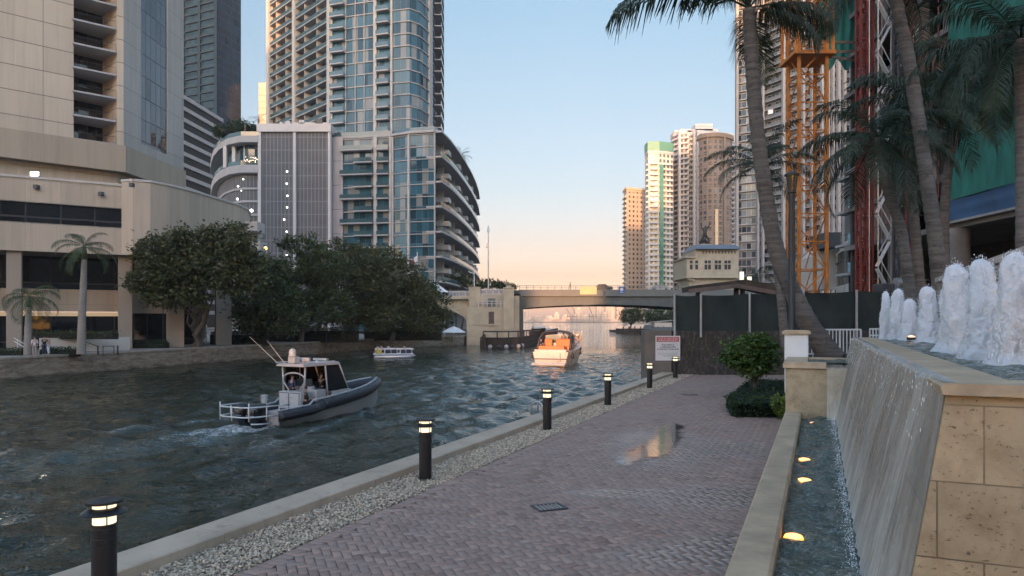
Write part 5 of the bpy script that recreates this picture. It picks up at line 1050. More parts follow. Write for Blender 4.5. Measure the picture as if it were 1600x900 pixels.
LC = plen(CH); s_ = sub(CH, LC * 0.30, LC * 0.38); b = MB(); b.ribbon(s_, -.5, 0.4, zr - 12, zT); part(b, 'pier', M['pier'], ep)
cv = sub(CH, LC * 0.45, LC); b = MB(); n_ = len(offset(cv, 0)); b.ribbon(cv, 0.26, 2.1, 0, 0.3); b.mi = 1; b.ribbon(cv, 2.0, 2.06, .31, 1.2); s0 = part(b, 'curved_balcony', [M['slab'], M['balc_glass']], ep); s0.location.z += zr + 1.5; repeat_z(s0, [fh * k for k in range(1, nfl)], ep)
# podium
zp = 46.8; fp = 2.95; nf = 16; P0 = pp([(516, 172.5), (612, 170)]); BY = pp([(612, 170), (640, 167.5), (680, 166)]); WG = pp([(680, 166), (694, 174), (706, 184), (718, 197), (728, 211), (736, 227), (741, 243), (743, 258)])
b = MB(); b.wall(P0, 0, zp); part(b, 'podium_glass', M['teal_glass'], ep); b = MB(); b.wall(BY, 0, zp, 2); part(b, 'glass_bay', M['teal_glass'], ep)
b = MB(); b.wall(offset(WG, -2.2), 0, zp, 2); part(b, 'wing_glass', M['teal_glass'], ep, auto=40)
b = MB(); b.prism([P0[0], (BY[1][0], BY[1][1] + 3), (BY[2][0] - 1, BY[2][1] + 4)] + [(p[0] - 2.6, p[1] + 2) for p in WG[1:]] + [(P0[0][0], 240)], 0, zp - .2); part(b, 'podium_core', M['darkgrey'], ep)
b = MB(); s_ = sub(P0, 0, plen(P0) * .22); b.ribbon(s_, -1, .5, 0, zp + .6); b.wall(offset(s_, .51), 0, zp + .5); part(b, 'blank_panel', panelled('grey_white_panel', (.40, .39, .40), 20, 5.9, .15, .5), ep)
b = MB(); b.ribbon(P0, 0, .3, 0, .26); b.ribbon(BY, 0, .25, 0, .2); s0 = part(b, 'floor_band', M['slab'], ep); s0.location.z += zp - .35; repeat_z(s0, [-fp * k for k in range(1, nf)], ep)
LPo = plen(P0)
def fq(px): return LPo * (px - 516) / 96
for (xa, xb, dep, odd) in ((535, 585, 1.7, 0), (556, 584, 1.5, 1), (591, 609, 1.3, 2)):
    s_ = sub(P0, fq(xa), fq(xb)); b = MB(); b.ribbon(s_, 0.31, dep, 0, 0.3); b.mi = 1; b.ribbon(s_, dep - .08, dep - .02, .31, 1.25); s0 = part(b, 'podium_balcony', [M['slab'], M['balc_glass']], ep)
    ks = [k for k in range(1, nf) if odd == 2 or k % 2 == (odd == 0 and 1 or 0)]; s0.location.z += zp - .35 - fp * ks[0]; repeat_z(s0, [-fp * (k - ks[0]) for k in ks[1:]], ep)
for xa, xb in ((534, 536), (585, 590), (609, 612.5)): s_ = sub(P0, fq(xa), fq(xb)); b = MB(); b.ribbon(s_, -1, 0.55, 0, zp); part(b, 'pier', M['pier'], ep)
for q in (0.02, .42, .985): s_ = sub(BY, plen(BY) * q, plen(BY) * q + .45); b = MB(); b.ribbon(s_, -.3, .4, 0, zp); part(b, 'pier', M['pier'], ep)
b = MB(); b.ribbon(BY, -3, 0.7, zp, zp + .55); b.ribbon(P0, -6, .5, zp, zp + .5); part(b, 'roof_slab', M['slab'], ep); b = MB(); b.ribbon(BY + WG[1:3], -.3, -.22, zp + .6, zp + 1.6); b.ribbon(P0, .3, .36, zp + .5, zp + 1.5); part(b, 'roof_rail', M['balc_glass'], ep)
b = MB(); b.ribbon(WG, -2.2, 1.6, 0, 0.42); s0 = part(b, 'wing_balcony', M['slab'], ep); s0.location.z += zp; repeat_z(s0, [-2 * fp * k for k in range(1, 8)], ep)
b = MB(); b.ribbon(WG, 1.4, 1.48, .56, 1.5); s0 = part(b, 'wing_rail', M['balc_glass'], ep); s0.location.z += zp - 2 * fp; repeat_z(s0, [-2 * fp * k for k in range(1, 7)], ep)
LW = plen(WG)
for q in (.1, .27, .44, .61, .78, .93):
    s_ = sub(WG, LW * q, LW * q + 3.4); b = MB(); b.ribbon(s_, -2.2, 0.9, 0, 1.15); s0 = part(b, 'box_balcony', M['pier'], ep); s0.location.z += zp - fp - .1; repeat_z(s0, [-2 * fp * k for k in range(1, 7)], ep)
    s_ = sub(WG, LW * q + 1.2, LW * q + 1.6); b = MB(); b.ribbon(s_, -2.2, -.6, 0, zp); part(b, 'wing_pier', M['pier'], ep)
# ---- louvred parking garage with its rounded corner
gr = thing('parking_garage', 'grey louvred parking garage with a white frame and a rounded glass topped corner', 'building', (PX(460, 170), 170, FARZ)); M['louvre'] = louvred('grey_louvres', (0.20, 0.20, 0.205)); zg = 47.8
G = pp([(404, 169.5), (516, 169.5)]); b = MB(); b.wall(G, 0, zg); part(b, 'louvre_wall', M['louvre'], gr); b = MB(); b.prism(closed([(p[0], p[1] + .3) for p in G], 22), 0, zg); part(b, 'core', M['darkgrey'], gr)
b = MB(); b.ribbon(pp([(402.5, 169.5), (518, 169.5)]), -6, .7, zg, zg + 1.9); part(b, 'roof_band', M['slab_white'], gr)
for xa, xb in ((404, 408.5), (459, 463), (513, 517)): b = MB(); b.ribbon(pp([(xa, 169.5), (xb, 169.5)]), -1, .5, 0, zg); part(b, 'frame_post', M['slab_white'], gr)
for xa, xb, pt in ((462, 514, 194), (440, 444, 193), (449, 456, 192), (470, 478, 190)): b = MB(); b.box2((PX(xa, 173), 171.5, zg + 1.9), (PX(xb, 173), 181, zat(pt, 173))); part(b, 'roof_plant', M['slab_white'], gr)
b = MB(); b.box2((PX(492, 171), 171.3, zg + 2.6), (PX(503, 171), 171.48, zg + 3.8)); part(b, 'vent', M['darkgrey'], gr)
RC = pp([(332, 206), (333, 194), (337, 184), (346, 176.5), (360, 171.5), (378, 169.3), (404, 169.4)])
b = MB(); b.wall(offset(RC, -1.0), 0, zat(270, 170)); part(b, 'round_louvre_wall', M['louvre'], gr, auto=40); b = MB(); b.wall(offset(RC, -2.2), zat(270, 170), zat(222, 170)); part(b, 'round_glass', M['teal_glass'], gr, auto=40)
for y0, y1, d in ((224, 214, .6), (271, 259, .5)): b = MB(); b.ribbon(RC, -9, d, zat(y0, 170), zat(y1, 170)); part(b, 'rim_slab', M['slab'], gr, auto=40)
for y0 in (258, 213): b = MB(); b.ribbon(RC, .3, .38, zat(y0, 170) - .3, zat(y0, 170) + .9); part(b, 'rim_rail', M['balc_glass'], gr)
for py in (296, 316, 337, 357, 378): b = MB(); b.ribbon(RC, -1.0, -.7, zat(py, 170), zat(py, 170) + .5); part(b, 'floor_band', M['slab'], gr)
for px in (352, 366, 384): b = MB(); p = pp([(px, 172.5)])[0]; b.box((p[0], p[1], (zat(259, 170) + zat(224, 170)) / 2), (.8, .8, zat(224, 170) - zat(259, 170) - .04)); part(b, 'column', M['slab_white'], gr)
M['white_bulb'] = emis('white_bulb', (1, .97, .9), 5.0); M['warm_bulb'] = emis('warm_bulb', (1, .75, .45), 3.0)
for px, py in [(448.5, 268), (448, 287), (449, 306), (448.5, 324), (444, 343), (448, 362), (447.5, 380), (448, 398)]: b = MB(); b.ico(at(px, py, 168.6), 0.24, 1); part(b, 'ceiling_light', M['white_bulb'], gr, smooth=True)
for px, py, r_ in [(380, 280, .22), (372, 291, .24), (377, 298, .16), (371, 311, .3), (393, 329, .42)]: b = MB(); b.ico(at(px, py, 167.6), r_, 1); part(b, 'ceiling_light', M['white_bulb'], gr, smooth=True)
r_ = random.Random(6)
for k in range(22): b = MB(); b.ico(at(r_.uniform(382, 403), r_.uniform(243, 254), 168.2), 0.10, 1); part(b, 'terrace_bulb', M['warm_bulb'], gr)

# ---- the far towers on the near bank
def punched(name, wall, win, pw, ph, fw, fh_): return glazing(name, win, pw, ph, wall, fw, fh_, 0.25, 0.6, 0.5, 0.25)
def far_tower(name, label, pts, ytop, fh, m, slabm, out=1.2, group=None, rail=True, base=0.0, Yref=None, slabs=True):
    Y = Yref or pts[0][1]; P = pp(pts); zt = zat(ytop, Y); rt = thing(name, label, 'building', (P[0][0], P[0][1], base), 0, group); b = MB(); b.wall(P, base, zt); b.build('wall', m, rt)
    b = MB(); b.prism(closed([(p[0], p[1] + .5) for p in P], 26), base, zt - .2); b.build('core', M['slab_white'], rt)
    b = MB(); b.ribbon(P, -1, out * .4, zt - 1.2, zt + 1.0); b.build('parapet', slabm, rt)
    if slabs:
        n = min(95, int((zt - base) / fh)); b = MB(); b.ribbon(P, 0, out, 0, .3)
        if rail: b.ribbon(P, out - .12, out - .02, .32, 1.0)
        s0 = b.build('balcony', slabm, rt); s0.location.z += zt - fh - 1; repeat_z(s0, [-fh * k for k in range(1, n)], rt)
    return rt, P, zt
M['cream'] = mat('cream_render', (.56, .46, .36), .8, var=.08, scale=.1); M['whitewash'] = mat('white_tower_render', (.50, .495, .50), .8, var=.08, scale=.1); M['brown'] = mat('brown_tower_render', (.27, .20, .15), .8, var=.1, scale=.1)
rt, P, zt = far_tower('apartment_tower', 'cream apartment tower, farthest left of the towers beyond the bridge', [(975, 462), (979, 450), (1008, 456)], 296, 3.05, punched('cream_windows', (.50, .41, .32), (.05, .045, .04), 3.0, 3.05, 1.7, 1.6), M['cream'], .7, 'towers on the near bank beyond the bridge', False, Yref=450, slabs=False)
for k in range(50): b = MB(); b.ribbon(P[:2], 0, 1.1, zt - 5 - 3.05 * k, zt - 4 - 3.05 * k); part(b, 'balcony', M['cream'], rt)
b = MB(); b.ribbon(P, -6, 1.0, zt, zt + 1.4); part(b, 'crown_band', M['cream'], rt)
rt, P, zt = far_tower('apartment_tower', 'slim white apartment tower with a green glass strip and a green roof band', [(1008, 404), (1013, 396), (1030, 395), (1052, 399)], 236, 3.0, punched('white_green_windows', (.56, .53, .47), (.06, .10, .10), 2.6, 3.0, 1.1, 1.2), M['whitewash'], .9, 'towers on the near bank beyond the bridge', Yref=396, slabs=False)
b = MB(); b.ribbon(P, -4, .4, zt, zt + 5.2); part(b, 'roof_band', mat('green_roof_band', (.10, .26, .19), .5, var=.1), rt)
b = MB(); b.ribbon(pp([(1031, 394.5), (1036.5, 394.6)]), 0, .5, 0, zt - 8); part(b, 'glass_strip', mat('green_glass_strip', (.03, .17, .13), .15, var=.5, scale=.3), rt)
for xa, xb, Y in ((1009, 1014, 397.5), (1016, 1028, 394.6), (1040, 1051, 396.5)):
    b = MB(); b.ribbon(pp([(xa, Y), (xb, Y - .2)]), 0, 1.2, 0, .9); s0 = part(b, 'balcony', M['whitewash'], rt); s0.location.z += zt - 8; repeat_z(s0, [-3.0 * k for k in range(1, 32)], rt)
rt, P, zt = far_tower('apartment_tower', 'broad white balconied apartment tower in the middle of the towers beyond the bridge', [(1050, 425), (1053, 416), (1061, 411), (1072, 409), (1076, 415), (1092, 409), (1110, 411), (1146, 418)], 208, 3.0, punched('white_tower_windows', (.42, .42, .43), (.05, .05, .055), 2.4, 3.0, .8, .9), M['whitewash'], 1.3, 'towers on the near bank beyond the bridge', Yref=412)
for xa, xb, yt in ((1062, 1120, 203), (1085, 1112, 195), (1053, 1080, 205)): b = MB(); b.box2((PX(xa, 418), 416, zt), (PX(xb, 418), 428, zat(yt, 418))); part(b, 'roof_block', M['whitewash'], rt)
for px, Y in ((1061, 409.5), (1074, 412), (1090, 408.5), (1084, 411)): p = pp([(px, Y)])[0]; b = MB(); b.box((p[0], p[1] - .6, zt / 2), (1.3, 2.6, zt)); part(b, 'pier', M['whitewash'], rt)
cyl = [(1091.5 + 26 - 26 * math.cos(R(a)), 398 - 9.5 * math.sin(R(a))) for a in range(0, 181, 15)]
rt, P, zt = far_tower('round_tower', 'round brown apartment tower with rows of small paired windows', cyl, 214, 3.0, punched('brown_round_windows', (.27, .20, .155), (.05, .045, .045), 2.9, 3.0, 1.3, 1.2), M['brown'], .5, 'towers on the near bank beyond the bridge', False, Yref=388.5, slabs=False)
b = MB(); b.ribbon(P, -8, 1.2, zt, zt + 2.2); part(b, 'roof_rim', M['brown'], rt); b = MB(); b.ribbon(P, 0, .35, 0, .4); s0 = part(b, 'floor_band', M['brown'], rt); s0.location.z += zt - 9; repeat_z(s0, [-6 * k for k in range(1, 16)], rt)
b = MB(); b.ribbon(pp([(1117, 388.0), (1121.5, 388.2)]), 0, .6, 0, zt - 40); part(b, 'lit_strip', mat('pale_strip', (.7, .5, .3), .4), rt)
for px in (1104, 1131): b = MB(); b.ribbon(pp([(px, 389.3), (px + 2, 389.3)]), 0, .7, 0, zt); part(b, 'pier', M['brown'], rt)
rt, P, zt = far_tower('apartment_tower', 'narrow white balconied tower showing right of the round brown tower', [(1140, 408), (1153, 405)], 218, 3.0, punched('white_tower_windows_b', (.42, .42, .43), (.05, .05, .055), 2.4, 3.0, .8, .9), M['whitewash'], 1.3, 'towers on the near bank beyond the bridge', Yref=406)
# big balconied tower behind the crane
bt = thing('residential_tower', 'very tall grey balconied tower behind the tower crane and the palms', 'building', (PX(1240, 240), 240, 0)); BT = pp([(1150, 262), (1183, 258), (1223, 248), (1262, 240), (1335, 226)]); zz = 128
b = MB(); b.wall(offset(BT, -1.4), 0, zz); part(b, 'glass_wall', glazing('grey_window_wall', (.035, .045, .055), 1.7, 3.1, (.42, .42, .43), .16, .35, .1, .7, .5, .3), bt); b = MB(); b.prism(closed([(p[0] + .5, p[1] + 2.4) for p in BT], 20), 0, zz - .2); part(b, 'core', M['darkgrey'], bt)
b = MB(); b.ribbon(BT[1:], -1.4, .3, 0, .3); b.mi = 1; b.ribbon(BT[1:], .12, .2, .31, 1.3); s0 = part(b, 'balcony', [mat('grey_slab', (.36, .35, .345), .75, var=.1, scale=.3), mat('grey_balcony_rail', (.20, .21, .215), .35, var=.2, scale=.4)], bt); s0.location.z += .5; repeat_z(s0, [3.1 * k for k in range(1, 41)], bt)
b = MB(); b.ribbon(BT[:2], -1.4, -.5, 0, .45); s0 = part(b, 'floor_band', bpy.data.materials['grey_slab'], bt); s0.location.z += .5; repeat_z(s0, [3.1 * k for k in range(1, 41)], bt)
LBt = plen(BT)
for px, Y, w in ((1150.5, 262, .9), (1183, 257.5, .7), (1191, 255.5, .7), (1223, 247.5, .9), (1254, 241, .7), (1268, 238.5, .9), (1283, 235.5, .7), (1292, 234, .9), (1300, 232.5, .7), (1309, 230.5, .9), (1318, 229, .7), (1330, 226.5, .9)): p = pp([(px, Y)])[0]; b = MB(); b.box((p[0], p[1] - .6, zz / 2), (w, 1.6, zz)); part(b, 'fin', bpy.data.materials['grey_slab'], bt)
for px, Y, py in ((1204, 253, 180), (1206, 253, 345)): b = MB(); b.wall(pp([(px - 4, Y - 1), (px + 4, Y - 2.2)]), zat(py, Y), zat(py, Y) + 1.5); part(b, 'lit_window', emis('warm_room', (1, .8, .55), .14), bt)

# beige angular block with blue glass balconies, left of the construction site
ab = thing('angular_building', 'beige angular low building with a dark glazed slot, right of the crane', 'building', (PX(1305, 97), 97, 0))
f_ = [(1284, 452), (1284, 398), (1300, 381), (1306, 381), (1306, 452)]; Y = 97; b = MB(); vs = [at(px, py, Y) for px, py in f_] + [at(px, py, Y) + Vector((0, 8, 0)) for px, py in f_]; n = len(f_)
b.add(vs, [tuple(range(n)), tuple(reversed(range(n, 2 * n)))] + [(k, (k + 1) % n, n + (k + 1) % n, n + k) for k in range(n)]); part(b, 'wing', M['offwhite'], ab)
b = MB(); b.wall([(PX(1306.2, 97), 97.0), (PX(1326, 88), 88)], zat(395, 95), zat(384, 95)); b.wall([(PX(1306.2, 97), 97.0), (PX(1326, 88), 88)], 0, zat(447, 95)); part(b, 'wall', M['offwhite'], ab); b = MB(); b.wall([(PX(1306.2, 97) + .2, 97.4), (PX(1326, 88) + .2, 88.4)], zat(447, 95), zat(395, 95)); part(b, 'glazed_slot', M['dark_glass'], ab)
b = MB(); b.box2((PX(1300, 92), 94, zat(360, 92)), (PX(1325, 92), 99, zat(384, 92))); part(b, 'screen', M['darkgrey'], ab)
bs = thing('balcony_block', 'grey stack of balconies with pale blue glass fronts behind the red mast', 'building', (PX(1328, 88), 88, 0))
b = MB(); b.box2((PX(1323, 90), 89, 0), (PX(1345, 90), 90.6, zat(240, 90))); part(b, 'wall', panelled('grey_stack', (.28, .27, .27), 3, 3, .1), bs)
for py in (278, 332, 384, 430): b = MB(); b.box2((PX(1322, 86), 85.6, zat(py, 86)), (PX(1340, 86), 89, zat(py, 86) + .3)); o = part(b, 'balcony', M['slab'], bs); b = MB(); b.box2((PX(1322, 86), 85.5, zat(py, 86) + .32), (PX(1340, 86), 85.58, zat(py, 86) + 1.5)); part(b, 'glass_front', mat('pale_blue_glass', (.30, .48, .55), .2, var=.2) if py == 278 else bpy.data.materials['pale_blue_glass'], bs)

# ---- building under construction
cs = thing('construction_building', 'concrete frame building under construction with boards, netting and a round column', 'building', (32, 45, 0)); XF = 31.6
M['raw'] = mat('raw_concrete', (.20, .18, .165), .85, var=.3, scale=.6, bump=.2); M['board'] = mat('brown_formwork', (.17, .085, .06), .75, var=.35, scale=.5); M['pinkboard'] = mat('pink_sheathing', (.26, .17, .145), .8, var=.2, scale=.4)
zf = 9.55; FH = 3.6
for k in range(11): b = MB(); b.box2((XF, 20, zf + FH * k - .42), (XF + 24, 67, zf + FH * k)); part(b, 'floor_slab', M['raw'], cs)
for k in range(10):
    for Y in (66, 59.5, 53, 46.5, 40, 33.5, 27): b = MB(); b.box((XF + 1.5, Y, zf + FH * k + (FH - .42) / 2), (.8, .8, FH - .44)); part(b, 'column', M['raw'], cs)
for Y in (50.5, 58, 42.5): b = MB(); b.cyl((XF + .2, Y, 0), (XF + .2, Y, zf - .43), .92 if Y == 50.5 else .75, n=28); part(b, 'round_column', M['raw'], cs, auto=35)
b = MB(); b.box2((XF + 9, 20, 0), (XF + 9.3, 67, zf + FH * 10)); b.box2((XF + .5, 66.4, 0), (XF + 20, 66.8, zf + FH * 10)); part(b, 'inner_wall', mat('shaded_back_wall', (.07, .06, .055), .9, var=.3), cs)  # back wall added, the interior's shade put into its dark colour
r_ = random.Random(12)
for k in range(10):
    for Y0, Y1 in ((51, 53.5), (54, 57), (57.5, 60.5), (61, 65.5)):
        if r_.random() < .25: continue
        b = MB(); h = FH - .5 if r_.random() < .6 else FH * .55; b.box2((XF + .3, Y0, zf + FH * k + .02), (XF + .42, Y1, zf + FH * k + h)); part(b, 'boarding', M['board'] if r_.random() < .5 else M['pinkboard'], cs)
        if r_.random() < .5: b = MB(); ym = (Y0 + Y1) / 2; b.box2((XF + .2, ym - .5, zf + FH * k + .3), (XF + .29, ym + .5, zf + FH * k + min(h, 2.4))); part(b, 'opening', M['black'], cs)
for k in range(10): b = MB(); b.bar((XF - .05, 20, zf + FH * k + 1.1), (XF - .05, 67, zf + FH * k + 1.1), .05, .05); part(b, 'guard_rail', M['wood'], cs)
t = NT('green_netting'); oc = t.obj(); f_ = t.noise(t.mapping(oc, (1, 1, .25)), .9, 5, .65, .5); w_ = t.noise(oc, 4, 3); t.setp(col=t.mix(t.ramp(f_, .3, .7), (.022, .135, .105), (.05, .28, .215)), rough=.7, norm=t.bump(f_, .6, .3))
tr = t.n('ShaderNodeBsdfTranslucent'); tr.inputs[0].default_value = (.03, .2, .15, 1); mx = t.n('ShaderNodeMixShader'); mx.inputs[0].default_value = .3; t.l(t.p.outputs[0], mx.inputs[1]); t.l(tr.outputs[0], mx.inputs[2]); t.l(mx.outputs[0], t.out.inputs[0]); M['net'] = t.mat
def net(name, P0, P1, z0, z1, seed, par, m='net', scallop=0.0, nx=30, nz=24):
    P0, P1 = Vector(P0), Vector(P1); d = (P1 - P0); nrm = Vector((d.y, -d.x, 0)).normalized(); vs = []; b = MB(); r_ = random.Random(seed)
    for j in range(nz + 1):
        for i in range(nx + 1):
            q, w = i / nx, j / nz; lo = z0 + scallop * (abs(math.sin(q * math.pi * 2.0)) - .6) * -1; p = P0 + d * q + nrm * (.28 * mnoise.noise(Vector((q * 7, w * 3, seed))) + .12 * math.sin(q * 26 + seed) * (1 - w * .5)); vs.append((p.x, p.y, lo + (z1 - lo) * w))
    b.add(vs, [(j * (nx + 1) + i, j * (nx + 1) + i + 1, (j + 1) * (nx + 1) + i + 1, (j + 1) * (nx + 1) + i) for j in range(nz) for i in range(nx)]); return b.build(name, M[m], par, smooth=True)
net('green_netting', (XF - .3, 50.5, 0), (XF - .3, 21, 0), zf + 1.6, zf + FH * 10, 3, cs, nx=60)
net('green_netting', (XF - 2.6, 66.5, 0), (XF + .6, 66.0, 0), zat(100, 66), zat(-20, 66), 5, cs, scallop=1.2)
M['bluesheet'] = mat('blue_sheeting', (.035, .085, .17), .6, var=.25, scale=.5); net('blue_sheeting', (XF - .35, 50.5, 0), (XF - .35, 21, 0), zf + .1, zf + 1.55, 8, cs, 'bluesheet', nx=40, nz=5)
b = MB(); b.box2((XF - .5, 20, zf - .1), (XF - .02, 52, zf + .06)); part(b, 'slab_edge', mat('pale_slab_edge_strip', (.3, .28, .26), .8), cs)
for k in range(9): b = MB(); z = zf + FH * k; b.cyl((XF - .1, 52, z - 1.5), (XF - .1, 52, z + 1.8), .05, n=6); part(b, 'prop', M['red'], cs)
nb5 = thing('site_notice', 'small white notice on the brown boards high on the construction building', 'notice', (XF + .1, 55.5, zat(42, 54))); nb5.rotation_euler.z = R(-90); b = MB(); b.box((0, 0, 0), (1.1, .05, 1.3)); b.build('board', M['signwhite'], nb5, world=False); text('lettering', '5', 1.0, M['ink'], nb5, 0, 0, -.03, .01)
# crane, hoists, scaffold stair
def lattice(b, x, y, w, z0, z1, step, r, rb_, d=None):
    d = d or w; cs_ = [(x - w / 2, y - d / 2), (x + w / 2, y - d / 2), (x + w / 2, y + d / 2), (x - w / 2, y + d / 2)]
    for c in cs_: b.bar((c[0], c[1], z0), (c[0], c[1], z1), r * 2, r * 2)
    n = max(1, int((z1 - z0) / step))
    for k in range(n):
        za = z0 + (z1 - z0) * k / n; zb_ = z0 + (z1 - z0) * (k + 1) / n
        for i in range(4):
            p, q = cs_[i], cs_[(i + 1) % 4]; b.bar((p[0], p[1], za), (q[0], q[1], za), rb_ * 2, rb_ * 2)
            if (k + i) % 2: p, q = q, p
            b.bar((p[0], p[1], za), (q[0], q[1], zb_), rb_ * 1.7, rb_ * 1.7)
Yc = 57; xc = PX(1261, Yc); tcn = thing('tower_crane', 'orange lattice tower crane mast rising beside the construction building', 'crane', (xc, Yc, 0)); wc_ = 2.2
b = MB(); lattice(b, xc, Yc, wc_, 0, 42, 2.2, .115, .048); part(b, 'mast', M['orange'], tcn); zc = zat(92, Yc)
b = MB(); lattice(b, xc, Yc, 2.9, zc, 42, 3.0, .10, .055); part(b, 'climbing_frame', M['orange'], tcn); b = MB(); b.box((xc, Yc, zc), (3.3, 3.2, .3)); part(b, 'collar', M['orange'], tcn)
b = MB()
for k in range(24): b.bar((xc - .3, Yc - .4, k * 1.7), (xc + .5, Yc + .4, k * 1.7 + 1.6), .06, .1)
part(b, 'ladder', M['orange'], tcn)
for py0, py1 in ((62, 52), (78, 66), (82, 82)): b = MB(); b.bar(at(1278, py0 + 4, Yc), Vector((XF, 64, zat(py1, 62))), .2, .2); part(b, 'tie_bar', mat('dusty_steel', (.35, .31, .26), .6) if py0 == 62 else bpy.data.materials['dusty_steel'], tcn)
for (pa, pb, Y, m, nm, lab) in ((1337, 1360, 60, 'red', 'hoist_mast', 'dark red lattice hoist mast left of the white scaffold stair'), (1396, 1419, 55, 'darkgrey', 'hoist_mast', 'dark lattice hoist mast with a red edge behind the leaning palm trunks')):
    x = PX((pa + pb) / 2, Y); rt = thing(nm, lab, 'hoist', (x, Y, 0), 0, 'hoist masts of the construction site'); w = (pb - pa) * Y / F * .62; b = MB(); lattice(b, x, Y, w, 0, 44, 1.15, .085, .04); part(b, 'mast', M[m], rt)
    b = MB(); b.bar((x + w * .55, Y - .8, 0), (x + w * .55, Y - .8, 44), .12, .12); b.bar((x - w * .2, Y - 1.0, 0), (x - w * .2, Y - 1.0, 44), .08, .08); part(b, 'guide_rail', M['red'], rt)
    for k in range(7): b = MB(); b.bar((x, Y, 6 + k * 5.5), (XF + .3, Y + 1.5, 6.2 + k * 5.5), .09, .09); part(b, 'wall_tie', M['steel'], rt)
stw = thing('scaffold_stair', 'white zigzag scaffold stair beside the red hoist mast', 'scaffold', (PX(1375, 58), 58, 0)); x0, x1 = PX(1366, 58), PX(1386, 58)
b = MB()
for x in (x0, x1):
    for y in (57.4, 58.8): b.cyl((x, y, 0), (x, y, 40), .05, n=6)
part(b, 'frame', M['steel'], stw)
for k in range(18): b = MB(); a, c = ((x0, x1) if k % 2 else (x1, x0)); b.bar((a, 57.6, k * 2.2 + .4), (c, 57.6, k * 2.2 + 2.4), .5, .08); b.bar((a, 57.3, k * 2.2 + 1.4), (c, 57.3, k * 2.2 + 3.4), .05, .06); part(b, 'flight', M['rail_white'], stw)
# site clutter just over the fence
gn = thing('site_generator', 'dark machine with hoses standing behind the fence under the round column', 'machine', at(1405, 446, 42)); b = MB(); b.box((0, 0, -.4), (2.6, 1.2, 1.0)); b.build('body', M['darkgrey'], gn, world=False, bevel=.08); b = MB(); b.cyl((-.6, -.65, .1), (.3, -.65, .1), .32, n=14); b.build('tank', M['steel'], gn, world=False); b = MB(); b.tube([(1.2, 0, 0), (1.6, 0, .3), (2.2, 0, .1), (2.6, 0, -.5)], .08, 8); b.build('hose', M['black'], gn, world=False)
for px, h_, lab in ((1159, 424, 'taller warm lit sign box by the small palm beyond the fence'), (1171, 432, 'shorter warm lit sign box by the small palm beyond the fence')): s_ = thing('lit_panel', lab, 'light', at(px, 441, 88), 0, 'warm lit panels beyond the fence'); H2 = (441 - h_) * 88 / F; b = MB(); b.box((0, .1, H2 / 2), (.62, .14, H2)); b.build('case', M['darkgrey'], s_, world=False); b = MB(); b.box((0, 0, H2 / 2), (.5, .06, H2 * .92)); b.build('lit_face', emis('warm_panel', (1, .86, .5), 1.5), s_, world=False)

# ---- unseen blocks added behind the viewer, shaped to keep low sun off the promenade
Yb = -300
for x0, x1, h, lab in ((-420, -141, 118, 'broad unseen sun-blocking block behind the viewer, farthest left'), (-140.9, -67.5, 165, 'tall unseen sun-blocking block behind the viewer, left of the gap the sun shines through'), (-67.4, -48.6, 24.6, 'low unseen sun-blocking block in the gap between the blocks behind the viewer'), (-48.5, -14, 115, 'unseen sun-blocking block behind the viewer, right of the sunlit gap'), (-13.9, 330, 150, 'tallest unseen sun-blocking block behind the viewer, on the near bank')):
    rt = thing('sun_blocker', lab, 'building', ((x0 + x1) / 2, Yb, -.1), 0, 'unseen sun-blocking blocks behind the viewer'); b = MB(); b.prism([(x0, Yb - 30), (x1, Yb - 30), (x1, Yb), (x0, Yb)], -.1, h); b.build('core', M['offwhite'], rt)
    b = MB(); b.wall([(x1 - .3, Yb + .3), (x0 + .3, Yb + .3)], 0, h - .5); b.build('glass_wall', M['teal_glass'], rt); b = MB(); b.box2((x0, Yb, h - 1.5), (x1, Yb + .8, h)); b.build('parapet', M['slab'], rt)
# ================================================================== BRIDGE
YB = 150; DB_ = 22
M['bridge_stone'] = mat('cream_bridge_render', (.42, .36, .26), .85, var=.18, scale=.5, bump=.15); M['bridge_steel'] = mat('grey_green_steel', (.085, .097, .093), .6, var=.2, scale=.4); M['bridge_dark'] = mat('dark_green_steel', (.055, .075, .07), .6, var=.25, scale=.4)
M['fascia'] = mat('bridge_fascia', (.145, .15, .135), .7, var=.15, scale=.5)
br = thing('road_bridge', 'low road bridge with a gently arched steel span and a cream stone pier', 'bridge', (18, YB, 0))
xL, xR = PX(812, YB), PX(1085, YB); zd = zat(453.5, YB)
b = MB(); b.box2((PX(640, YB), YB + .4, zd - .7), (60, YB + DB_, zd)); part(b, 'deck', M['bridge_steel'], br)
b = MB(); b.box2((xL, YB - .25, zat(463, YB)), (60, YB + .39, zd + .12)); part(b, 'fascia', M['fascia'], br)
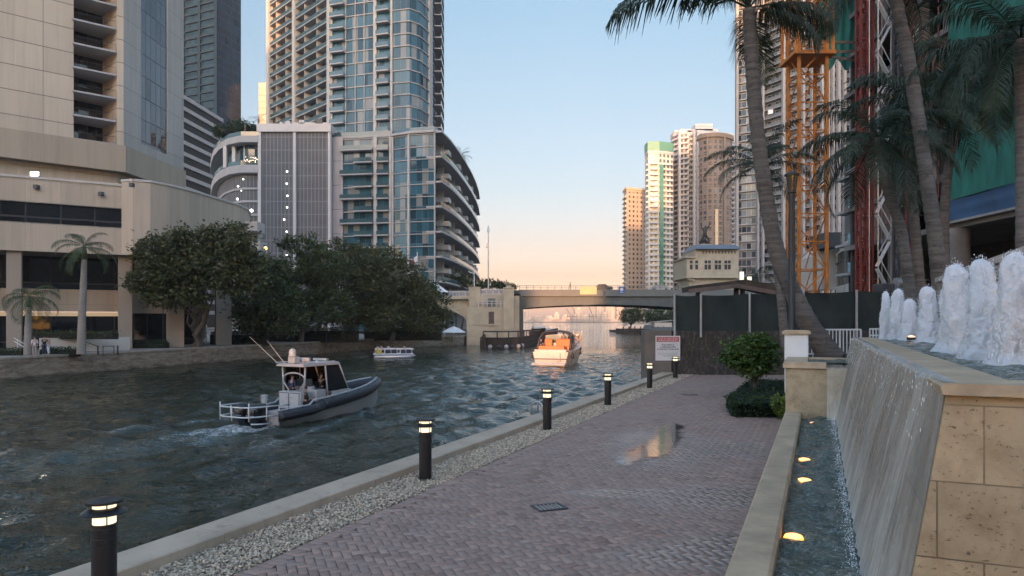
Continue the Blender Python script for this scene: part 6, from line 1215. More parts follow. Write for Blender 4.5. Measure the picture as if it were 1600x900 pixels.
def girder(y, m, nm):
    b = MB(); n = 28; top = []; bot = []
    for i in range(n + 1):
        q = i / n; x = xL + (xR - xL) * q; dip = abs(2 * (q - .48)) ** 2.0; top.append((x, zat(463.5, YB) - .0)); bot.append((x, zat(475.5, YB) - dip * (zat(476, YB) - zat(482.5, YB))))
    vs = [(p[0], y, p[1]) for p in top] + [(p[0], y, p[1]) for p in bot] + [(p[0], y + .5, p[1]) for p in top] + [(p[0], y + .5, p[1]) for p in bot]; N1 = n + 1
    fs = [(i, i + 1, N1 + i + 1, N1 + i) for i in range(n)] + [(2 * N1 + i, 3 * N1 + i, 3 * N1 + i + 1, 2 * N1 + i + 1) for i in range(n)] + [(N1 + i, N1 + i + 1, 3 * N1 + i + 1, 3 * N1 + i) for i in range(n)]
    b.add(vs, fs)
    for i in range(0, n + 1, 3): b.box2((top[i][0] - .08, y - .14, bot[i][1] + .05), (top[i][0] + .08, y, top[i][1]))
    for i in range(n): b.bar((bot[i][0], y - .05, bot[i][1]), (bot[i + 1][0], y - .05, bot[i + 1][1]), .4, .14)
    part(b, nm, m, br)
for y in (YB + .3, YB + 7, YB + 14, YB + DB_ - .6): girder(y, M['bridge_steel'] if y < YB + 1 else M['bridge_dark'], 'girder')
xj = PX(944, YB); b = MB(); b.box2((xj - .25, YB - .32, zat(476, YB)), (xj + .25, YB - .26, zd)); b.bar((xj - 4.5, YB + .1, zat(477, YB)), (xj + 1, YB + .1, zat(474, YB)), .12, .12); part(b, 'span_joint', M['bridge_dark'], br)
for side, y in ((0, YB + .1), (1, YB + DB_ - .3)):
    b = MB(); b.bar((xL, y, zd + .95), (60, y, zd + .95), .1, .1); b.bar((xL, y, zd + .55), (60, y, zd + .55), .06, .06)
    for k in range(40): x = xL + (60 - xL) * k / 39; b.box2((x - .05, y - .05, zd + .1), (x + .05, y + .05, zd + .95))
    part(b, 'railing', M['fascia'], br)
# pier house and approach
def zz_(py): return zat(py, YB - 4)
Yp = YB - 4; q = lambda px: PX(px, Yp)
b = MB(); b.box2((q(729), Yp, -4), (q(792), Yp + DB_ + 6, zz_(480))); b.box2((q(732), Yp + .25, zz_(480)), (q(789), Yp + DB_ + 5, zz_(466))); part(b, 'pier_house', M['bridge_stone'], br, bevel=.08)
b = MB(); b.box2((q(731), Yp + .1, zz_(480.5)), (q(790), Yp + .26, zz_(479.5))); b.box2((q(731.5), Yp + .05, zz_(508)), (q(795), Yp - .12, zz_(506.5))); part(b, 'string_course', M['bridge_stone'], br)
b = MB(); b.box2((q(733), Yp + .2, zz_(479)), (q(750), Yp + 4, zz_(449.5))); b.box2((q(732.5), Yp + .1, zz_(449.4)), (q(750.5), Yp + 4.1, zz_(448.2))); part(b, 'pylon', M['bridge_stone'], br)
b = MB(); b.box2((q(786.5), Yp - .5, zz_(515)), (q(803), Yp + 5, zz_(451))); b.box2((q(786), Yp - .7, -4), (q(807), Yp + 5, zz_(516))); b.box2((q(785.8), Yp - .65, zz_(450.9)), (q(803.7), Yp + 5.1, zz_(449.2))); part(b, 'pylon', M['bridge_stone'], br, bevel=.06)
b = MB(); b.lathe([(.75, 0), (.6, .25), (.5, .5), (1.05, .85), (1.0, 1.0), (.3, 1.02)], (q(795), Yp + 1.2, zz_(449.2)), 8); part(b, 'urn', M['bridge_stone'], br)
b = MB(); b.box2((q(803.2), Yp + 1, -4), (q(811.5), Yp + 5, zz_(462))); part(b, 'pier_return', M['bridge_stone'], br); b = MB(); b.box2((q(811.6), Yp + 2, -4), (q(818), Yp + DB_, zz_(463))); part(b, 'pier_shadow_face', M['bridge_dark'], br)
b = MB(); b.box2((q(763.5), Yp - .04, zz_(506)), (q(772), Yp + .1, zz_(487))); part(b, 'window', mat('boarded_window', (.085, .06, .055), .8, var=.3), br); b = MB(); b.box2((q(761), Yp - .3, zz_(508.8)), (q(774.5), Yp - .13, zz_(507.4))); part(b, 'window_sill', M['bridge_stone'], br)
b = MB(); b.box2((q(762), Yp + .1, zz_(479)), (q(774), Yp + .24, zz_(466))); part(b, 'door', mat('green_grey_door', (.12, .14, .125), .6), br)
b = MB()
for k in range(7): b.box2((q(746), Yp - .2, zz_(479.5)) if k < 0 else (q(747.5 + k * 7) - .1, Yp - .2, zz_(479.5)), (q(747.5 + k * 7) + .1, Yp - .05, zz_(470.5)))
for py in (470.5, 474.5): b.bar((q(746.5), Yp - .12, zz_(py)), (q(790), Yp - .12, zz_(py)), .1, .12)
part(b, 'balcony_rail', M['slab_white'], br)
for xa, xb, yt in ((640, 733, 455.5), (750, 786, 452)):
    b = MB(); n = int((xb - xa) / 1.6)
    for k in range(n + 1): b.box((q(xa + (xb - xa) * k / n), Yp + 1, (zz_(yt) + zz_(yt + 7.5)) / 2), (.13 if k % 6 else .5, .2, zz_(yt) - zz_(yt + 7.5)))
    b.bar((q(xa), Yp + 1, zz_(yt)), (q(xb), Yp + 1, zz_(yt)), .3, .2); b.bar((q(xa), Yp + 1, zz_(yt + 7.6)), (q(xb), Yp + 1, zz_(yt + 7.6)), .34, .25); part(b, 'balustrade', M['slab_white'], br)
b = MB(); b.box2((q(640), Yp + .7, zz_(467)), (q(733), Yp + 1.4, zz_(463))); b.box2((q(750.2), Yp + .4, zz_(466)), (q(786.3), Yp + 2, zz_(460))); part(b, 'parapet_band', M['bridge_stone'], br)
b = MB(); n = 16; vs = []; xa, xb = q(660), q(730)
for i in range(n + 1): w = i / n; x = xa + (xb - xa) * w; zb_ = zz_(508) + (zz_(479) - zz_(508)) * math.sin(math.acos(min(1, w))) ; vs += [(x, Yp + 2, zz_(467)), (x, Yp + 2, zb_), (x, Yp + DB_, zz_(467)), (x, Yp + DB_, zb_)]
fs = []
for i in range(n): a = i * 4; fs += [(a, a + 4, a + 5, a + 1), (a + 1, a + 5, a + 7, a + 3), (a + 2, a + 3, a + 7, a + 6)]
b.add(vs, fs); part(b, 'approach_arch', M['bridge_stone'], br)
# timber fender round the pier
fd = thing('timber_fender', 'long dark timber fender curving round the foot of the bridge pier', 'fender', (0, 145, WATER)); FP = [(q(760) , 130), (PX(785, 128), 128), (PX(810, 132), 132), (PX(830, 146), 146), (PX(845, 166), 166), (PX(852, 188), 188)]
b = MB(); b.ribbon(FP, -.4, 0, -4, -.85); b.ribbon(FP, -.45, .15, -1.6, -1.3); b.ribbon(FP, -.45, .15, -.85, -.6); part(b, 'planking', M['wood'], fd)
b = MB(); b.ribbon(FP, -.2, .05, .35, .6); part(b, 'top_rail', M['wood'], fd); L_ = plen(FP)
for k in range(22): p = sub(FP, L_ * k / 22.01, L_ * k / 22.01 + .1)[0]; b = MB(); b.box2((p[0] - .12, p[1] - .12, -.7), (p[0] + .12, p[1] + .12, .35)); part(b, 'post', M['wood'], fd)
for k in range(7): b = MB(); p = sub(FP, 1.5 + k * 1.9, 1.6 + k * 1.9)[0]; b.ico((p[0], p[1] - .45, -2.3), .42, 2); part(b, 'float', M['rubber'] if k % 2 else M['slab'], fd)
pl2 = thing('timber_piles', 'cluster of dark mooring piles at the near end of the bridge fender', 'piles', (q(758), 128.5, WATER))
for dx, dy, h in ((0, 0, 2.1), (.6, .2, 2.6), (.3, .7, 2.3)): b = MB(); b.cyl((dx, dy, -1.5), (dx * .8, dy, h), .3, .26, 10); b.build('pile', M['wood'], pl2, world=False)
# bridge house with statue, signs, car, people, lamp masts
bh = thing('bridge_house', 'cream bridge tender house with rows of small windows and a grey roof', 'bridge house', (PX(1112, 153), 153, 0)); Y = 153; X_ = lambda px: PX(px, Y); Z_ = lambda py: zat(py, Y)
b = MB(); b.box2((X_(1073), Y, Z_(433)), (X_(1153), Y + 12, Z_(401))); b.box2((X_(1087), Y + .2, Z_(401)), (X_(1153), Y + 12, Z_(389))); b.box2((X_(1078), Y + .6, -2), (X_(1153), Y + 12, Z_(433.1))); part(b, 'body', M['bridge_stone'], bh)
b = MB(); b.box2((X_(1070), Y - .4, Z_(434.5)), (X_(1153.5), Y + 12, Z_(433))); b.box2((X_(1070), Y - .5, Z_(403)), (X_(1088), Y + 12, Z_(401.2))); part(b, 'cornice', M['bridge_stone'], bh)
b = MB(); vs = [(X_(1086), Y - 1, Z_(389.5)), (X_(1156), Y - 1, Z_(389.5)), (X_(1156), Y + 13, Z_(389.5)), (X_(1086), Y + 13, Z_(389.5)), (X_(1090), Y + 1.5, Z_(381)), (X_(1152), Y + 1.5, Z_(381)), (X_(1152), Y + 9, Z_(381)), (X_(1090), Y + 9, Z_(381))]
b.add(vs, [(0, 1, 5, 4), (1, 2, 6, 5), (2, 3, 7, 6), (3, 0, 4, 7), (4, 5, 6, 7), (3, 2, 1, 0)]); part(b, 'roof', mat('slate_grey_roof', (.13, .15, .18), .5, var=.15), bh)
for px in (1080, 1088.5, 1103, 1108.5, 1119, 1124.5, 1134, 1139.5):
    for y0, y1 in ((407, 411.5), (413.5, 421)): b = MB(); b.box2((X_(px - 2.1), Y - .05, Z_(y1)), (X_(px + 2.1), Y + .05, Z_(y0))); part(b, 'window', M['dark_glass'] if False else mat('dim_pane', (.05, .052, .055), .15) if 'dim_pane' not in bpy.data.materials else bpy.data.materials['dim_pane'], bh)
for k in range(11): b = MB(); b.box2((X_(1098 + k * 5), Y + .1, Z_(396)), (X_(1099.6 + k * 5), Y + .19, Z_(392))); part(b, 'vent_slot', M['darkgrey'], bh)
for k in range(12): b = MB(); b.ico((X_(1072.5 + k * .0), Y + 1, Z_(440)), .01, 1) if False else b.box2((X_(1074 + k * 1.2), Y - .1, Z_(436.5) - k * .06), (X_(1075 + k * 1.2), Y + .6, Z_(434.6))); part(b, 'bracket', M['bridge_stone'], bh) if k < 10 else None
# --- skin figures -------------------------------------------------
def skin_mesh(name, pts, edges, radii, m, parent, sub=2):
    me = bpy.data.meshes.new(name); me.from_pydata([tuple(p) for p in pts], edges, []); o = bpy.data.objects.new(name, me); C.objects.link(o); o.parent = parent; me.materials.append(m)
    md = o.modifiers.new('skin', 'SKIN'); md.use_smooth_shade = True; me.skin_vertices.new() if not me.skin_vertices else None
    for v, r in zip(me.skin_vertices[0].data, radii): v.radius = (r, r) if not isinstance(r, tuple) else r
    me.skin_vertices[0].data[0].use_root = True
    s = o.modifiers.new('round', 'SUBSURF'); s.levels = sub; s.render_levels = sub; return o
def person(label, loc, yaw, shirt, trousers, pose='stand', scale=1.0, skin='skin', hair='hair', group=None, lean=0.0, phone=False):
    rt = thing('person', label, 'person', loc, yaw, group); rt.scale = (scale,) * 3; sit = pose == 'sit'; hz = 0.95 if not sit else 0.50; k = hz
    V = Vector; hip = V((0, 0, k)); chest = V((lean, 0, k + .36)); nk = V((lean * 1.3, 0, k + .56)); hd = V((lean * 1.4 + .02, 0, k + .72)); J = [hip, V((lean * .4, 0, k + .16)), chest, nk, V((lean * 1.4 + .01, 0, k + .65)), hd, V((lean * 1.4, 0, k + .80))]
    Rr = [(.15, .11), (.125, .10), (.15, .105), .062, .07, (.085, .10), .06]; E = [(0, 1), (1, 2), (2, 3), (3, 4), (4, 5), (5, 6)]; cloth_t = ([hip, J[1], chest, nk - V((0, 0, .03))], [(0, 1), (1, 2), (2, 3)], [(.165, .125), (.142, .118), (.168, .122), .07]); cloth_l = ([hip], [], [(.17, .13)]); hands = []
    for s in (-1, 1):
        sh = V((lean * 1.1, s * .19, k + .47)); 
        if pose == 'reach': el, wr = V((.16, s * .24, k + .30)), V((.34, s * .10, k + .42))
        elif sit: el, wr = V((.10 + lean, s * .24, k + .22)), V((.30, s * .16, k + .16))
        else: el, wr = V((-.03 + lean * .6, s * .245, k + .20)), V((.06 + lean * .3, s * .25, k - .04))
        i = len(J); J += [sh, el, wr, wr + (wr - el).normalized() * .08]; Rr += [.06, .046, .03, (.036, .02)]; E += [(2, i), (i, i + 1), (i + 1, i + 2), (i + 2, i + 3)]; hands.append((wr, (wr - el).normalized(), s))
        j = len(cloth_t[0]); cloth_t[0].extend([sh, el, el.lerp(wr, .15)]); cloth_t[1].extend([(2, j), (j, j + 1), (j + 1, j + 2)]); cloth_t[2].extend([.075, .058, .052])
        h2 = V((0, s * .09, k - .04)); 
        if sit: kn, an = V((.42, s * .12, k + .02)), V((.44, s * .11, .08))
        else: kn, an = V((.03, s * .10, .50)), V((-.02, s * .10, .085))
        toe = an + V((.17, s * .02, -.05)); i = len(J); J += [h2, kn, an, toe]; Rr += [.085, .056, .042, (.04, .028)]; E += [(0, i), (i, i + 1), (i + 1, i + 2), (i + 2, i + 3)]
        j = len(cloth_l[0]); cloth_l[0].extend([h2, kn, an + V((0, 0, .05))]); cloth_l[1].extend([(0, j), (j, j + 1), (j + 1, j + 2)]); cloth_l[2].extend([.10, .075, .066])
    body = skin_mesh('body', J, E, Rr, M[skin], rt)
    skin_mesh('shirt', *cloth_t, shirt, rt); skin_mesh('trousers', *cloth_l, trousers, rt)
    b = MB(); b.ico(hd + V((-.018, 0, .045)), .105, 2, 0, random, (1.0, .9, .95)); b.build('hair', M[hair], rt, world=False, smooth=True)
    b = MB()
    for s in (-1, 1): b.ico(hd + V((.083, s * .034, .012)), .012, 1)
    b.build('eyes', M['black'], rt, world=False); b = MB(); b.ico(hd + V((.095, 0, -.022)), .016, 1, 0, random, (1, .7, 1.3)); b.box(hd + V((.083, 0, -.062)), (.012, .045, .008)); b.build('face_features', mat('lips', (.30, .14, .11), .5) if 'lips' not in bpy.data.materials else bpy.data.materials['lips'], rt, world=False)
    b = MB()
    for wr, d, s in hands:
        side = d.cross(V((0, 0, 1))).normalized() if abs(d.z) < .9 else V((1, 0, 0)); tip0 = wr + d * .085; curl = d.cross(side)
        for f_, ln in enumerate((.062, .072, .068, .054)): a = tip0 + side * (.027 - .018 * f_); m_ = a + d * ln * .55; b.tube([a - d * .02, m_, m_ + (d * .7 + curl * .6) * ln * .5], [.0095, .0085, .007], 6)
        a = wr + d * .03 + side * .032; b.tube([a - side * .015, a + side * .018 + d * .03, a + side * .02 + d * .062], [.011, .0095, .008], 6)
    b.build('fingers', M[skin], rt, world=False, smooth=True)
    return rt
CL = {n: mat('cloth_' + n, c, .85, var=.12, scale=8) for n, c in dict(white=(.62, .62, .64), black=(.02, .02, .022), navy=(.03, .04, .08), khaki=(.30, .25, .18), grey=(.18, .18, .19), red=(.3, .05, .05), tan=(.35, .29, .24), blue=(.12, .2, .34), peach=(.5, .32, .24)).items()}
person('person in a white shirt and pale trousers standing beside the shorter royal palm', (PX(54, 64.3), 64.3, FARZ + .03), -1.2, CL['white'], CL['tan'])
person('person in a black top holding up a phone on the far promenade', (PX(69, 65.2), 65.2, FARZ + .03), -0.6, CL['black'], CL['navy'], 'reach', lean=.04)
person('person in pale clothes half hidden behind the one in black', (PX(76, 66.4), 66.4, FARZ + .03), -2.2, CL['tan'], CL['white'], scale=.97)
person('person in dark clothes walking along the bridge railing', (PX(891, YB + 1.2), YB + 1.2, zd + .03), 0.2, CL['navy'], CL['grey'])
for k, (px, lab) in enumerate([(1060, 'person on the bridge near the bridge house, at the right end of the railing'), (766, 'person in white behind the balustrade at the left end of the bridge')]): person(lab, (PX(px, YB + 1.6), YB + 1.6, zd + .03), 2.9, CL['white' if k else 'grey'], CL['navy'])
# bronze statue on its column
st = thing('bronze_statue', 'dark bronze statue of a figure reaching up, standing above the bridge house roof', 'statue', (PX(1101, 161), 161, 0)); zs = zat(382, 161); bz = mat('dark_bronze', (.035, .032, .028), .45, metal=.5)
b = MB(); b.cyl((0, 0, 0), (0, 0, zs - .5), 1.1, 1.0, 16); b.box((0, 0, zs - .25), (2.6, 2.6, .5)); b.build('column', M['bridge_stone'], st, world=False)
V = Vector; J = [V((0, 0, 2.3)), V((.1, 0, 3.0)), V((.15, 0, 3.6)), V((.2, 0, 4.0)), V((.22, 0, 4.35)), V((.6, 0, 3.7)), V((1.0, 0, 4.4)), V((1.15, 0, 5.3)), V((-.4, 0, 3.5)), V((-.75, 0, 3.9)), V((-.6, 0, 4.6)), V((-.3, 0, 1.9)), V((-.7, 0, 1.0)), V((-1.2, 0, .2)), V((.35, 0, 1.8)), V((.95, 0, 1.2)), V((.9, 0, .15))]
E = [(0, 1), (1, 2), (2, 3), (3, 4), (2, 5), (5, 6), (6, 7), (2, 8), (8, 9), (9, 10), (0, 11), (11, 12), (12, 13), (0, 14), (14, 15), (15, 16)]; Rr = [.42, .38, .42, .17, .26, .2, .14, .09, .2, .14, .1, .3, .22, .14, .3, .22, .14]
o = skin_mesh('figure', J, E, Rr, bz, st); o.location.z = zs; b = MB()
for k in range(7): a = k * .9; b.ico((math.cos(a) * .8, math.sin(a) * .6, .35 + .25 * (k % 3)), .45, 2, .15)
o = b.build('base_figures', bz, st, world=False, smooth=True); o.location.z = zs; b = MB(); b.tube([(1.1, 0, 5.4), (1.2, 0, 4.6), (.9, 0, 3.6)], .04, 6); o = b.build('bow', bz, st, world=False); o.location.z = zs
bsg = thing('banner', 'pale yellow banner hung on the bridge railing', 'banner', (PX(919, YB), YB - .36, zat(454, YB))); b = MB(); b.box((0, 0, 0), (26 * YB / F, .06, 12 * YB / F)); b.build('cloth', mat('pale_yellow_banner', (.5, .42, .22), .7, var=.15, scale=.6), bsg, world=False)
rs = thing('blue_sign', 'square blue route sign on the bridge railing with a white emblem', 'sign', (PX(971, YB), YB - .36, zat(453, YB))); b = MB(); b.box((0, 0, 0), (1.25, .06, 1.4)); b.build('board', mat('sign_blue', (.03, .10, .30), .5, var=.1), rs, world=False); b = MB(); b.lathe([(.34, 0), (.34, .02)], n=20); o = b.build('emblem', M['signwhite'], rs, world=False); o.rotation_euler.x = R(90); o.location = (0, -.035, .1)
b = MB(); b.box((0, -.036, -.5), (.8, .01, .12)); b.build('band', M['signwhite'], rs, world=False)
def car(label, x, y, z, col, yaw=0):
    rt = thing('parked_car', label, 'car', (x, y, z), yaw); b = MB(); pr = [(-2.2, .3), (-2.25, .8), (-1.5, .95), (-.9, 1.42), (.6, 1.45), (1.3, .98), (2.15, .85), (2.25, .35)]
    for s in (-1,): b.loft([[(px, w, pz * 1.0) for px, pz in pr] for w in (-.82, -.86, .86, .82)])
    b.build('body', col, rt, world=False, auto=30); b = MB(); b.add([(-1.4, -.875, .98), (-.9, -.875, 1.36), (.55, -.875, 1.38), (1.15, -.875, 1.0)], [(0, 1, 2, 3)]); b.build('side_window', M['dark_glass'], rt, world=False)
    for wx in (-1.4, 1.4): b = MB(); b.cyl((wx, -.9, .32), (wx, .9, .32), .32, n=18); b.build('wheel', M['rubber'], rt, world=False)
    return rt
car('dark car crossing the bridge just right of the pale banner', PX(941, YB + 4), YB + 4, zd + .02, mat('dark_car_paint', (.05, .05, .055), .3)); car('silver car crossing the bridge at its right end', PX(1030, YB + 7), YB + 7, zd + .02, mat('silver_car_paint', (.4, .4, .41), .3, metal=.4), 3.14)
lm = thing('light_mast', 'tall slim light mast with a box halfway up, behind the left end of the bridge', 'mast', (PX(763, 168), 168, 0)); Yl = 168; b = MB(); b.tube([(0, 0, 0), (0, 0, zat(358, Yl))], [.2, .1], 8); b.build('pole', M['steel'], lm, world=False); b = MB(); b.tube([(0, 0, zat(362, Yl)), (0, 0, zat(352, Yl))], [.35, .05], 8); b.build('tip', M['steel'], lm, world=False); b = MB(); b.box((-.3, 0, zat(384, Yl)), (.5, .4, .9)); b.build('box', M['steel'], lm, world=False)
lm2 = thing('lamp_pole', 'short lamp pole on the bridge with a bright slanted lamp head', 'street lamp', (PX(741, 152), 152, 0)); b = MB(); b.cyl((0, 0, zd), (0, 0, zat(418, 152)), .1, n=8); b.build('pole', M['rail_white'], lm2, world=False); b = MB(); b.bar((0, 0, zat(428, 152)), (-1.3, 0, zat(424, 152)), .35, .16); b.build('lamp_head', mat('lamp_housing', (.6, .6, .58), .4), lm2, world=False)
fp_ = thing('flagpole', 'flagpole with a small red and white flag before the glass bay', 'flagpole', (PX(652, 136), 136, FARZ)); b = MB(); b.tube([(0, 0, 0), (0, 0, zat(394, 136) - FARZ)], [.1, .05], 8); b.build('pole', M['rail_white'], fp_, world=False)
b = MB(); zf_ = zat(399, 136) - FARZ; b.add([(0, 0, zf_), (0, 0, zf_ - 1.5), (-.6, .1, zf_ - 2.0), (-.7, .1, zf_ - .5)], [(0, 1, 2, 3)]); b.mi = 1; b.add([(-.7, .1, zf_ - .5), (-.6, .1, zf_ - 2.0), (-1.1, 0, zf_ - 2.7), (-1.2, 0, zf_ - 1.3)], [(0, 1, 2, 3)]); o = b.build('flag', [CL['white'], CL['red']], fp_, world=False); sm_ = o.modifiers.new('thick', 'SOLIDIFY'); sm_.thickness = .02
rng = np.random.default_rng(1)
# roof planting
tree('roof_shrub', 'dark shrubs on the roof of the rounded garage corner', (PX(362, 176), 176, zat(214, 176)), [pblob(350, 205, 16, 9, 176), pblob(375, 200, 16, 10, 176), pblob(392, 203, 14, 8, 176)], 3600, .55, M['leaf_hedge'], 81, .2, 3, cat='shrub')
for px, pt, lab in ((404, 186, 'taller small palm on the roof of the rounded garage corner'), (383, 192, 'lower small palm among the dark roof shrubs')): palm('roof_palm', lab, [at(px, 214, 174), at(px, pt, 174)], [.25, .2], 2.6, 60 + px, n=14, ll=.7, nleaf=22)
palm('roof_palm', 'bushy palm on the roof of the curved podium wing', [at(719, 262, 216), at(720, 243, 216)], [.3, .25], 4.0, 66, n=18, ll=.8, nleaf=26)
# lights and odds and ends under the far trees
for k, (px, py, Y, r_) in enumerate([(360, 446, 93, .28), (254, 427, 84, .14), (404, 462, 96, .16), (510, 494, 106, .14)]): s_ = thing('garden_light', ('bright white light behind the pale forked trunks', 'small white light in the crown left of the forked trunks', 'faint white light in the dark tree right of the forked trunks', 'small white light low in the middle of the far tree row')[k], 'light', at(px, py, Y)); b = MB(); b.ico((0, 0, 0), r_, 2); b.build('bulb', M['white_bulb'], s_, world=False, smooth=True); b = MB(); b.cyl((0, .1, 0), (0, .1, -(PZ(py, Y) - FARZ)), .05, n=6); b.build('pole', M['darkgrey'], s_, world=False)
um = thing('white_umbrella', 'white umbrella at the water edge under the left bridge arch', 'umbrella', at(709, 532, 140)); b = MB(); b.lathe([(2.4, 1.6), (1.3, 2.3), (.1, 2.8)], n=8); b.build('canopy', M['white'], um, world=False); b = MB(); b.cyl((0, 0, -.2), (0, 0, 2.7), .07, n=6); b.build('pole', M['steel'], um, world=False)
aw = thing('tent', 'white pointed tent roof between the far trees and the bridge', 'tent', at(682, 452, 145)); b = MB(); b.lathe([(2.6, -.6), (1.2, .35), (.1, 1.3)], n=4); b.build('roof', M['white'], aw, world=False)
for sx_ in (-1.7, 1.7):
    b = MB(); b.cyl((sx_, 0, -.6), (sx_, 0, -(PZ(452, 145) - FARZ)), .09, n=6); b.build('post', M['steel'], aw, world=False)

# ================================================================== BOATS
def hull_loft(mb, L, beam, free, draft, sheer, n=16, trans=.85, full=2.2):
    rings = []
    for i in range(n + 1):
        q = i / n; x = L * q; w = beam / 2 * (trans + (1 - trans) * min(1, q * 3)) * (1 - max(0, (q - .45) / .55) ** full); w = max(w, .03); z1 = free + sheer * q ** 2; k = draft * (1 - max(0, (q - .6) / .4) ** 2 * 1.1)
        rings.append([(x, -w, z1), (x - .0, -w * .9, z1 * .4), (x - q * .25, -w * .78, -.05), (x - q * .5, 0, -k), (x - q * .25, w * .78, -.05), (x, w * .9, z1 * .4), (x, w, z1), (x, 0, z1 - .02)])
    mb.loft(rings); return mb
# ---- patrol boat with an inflatable style collar
rb = thing('patrol_boat', 'grey and white patrol boat with a dark collar, open stern rails and two black outboards', 'boat', (RIB_S.x, RIB_S.y, WATER), math.atan2(HB.y, HB.x)); kw = dict(world=False); L = 9.2
M['rib_hull'] = mat('light_grey_hull', (.42, .42, .415), .35, var=.06); M['rib_deck'] = mat('pale_grey_deck', (.40, .40, .395), .6, var=.1); M['collar'] = mat('dark_grey_collar', (.034, .039, .047), .5, var=.2, scale=1.5); M['tinted'] = mat('tinted_cabin_glass', (.02, .022, .025), .05, var=.1, spec=.8); M['cowl'] = mat('black_cowling', (.012, .012, .014), .22, var=.2, coat=.4)
b = MB(); hull_loft(b, L, 2.45, .42, .5, .75, 22, .97, 2.6); b.build('hull', M['rib_hull'], rb, auto=35, **kw)
def gun(q): 
    w = 1.28 * (1 - max(0, (q - .45) / .55) ** 2.8); return Vector((L * q, w, .52 + .80 * q ** 1.7))
def collar(q0, q1, dz, r, s, nm, m):
    pts = []; n = 22
    for i in range(n + 1): q = q0 + (q1 - q0) * i / n; p = gun(q); pts.append(Vector((p.x, s * max(p.y, .0), p.z + dz)))
    b = MB(); b.tube(pts, r, 14); return b.build(nm, m, rb, smooth=True, **kw)
for s in (-1, 1):
    collar(0.0, .26, .02, .26, s, 'collar', M['collar']); collar(.33, .985, .16, .29, s, 'collar', M['collar'])
    p0, p1 = gun(.26), gun(.33); b = MB(); b.tube([(p0.x - .05, s * p0.y, p0.z + .02), (p1.x + .05, s * p1.y, p1.z + .16)], [.25, .28], 14); b.build('collar_step', M['collar'], rb, smooth=True, **kw)
    b = MB(); pts = [Vector((gun(q / 30).x, s * gun(q / 30).y * .93, gun(q / 30).z + (.27 if q < 8 else .46) + (0 if q < 8 else 0))) for q in range(0, 30)]
    b.tube(pts, [.055] * 30, 8); b.build('gunwale', M['rib_hull'], rb, smooth=True, **kw)
    b = MB(); b.tube([Vector((gun(q / 24).x, s * (gun(q / 24).y + .235), gun(q / 24).z + (-.02 if q < 8 else .10))) for q in range(0, 24)], .045, 6); b.build('rub_strake', M['rubber'], rb, smooth=True, **kw)
b = MB(); b.ico((L * .985, 0, 1.48), .34, 3, 0, random, (.9, 1.1, .9)); b.build('bow_fender', M['collar'], rb, smooth=True, **kw)
b = MB(); rg = []
for i in range(18): q = i / 17 * .97; p = gun(q); rg.append([(p.x, -p.y * .97, .48 + .55 * q ** 1.7), (p.x, p.y * .97, .48 + .55 * q ** 1.7), (p.x, p.y * .97, .44 + .55 * q ** 1.7), (p.x, -p.y * .97, .44 + .55 * q ** 1.7)])
b.loft(rg); b.build('deck', M['rib_deck'], rb, **kw)
b = MB(); b.box((.04, 0, .42), (.12, 2.5, .66)); b.build('transom', M['rib_hull'], rb, bevel=.03, **kw)
b = MB(); b.box((7.4, 0, 1.02), (1.6, 1.2, .22)); b.box((6.2, 0, 1.0), (.5, .9, .3)); b.build('fore_deck_box', M['rib_hull'], rb, bevel=.05, **kw)
# lockers
b = MB(); b.box((2.35, -.0, 1.0), (.75, 1.5, 1.0)); b.build('stern_locker', M['rib_hull'], rb, bevel=.04, **kw)
for y in (-.36, .36):
    b = MB(); b.box((1.972, y, 1.02), (.012, .66, .86)); b.build('door_gap_backing', M['rubber'], rb, **kw)  # dark panel added behind the door; its rim draws the shaded gap
    b = MB(); b.box((1.96, y, 1.02), (.03, .60, .79)); d_ = b.build('locker_door', M['rib_hull'], rb, bevel=.015, **kw); b = MB(); b.lathe([(.06, 0), (.06, .02), (.004, .022)], n=12); o = b.build('latch', M['steel'], d_, world=False); o.rotation_euler.y = R(-90); o.location = (1.942, y * .45, 1.2)
b = MB(); b.box((3.35, -.35, 1.0), (.75, 1.1, 1.05)); b.box((3.15, 0, 1.55), (.25, 1.1, .35)); b.build('seat_pod', M['rib_hull'], rb, bevel=.05, **kw); b = MB(); b.box((3.3, -.3, 1.5), (.45, .45, .14)); b.box((3.08, -.3, 1.82), (.1, .45, .55)); b.box((3.3, .3, 1.5), (.45, .45, .14)); b.box((3.08, .3, 1.82), (.1, .45, .55)); b.build('helm_seat', M['rubber'], rb, bevel=.04, **kw)
# cabin
b = MB(); b.box((4.85, 0, 1.05), (.9, 1.5, 1.0)); b.build('console', M['rib_hull'], rb, bevel=.06, **kw)
def strut(a, c, r=.045, nm='cabin_post', m=None): b = MB(); b.tube([a, c], r, 8); return b.build(nm, m or M['rib_hull'], rb, smooth=True, **kw)
for s in (-1, 1):
    strut((5.45, s * .95, 1.35), (4.75, s * .88, 2.82), .05); strut((3.75, s * 1.0, 1.1), (3.65, s * .9, 2.8), .045); strut((2.3, s * .72, 1.5), (2.3, s * .78, 2.78), .05)
    xa_ = 3.78 if s < 0 else 2.7; b = MB(); b.add([(5.4, s * .955, 1.4), (xa_, s * 1.0, 1.4), (xa_ - .08, s * .905, 2.72), (4.8, s * .89, 2.72)], [(0, 1, 2, 3)]); o = b.build('side_window', M['tinted'], rb, **kw); md = o.modifiers.new('t', 'SOLIDIFY'); md.thickness = .012  # far-side pane carried aft as a dark sheet for the shaded interior
    strut((2.3, s * .74, 2.0), (2.3, s * .34, 1.5), .035, 'brace')
    b = MB(); b.box((5.1, s * .97, 1.15), (1.0, .05, .55)); b.box((4.3, s * 1.0, 1.15), (.5, .05, .5)); b.build('cabin_side', M['rib_hull'], rb, bevel=.02, **kw)
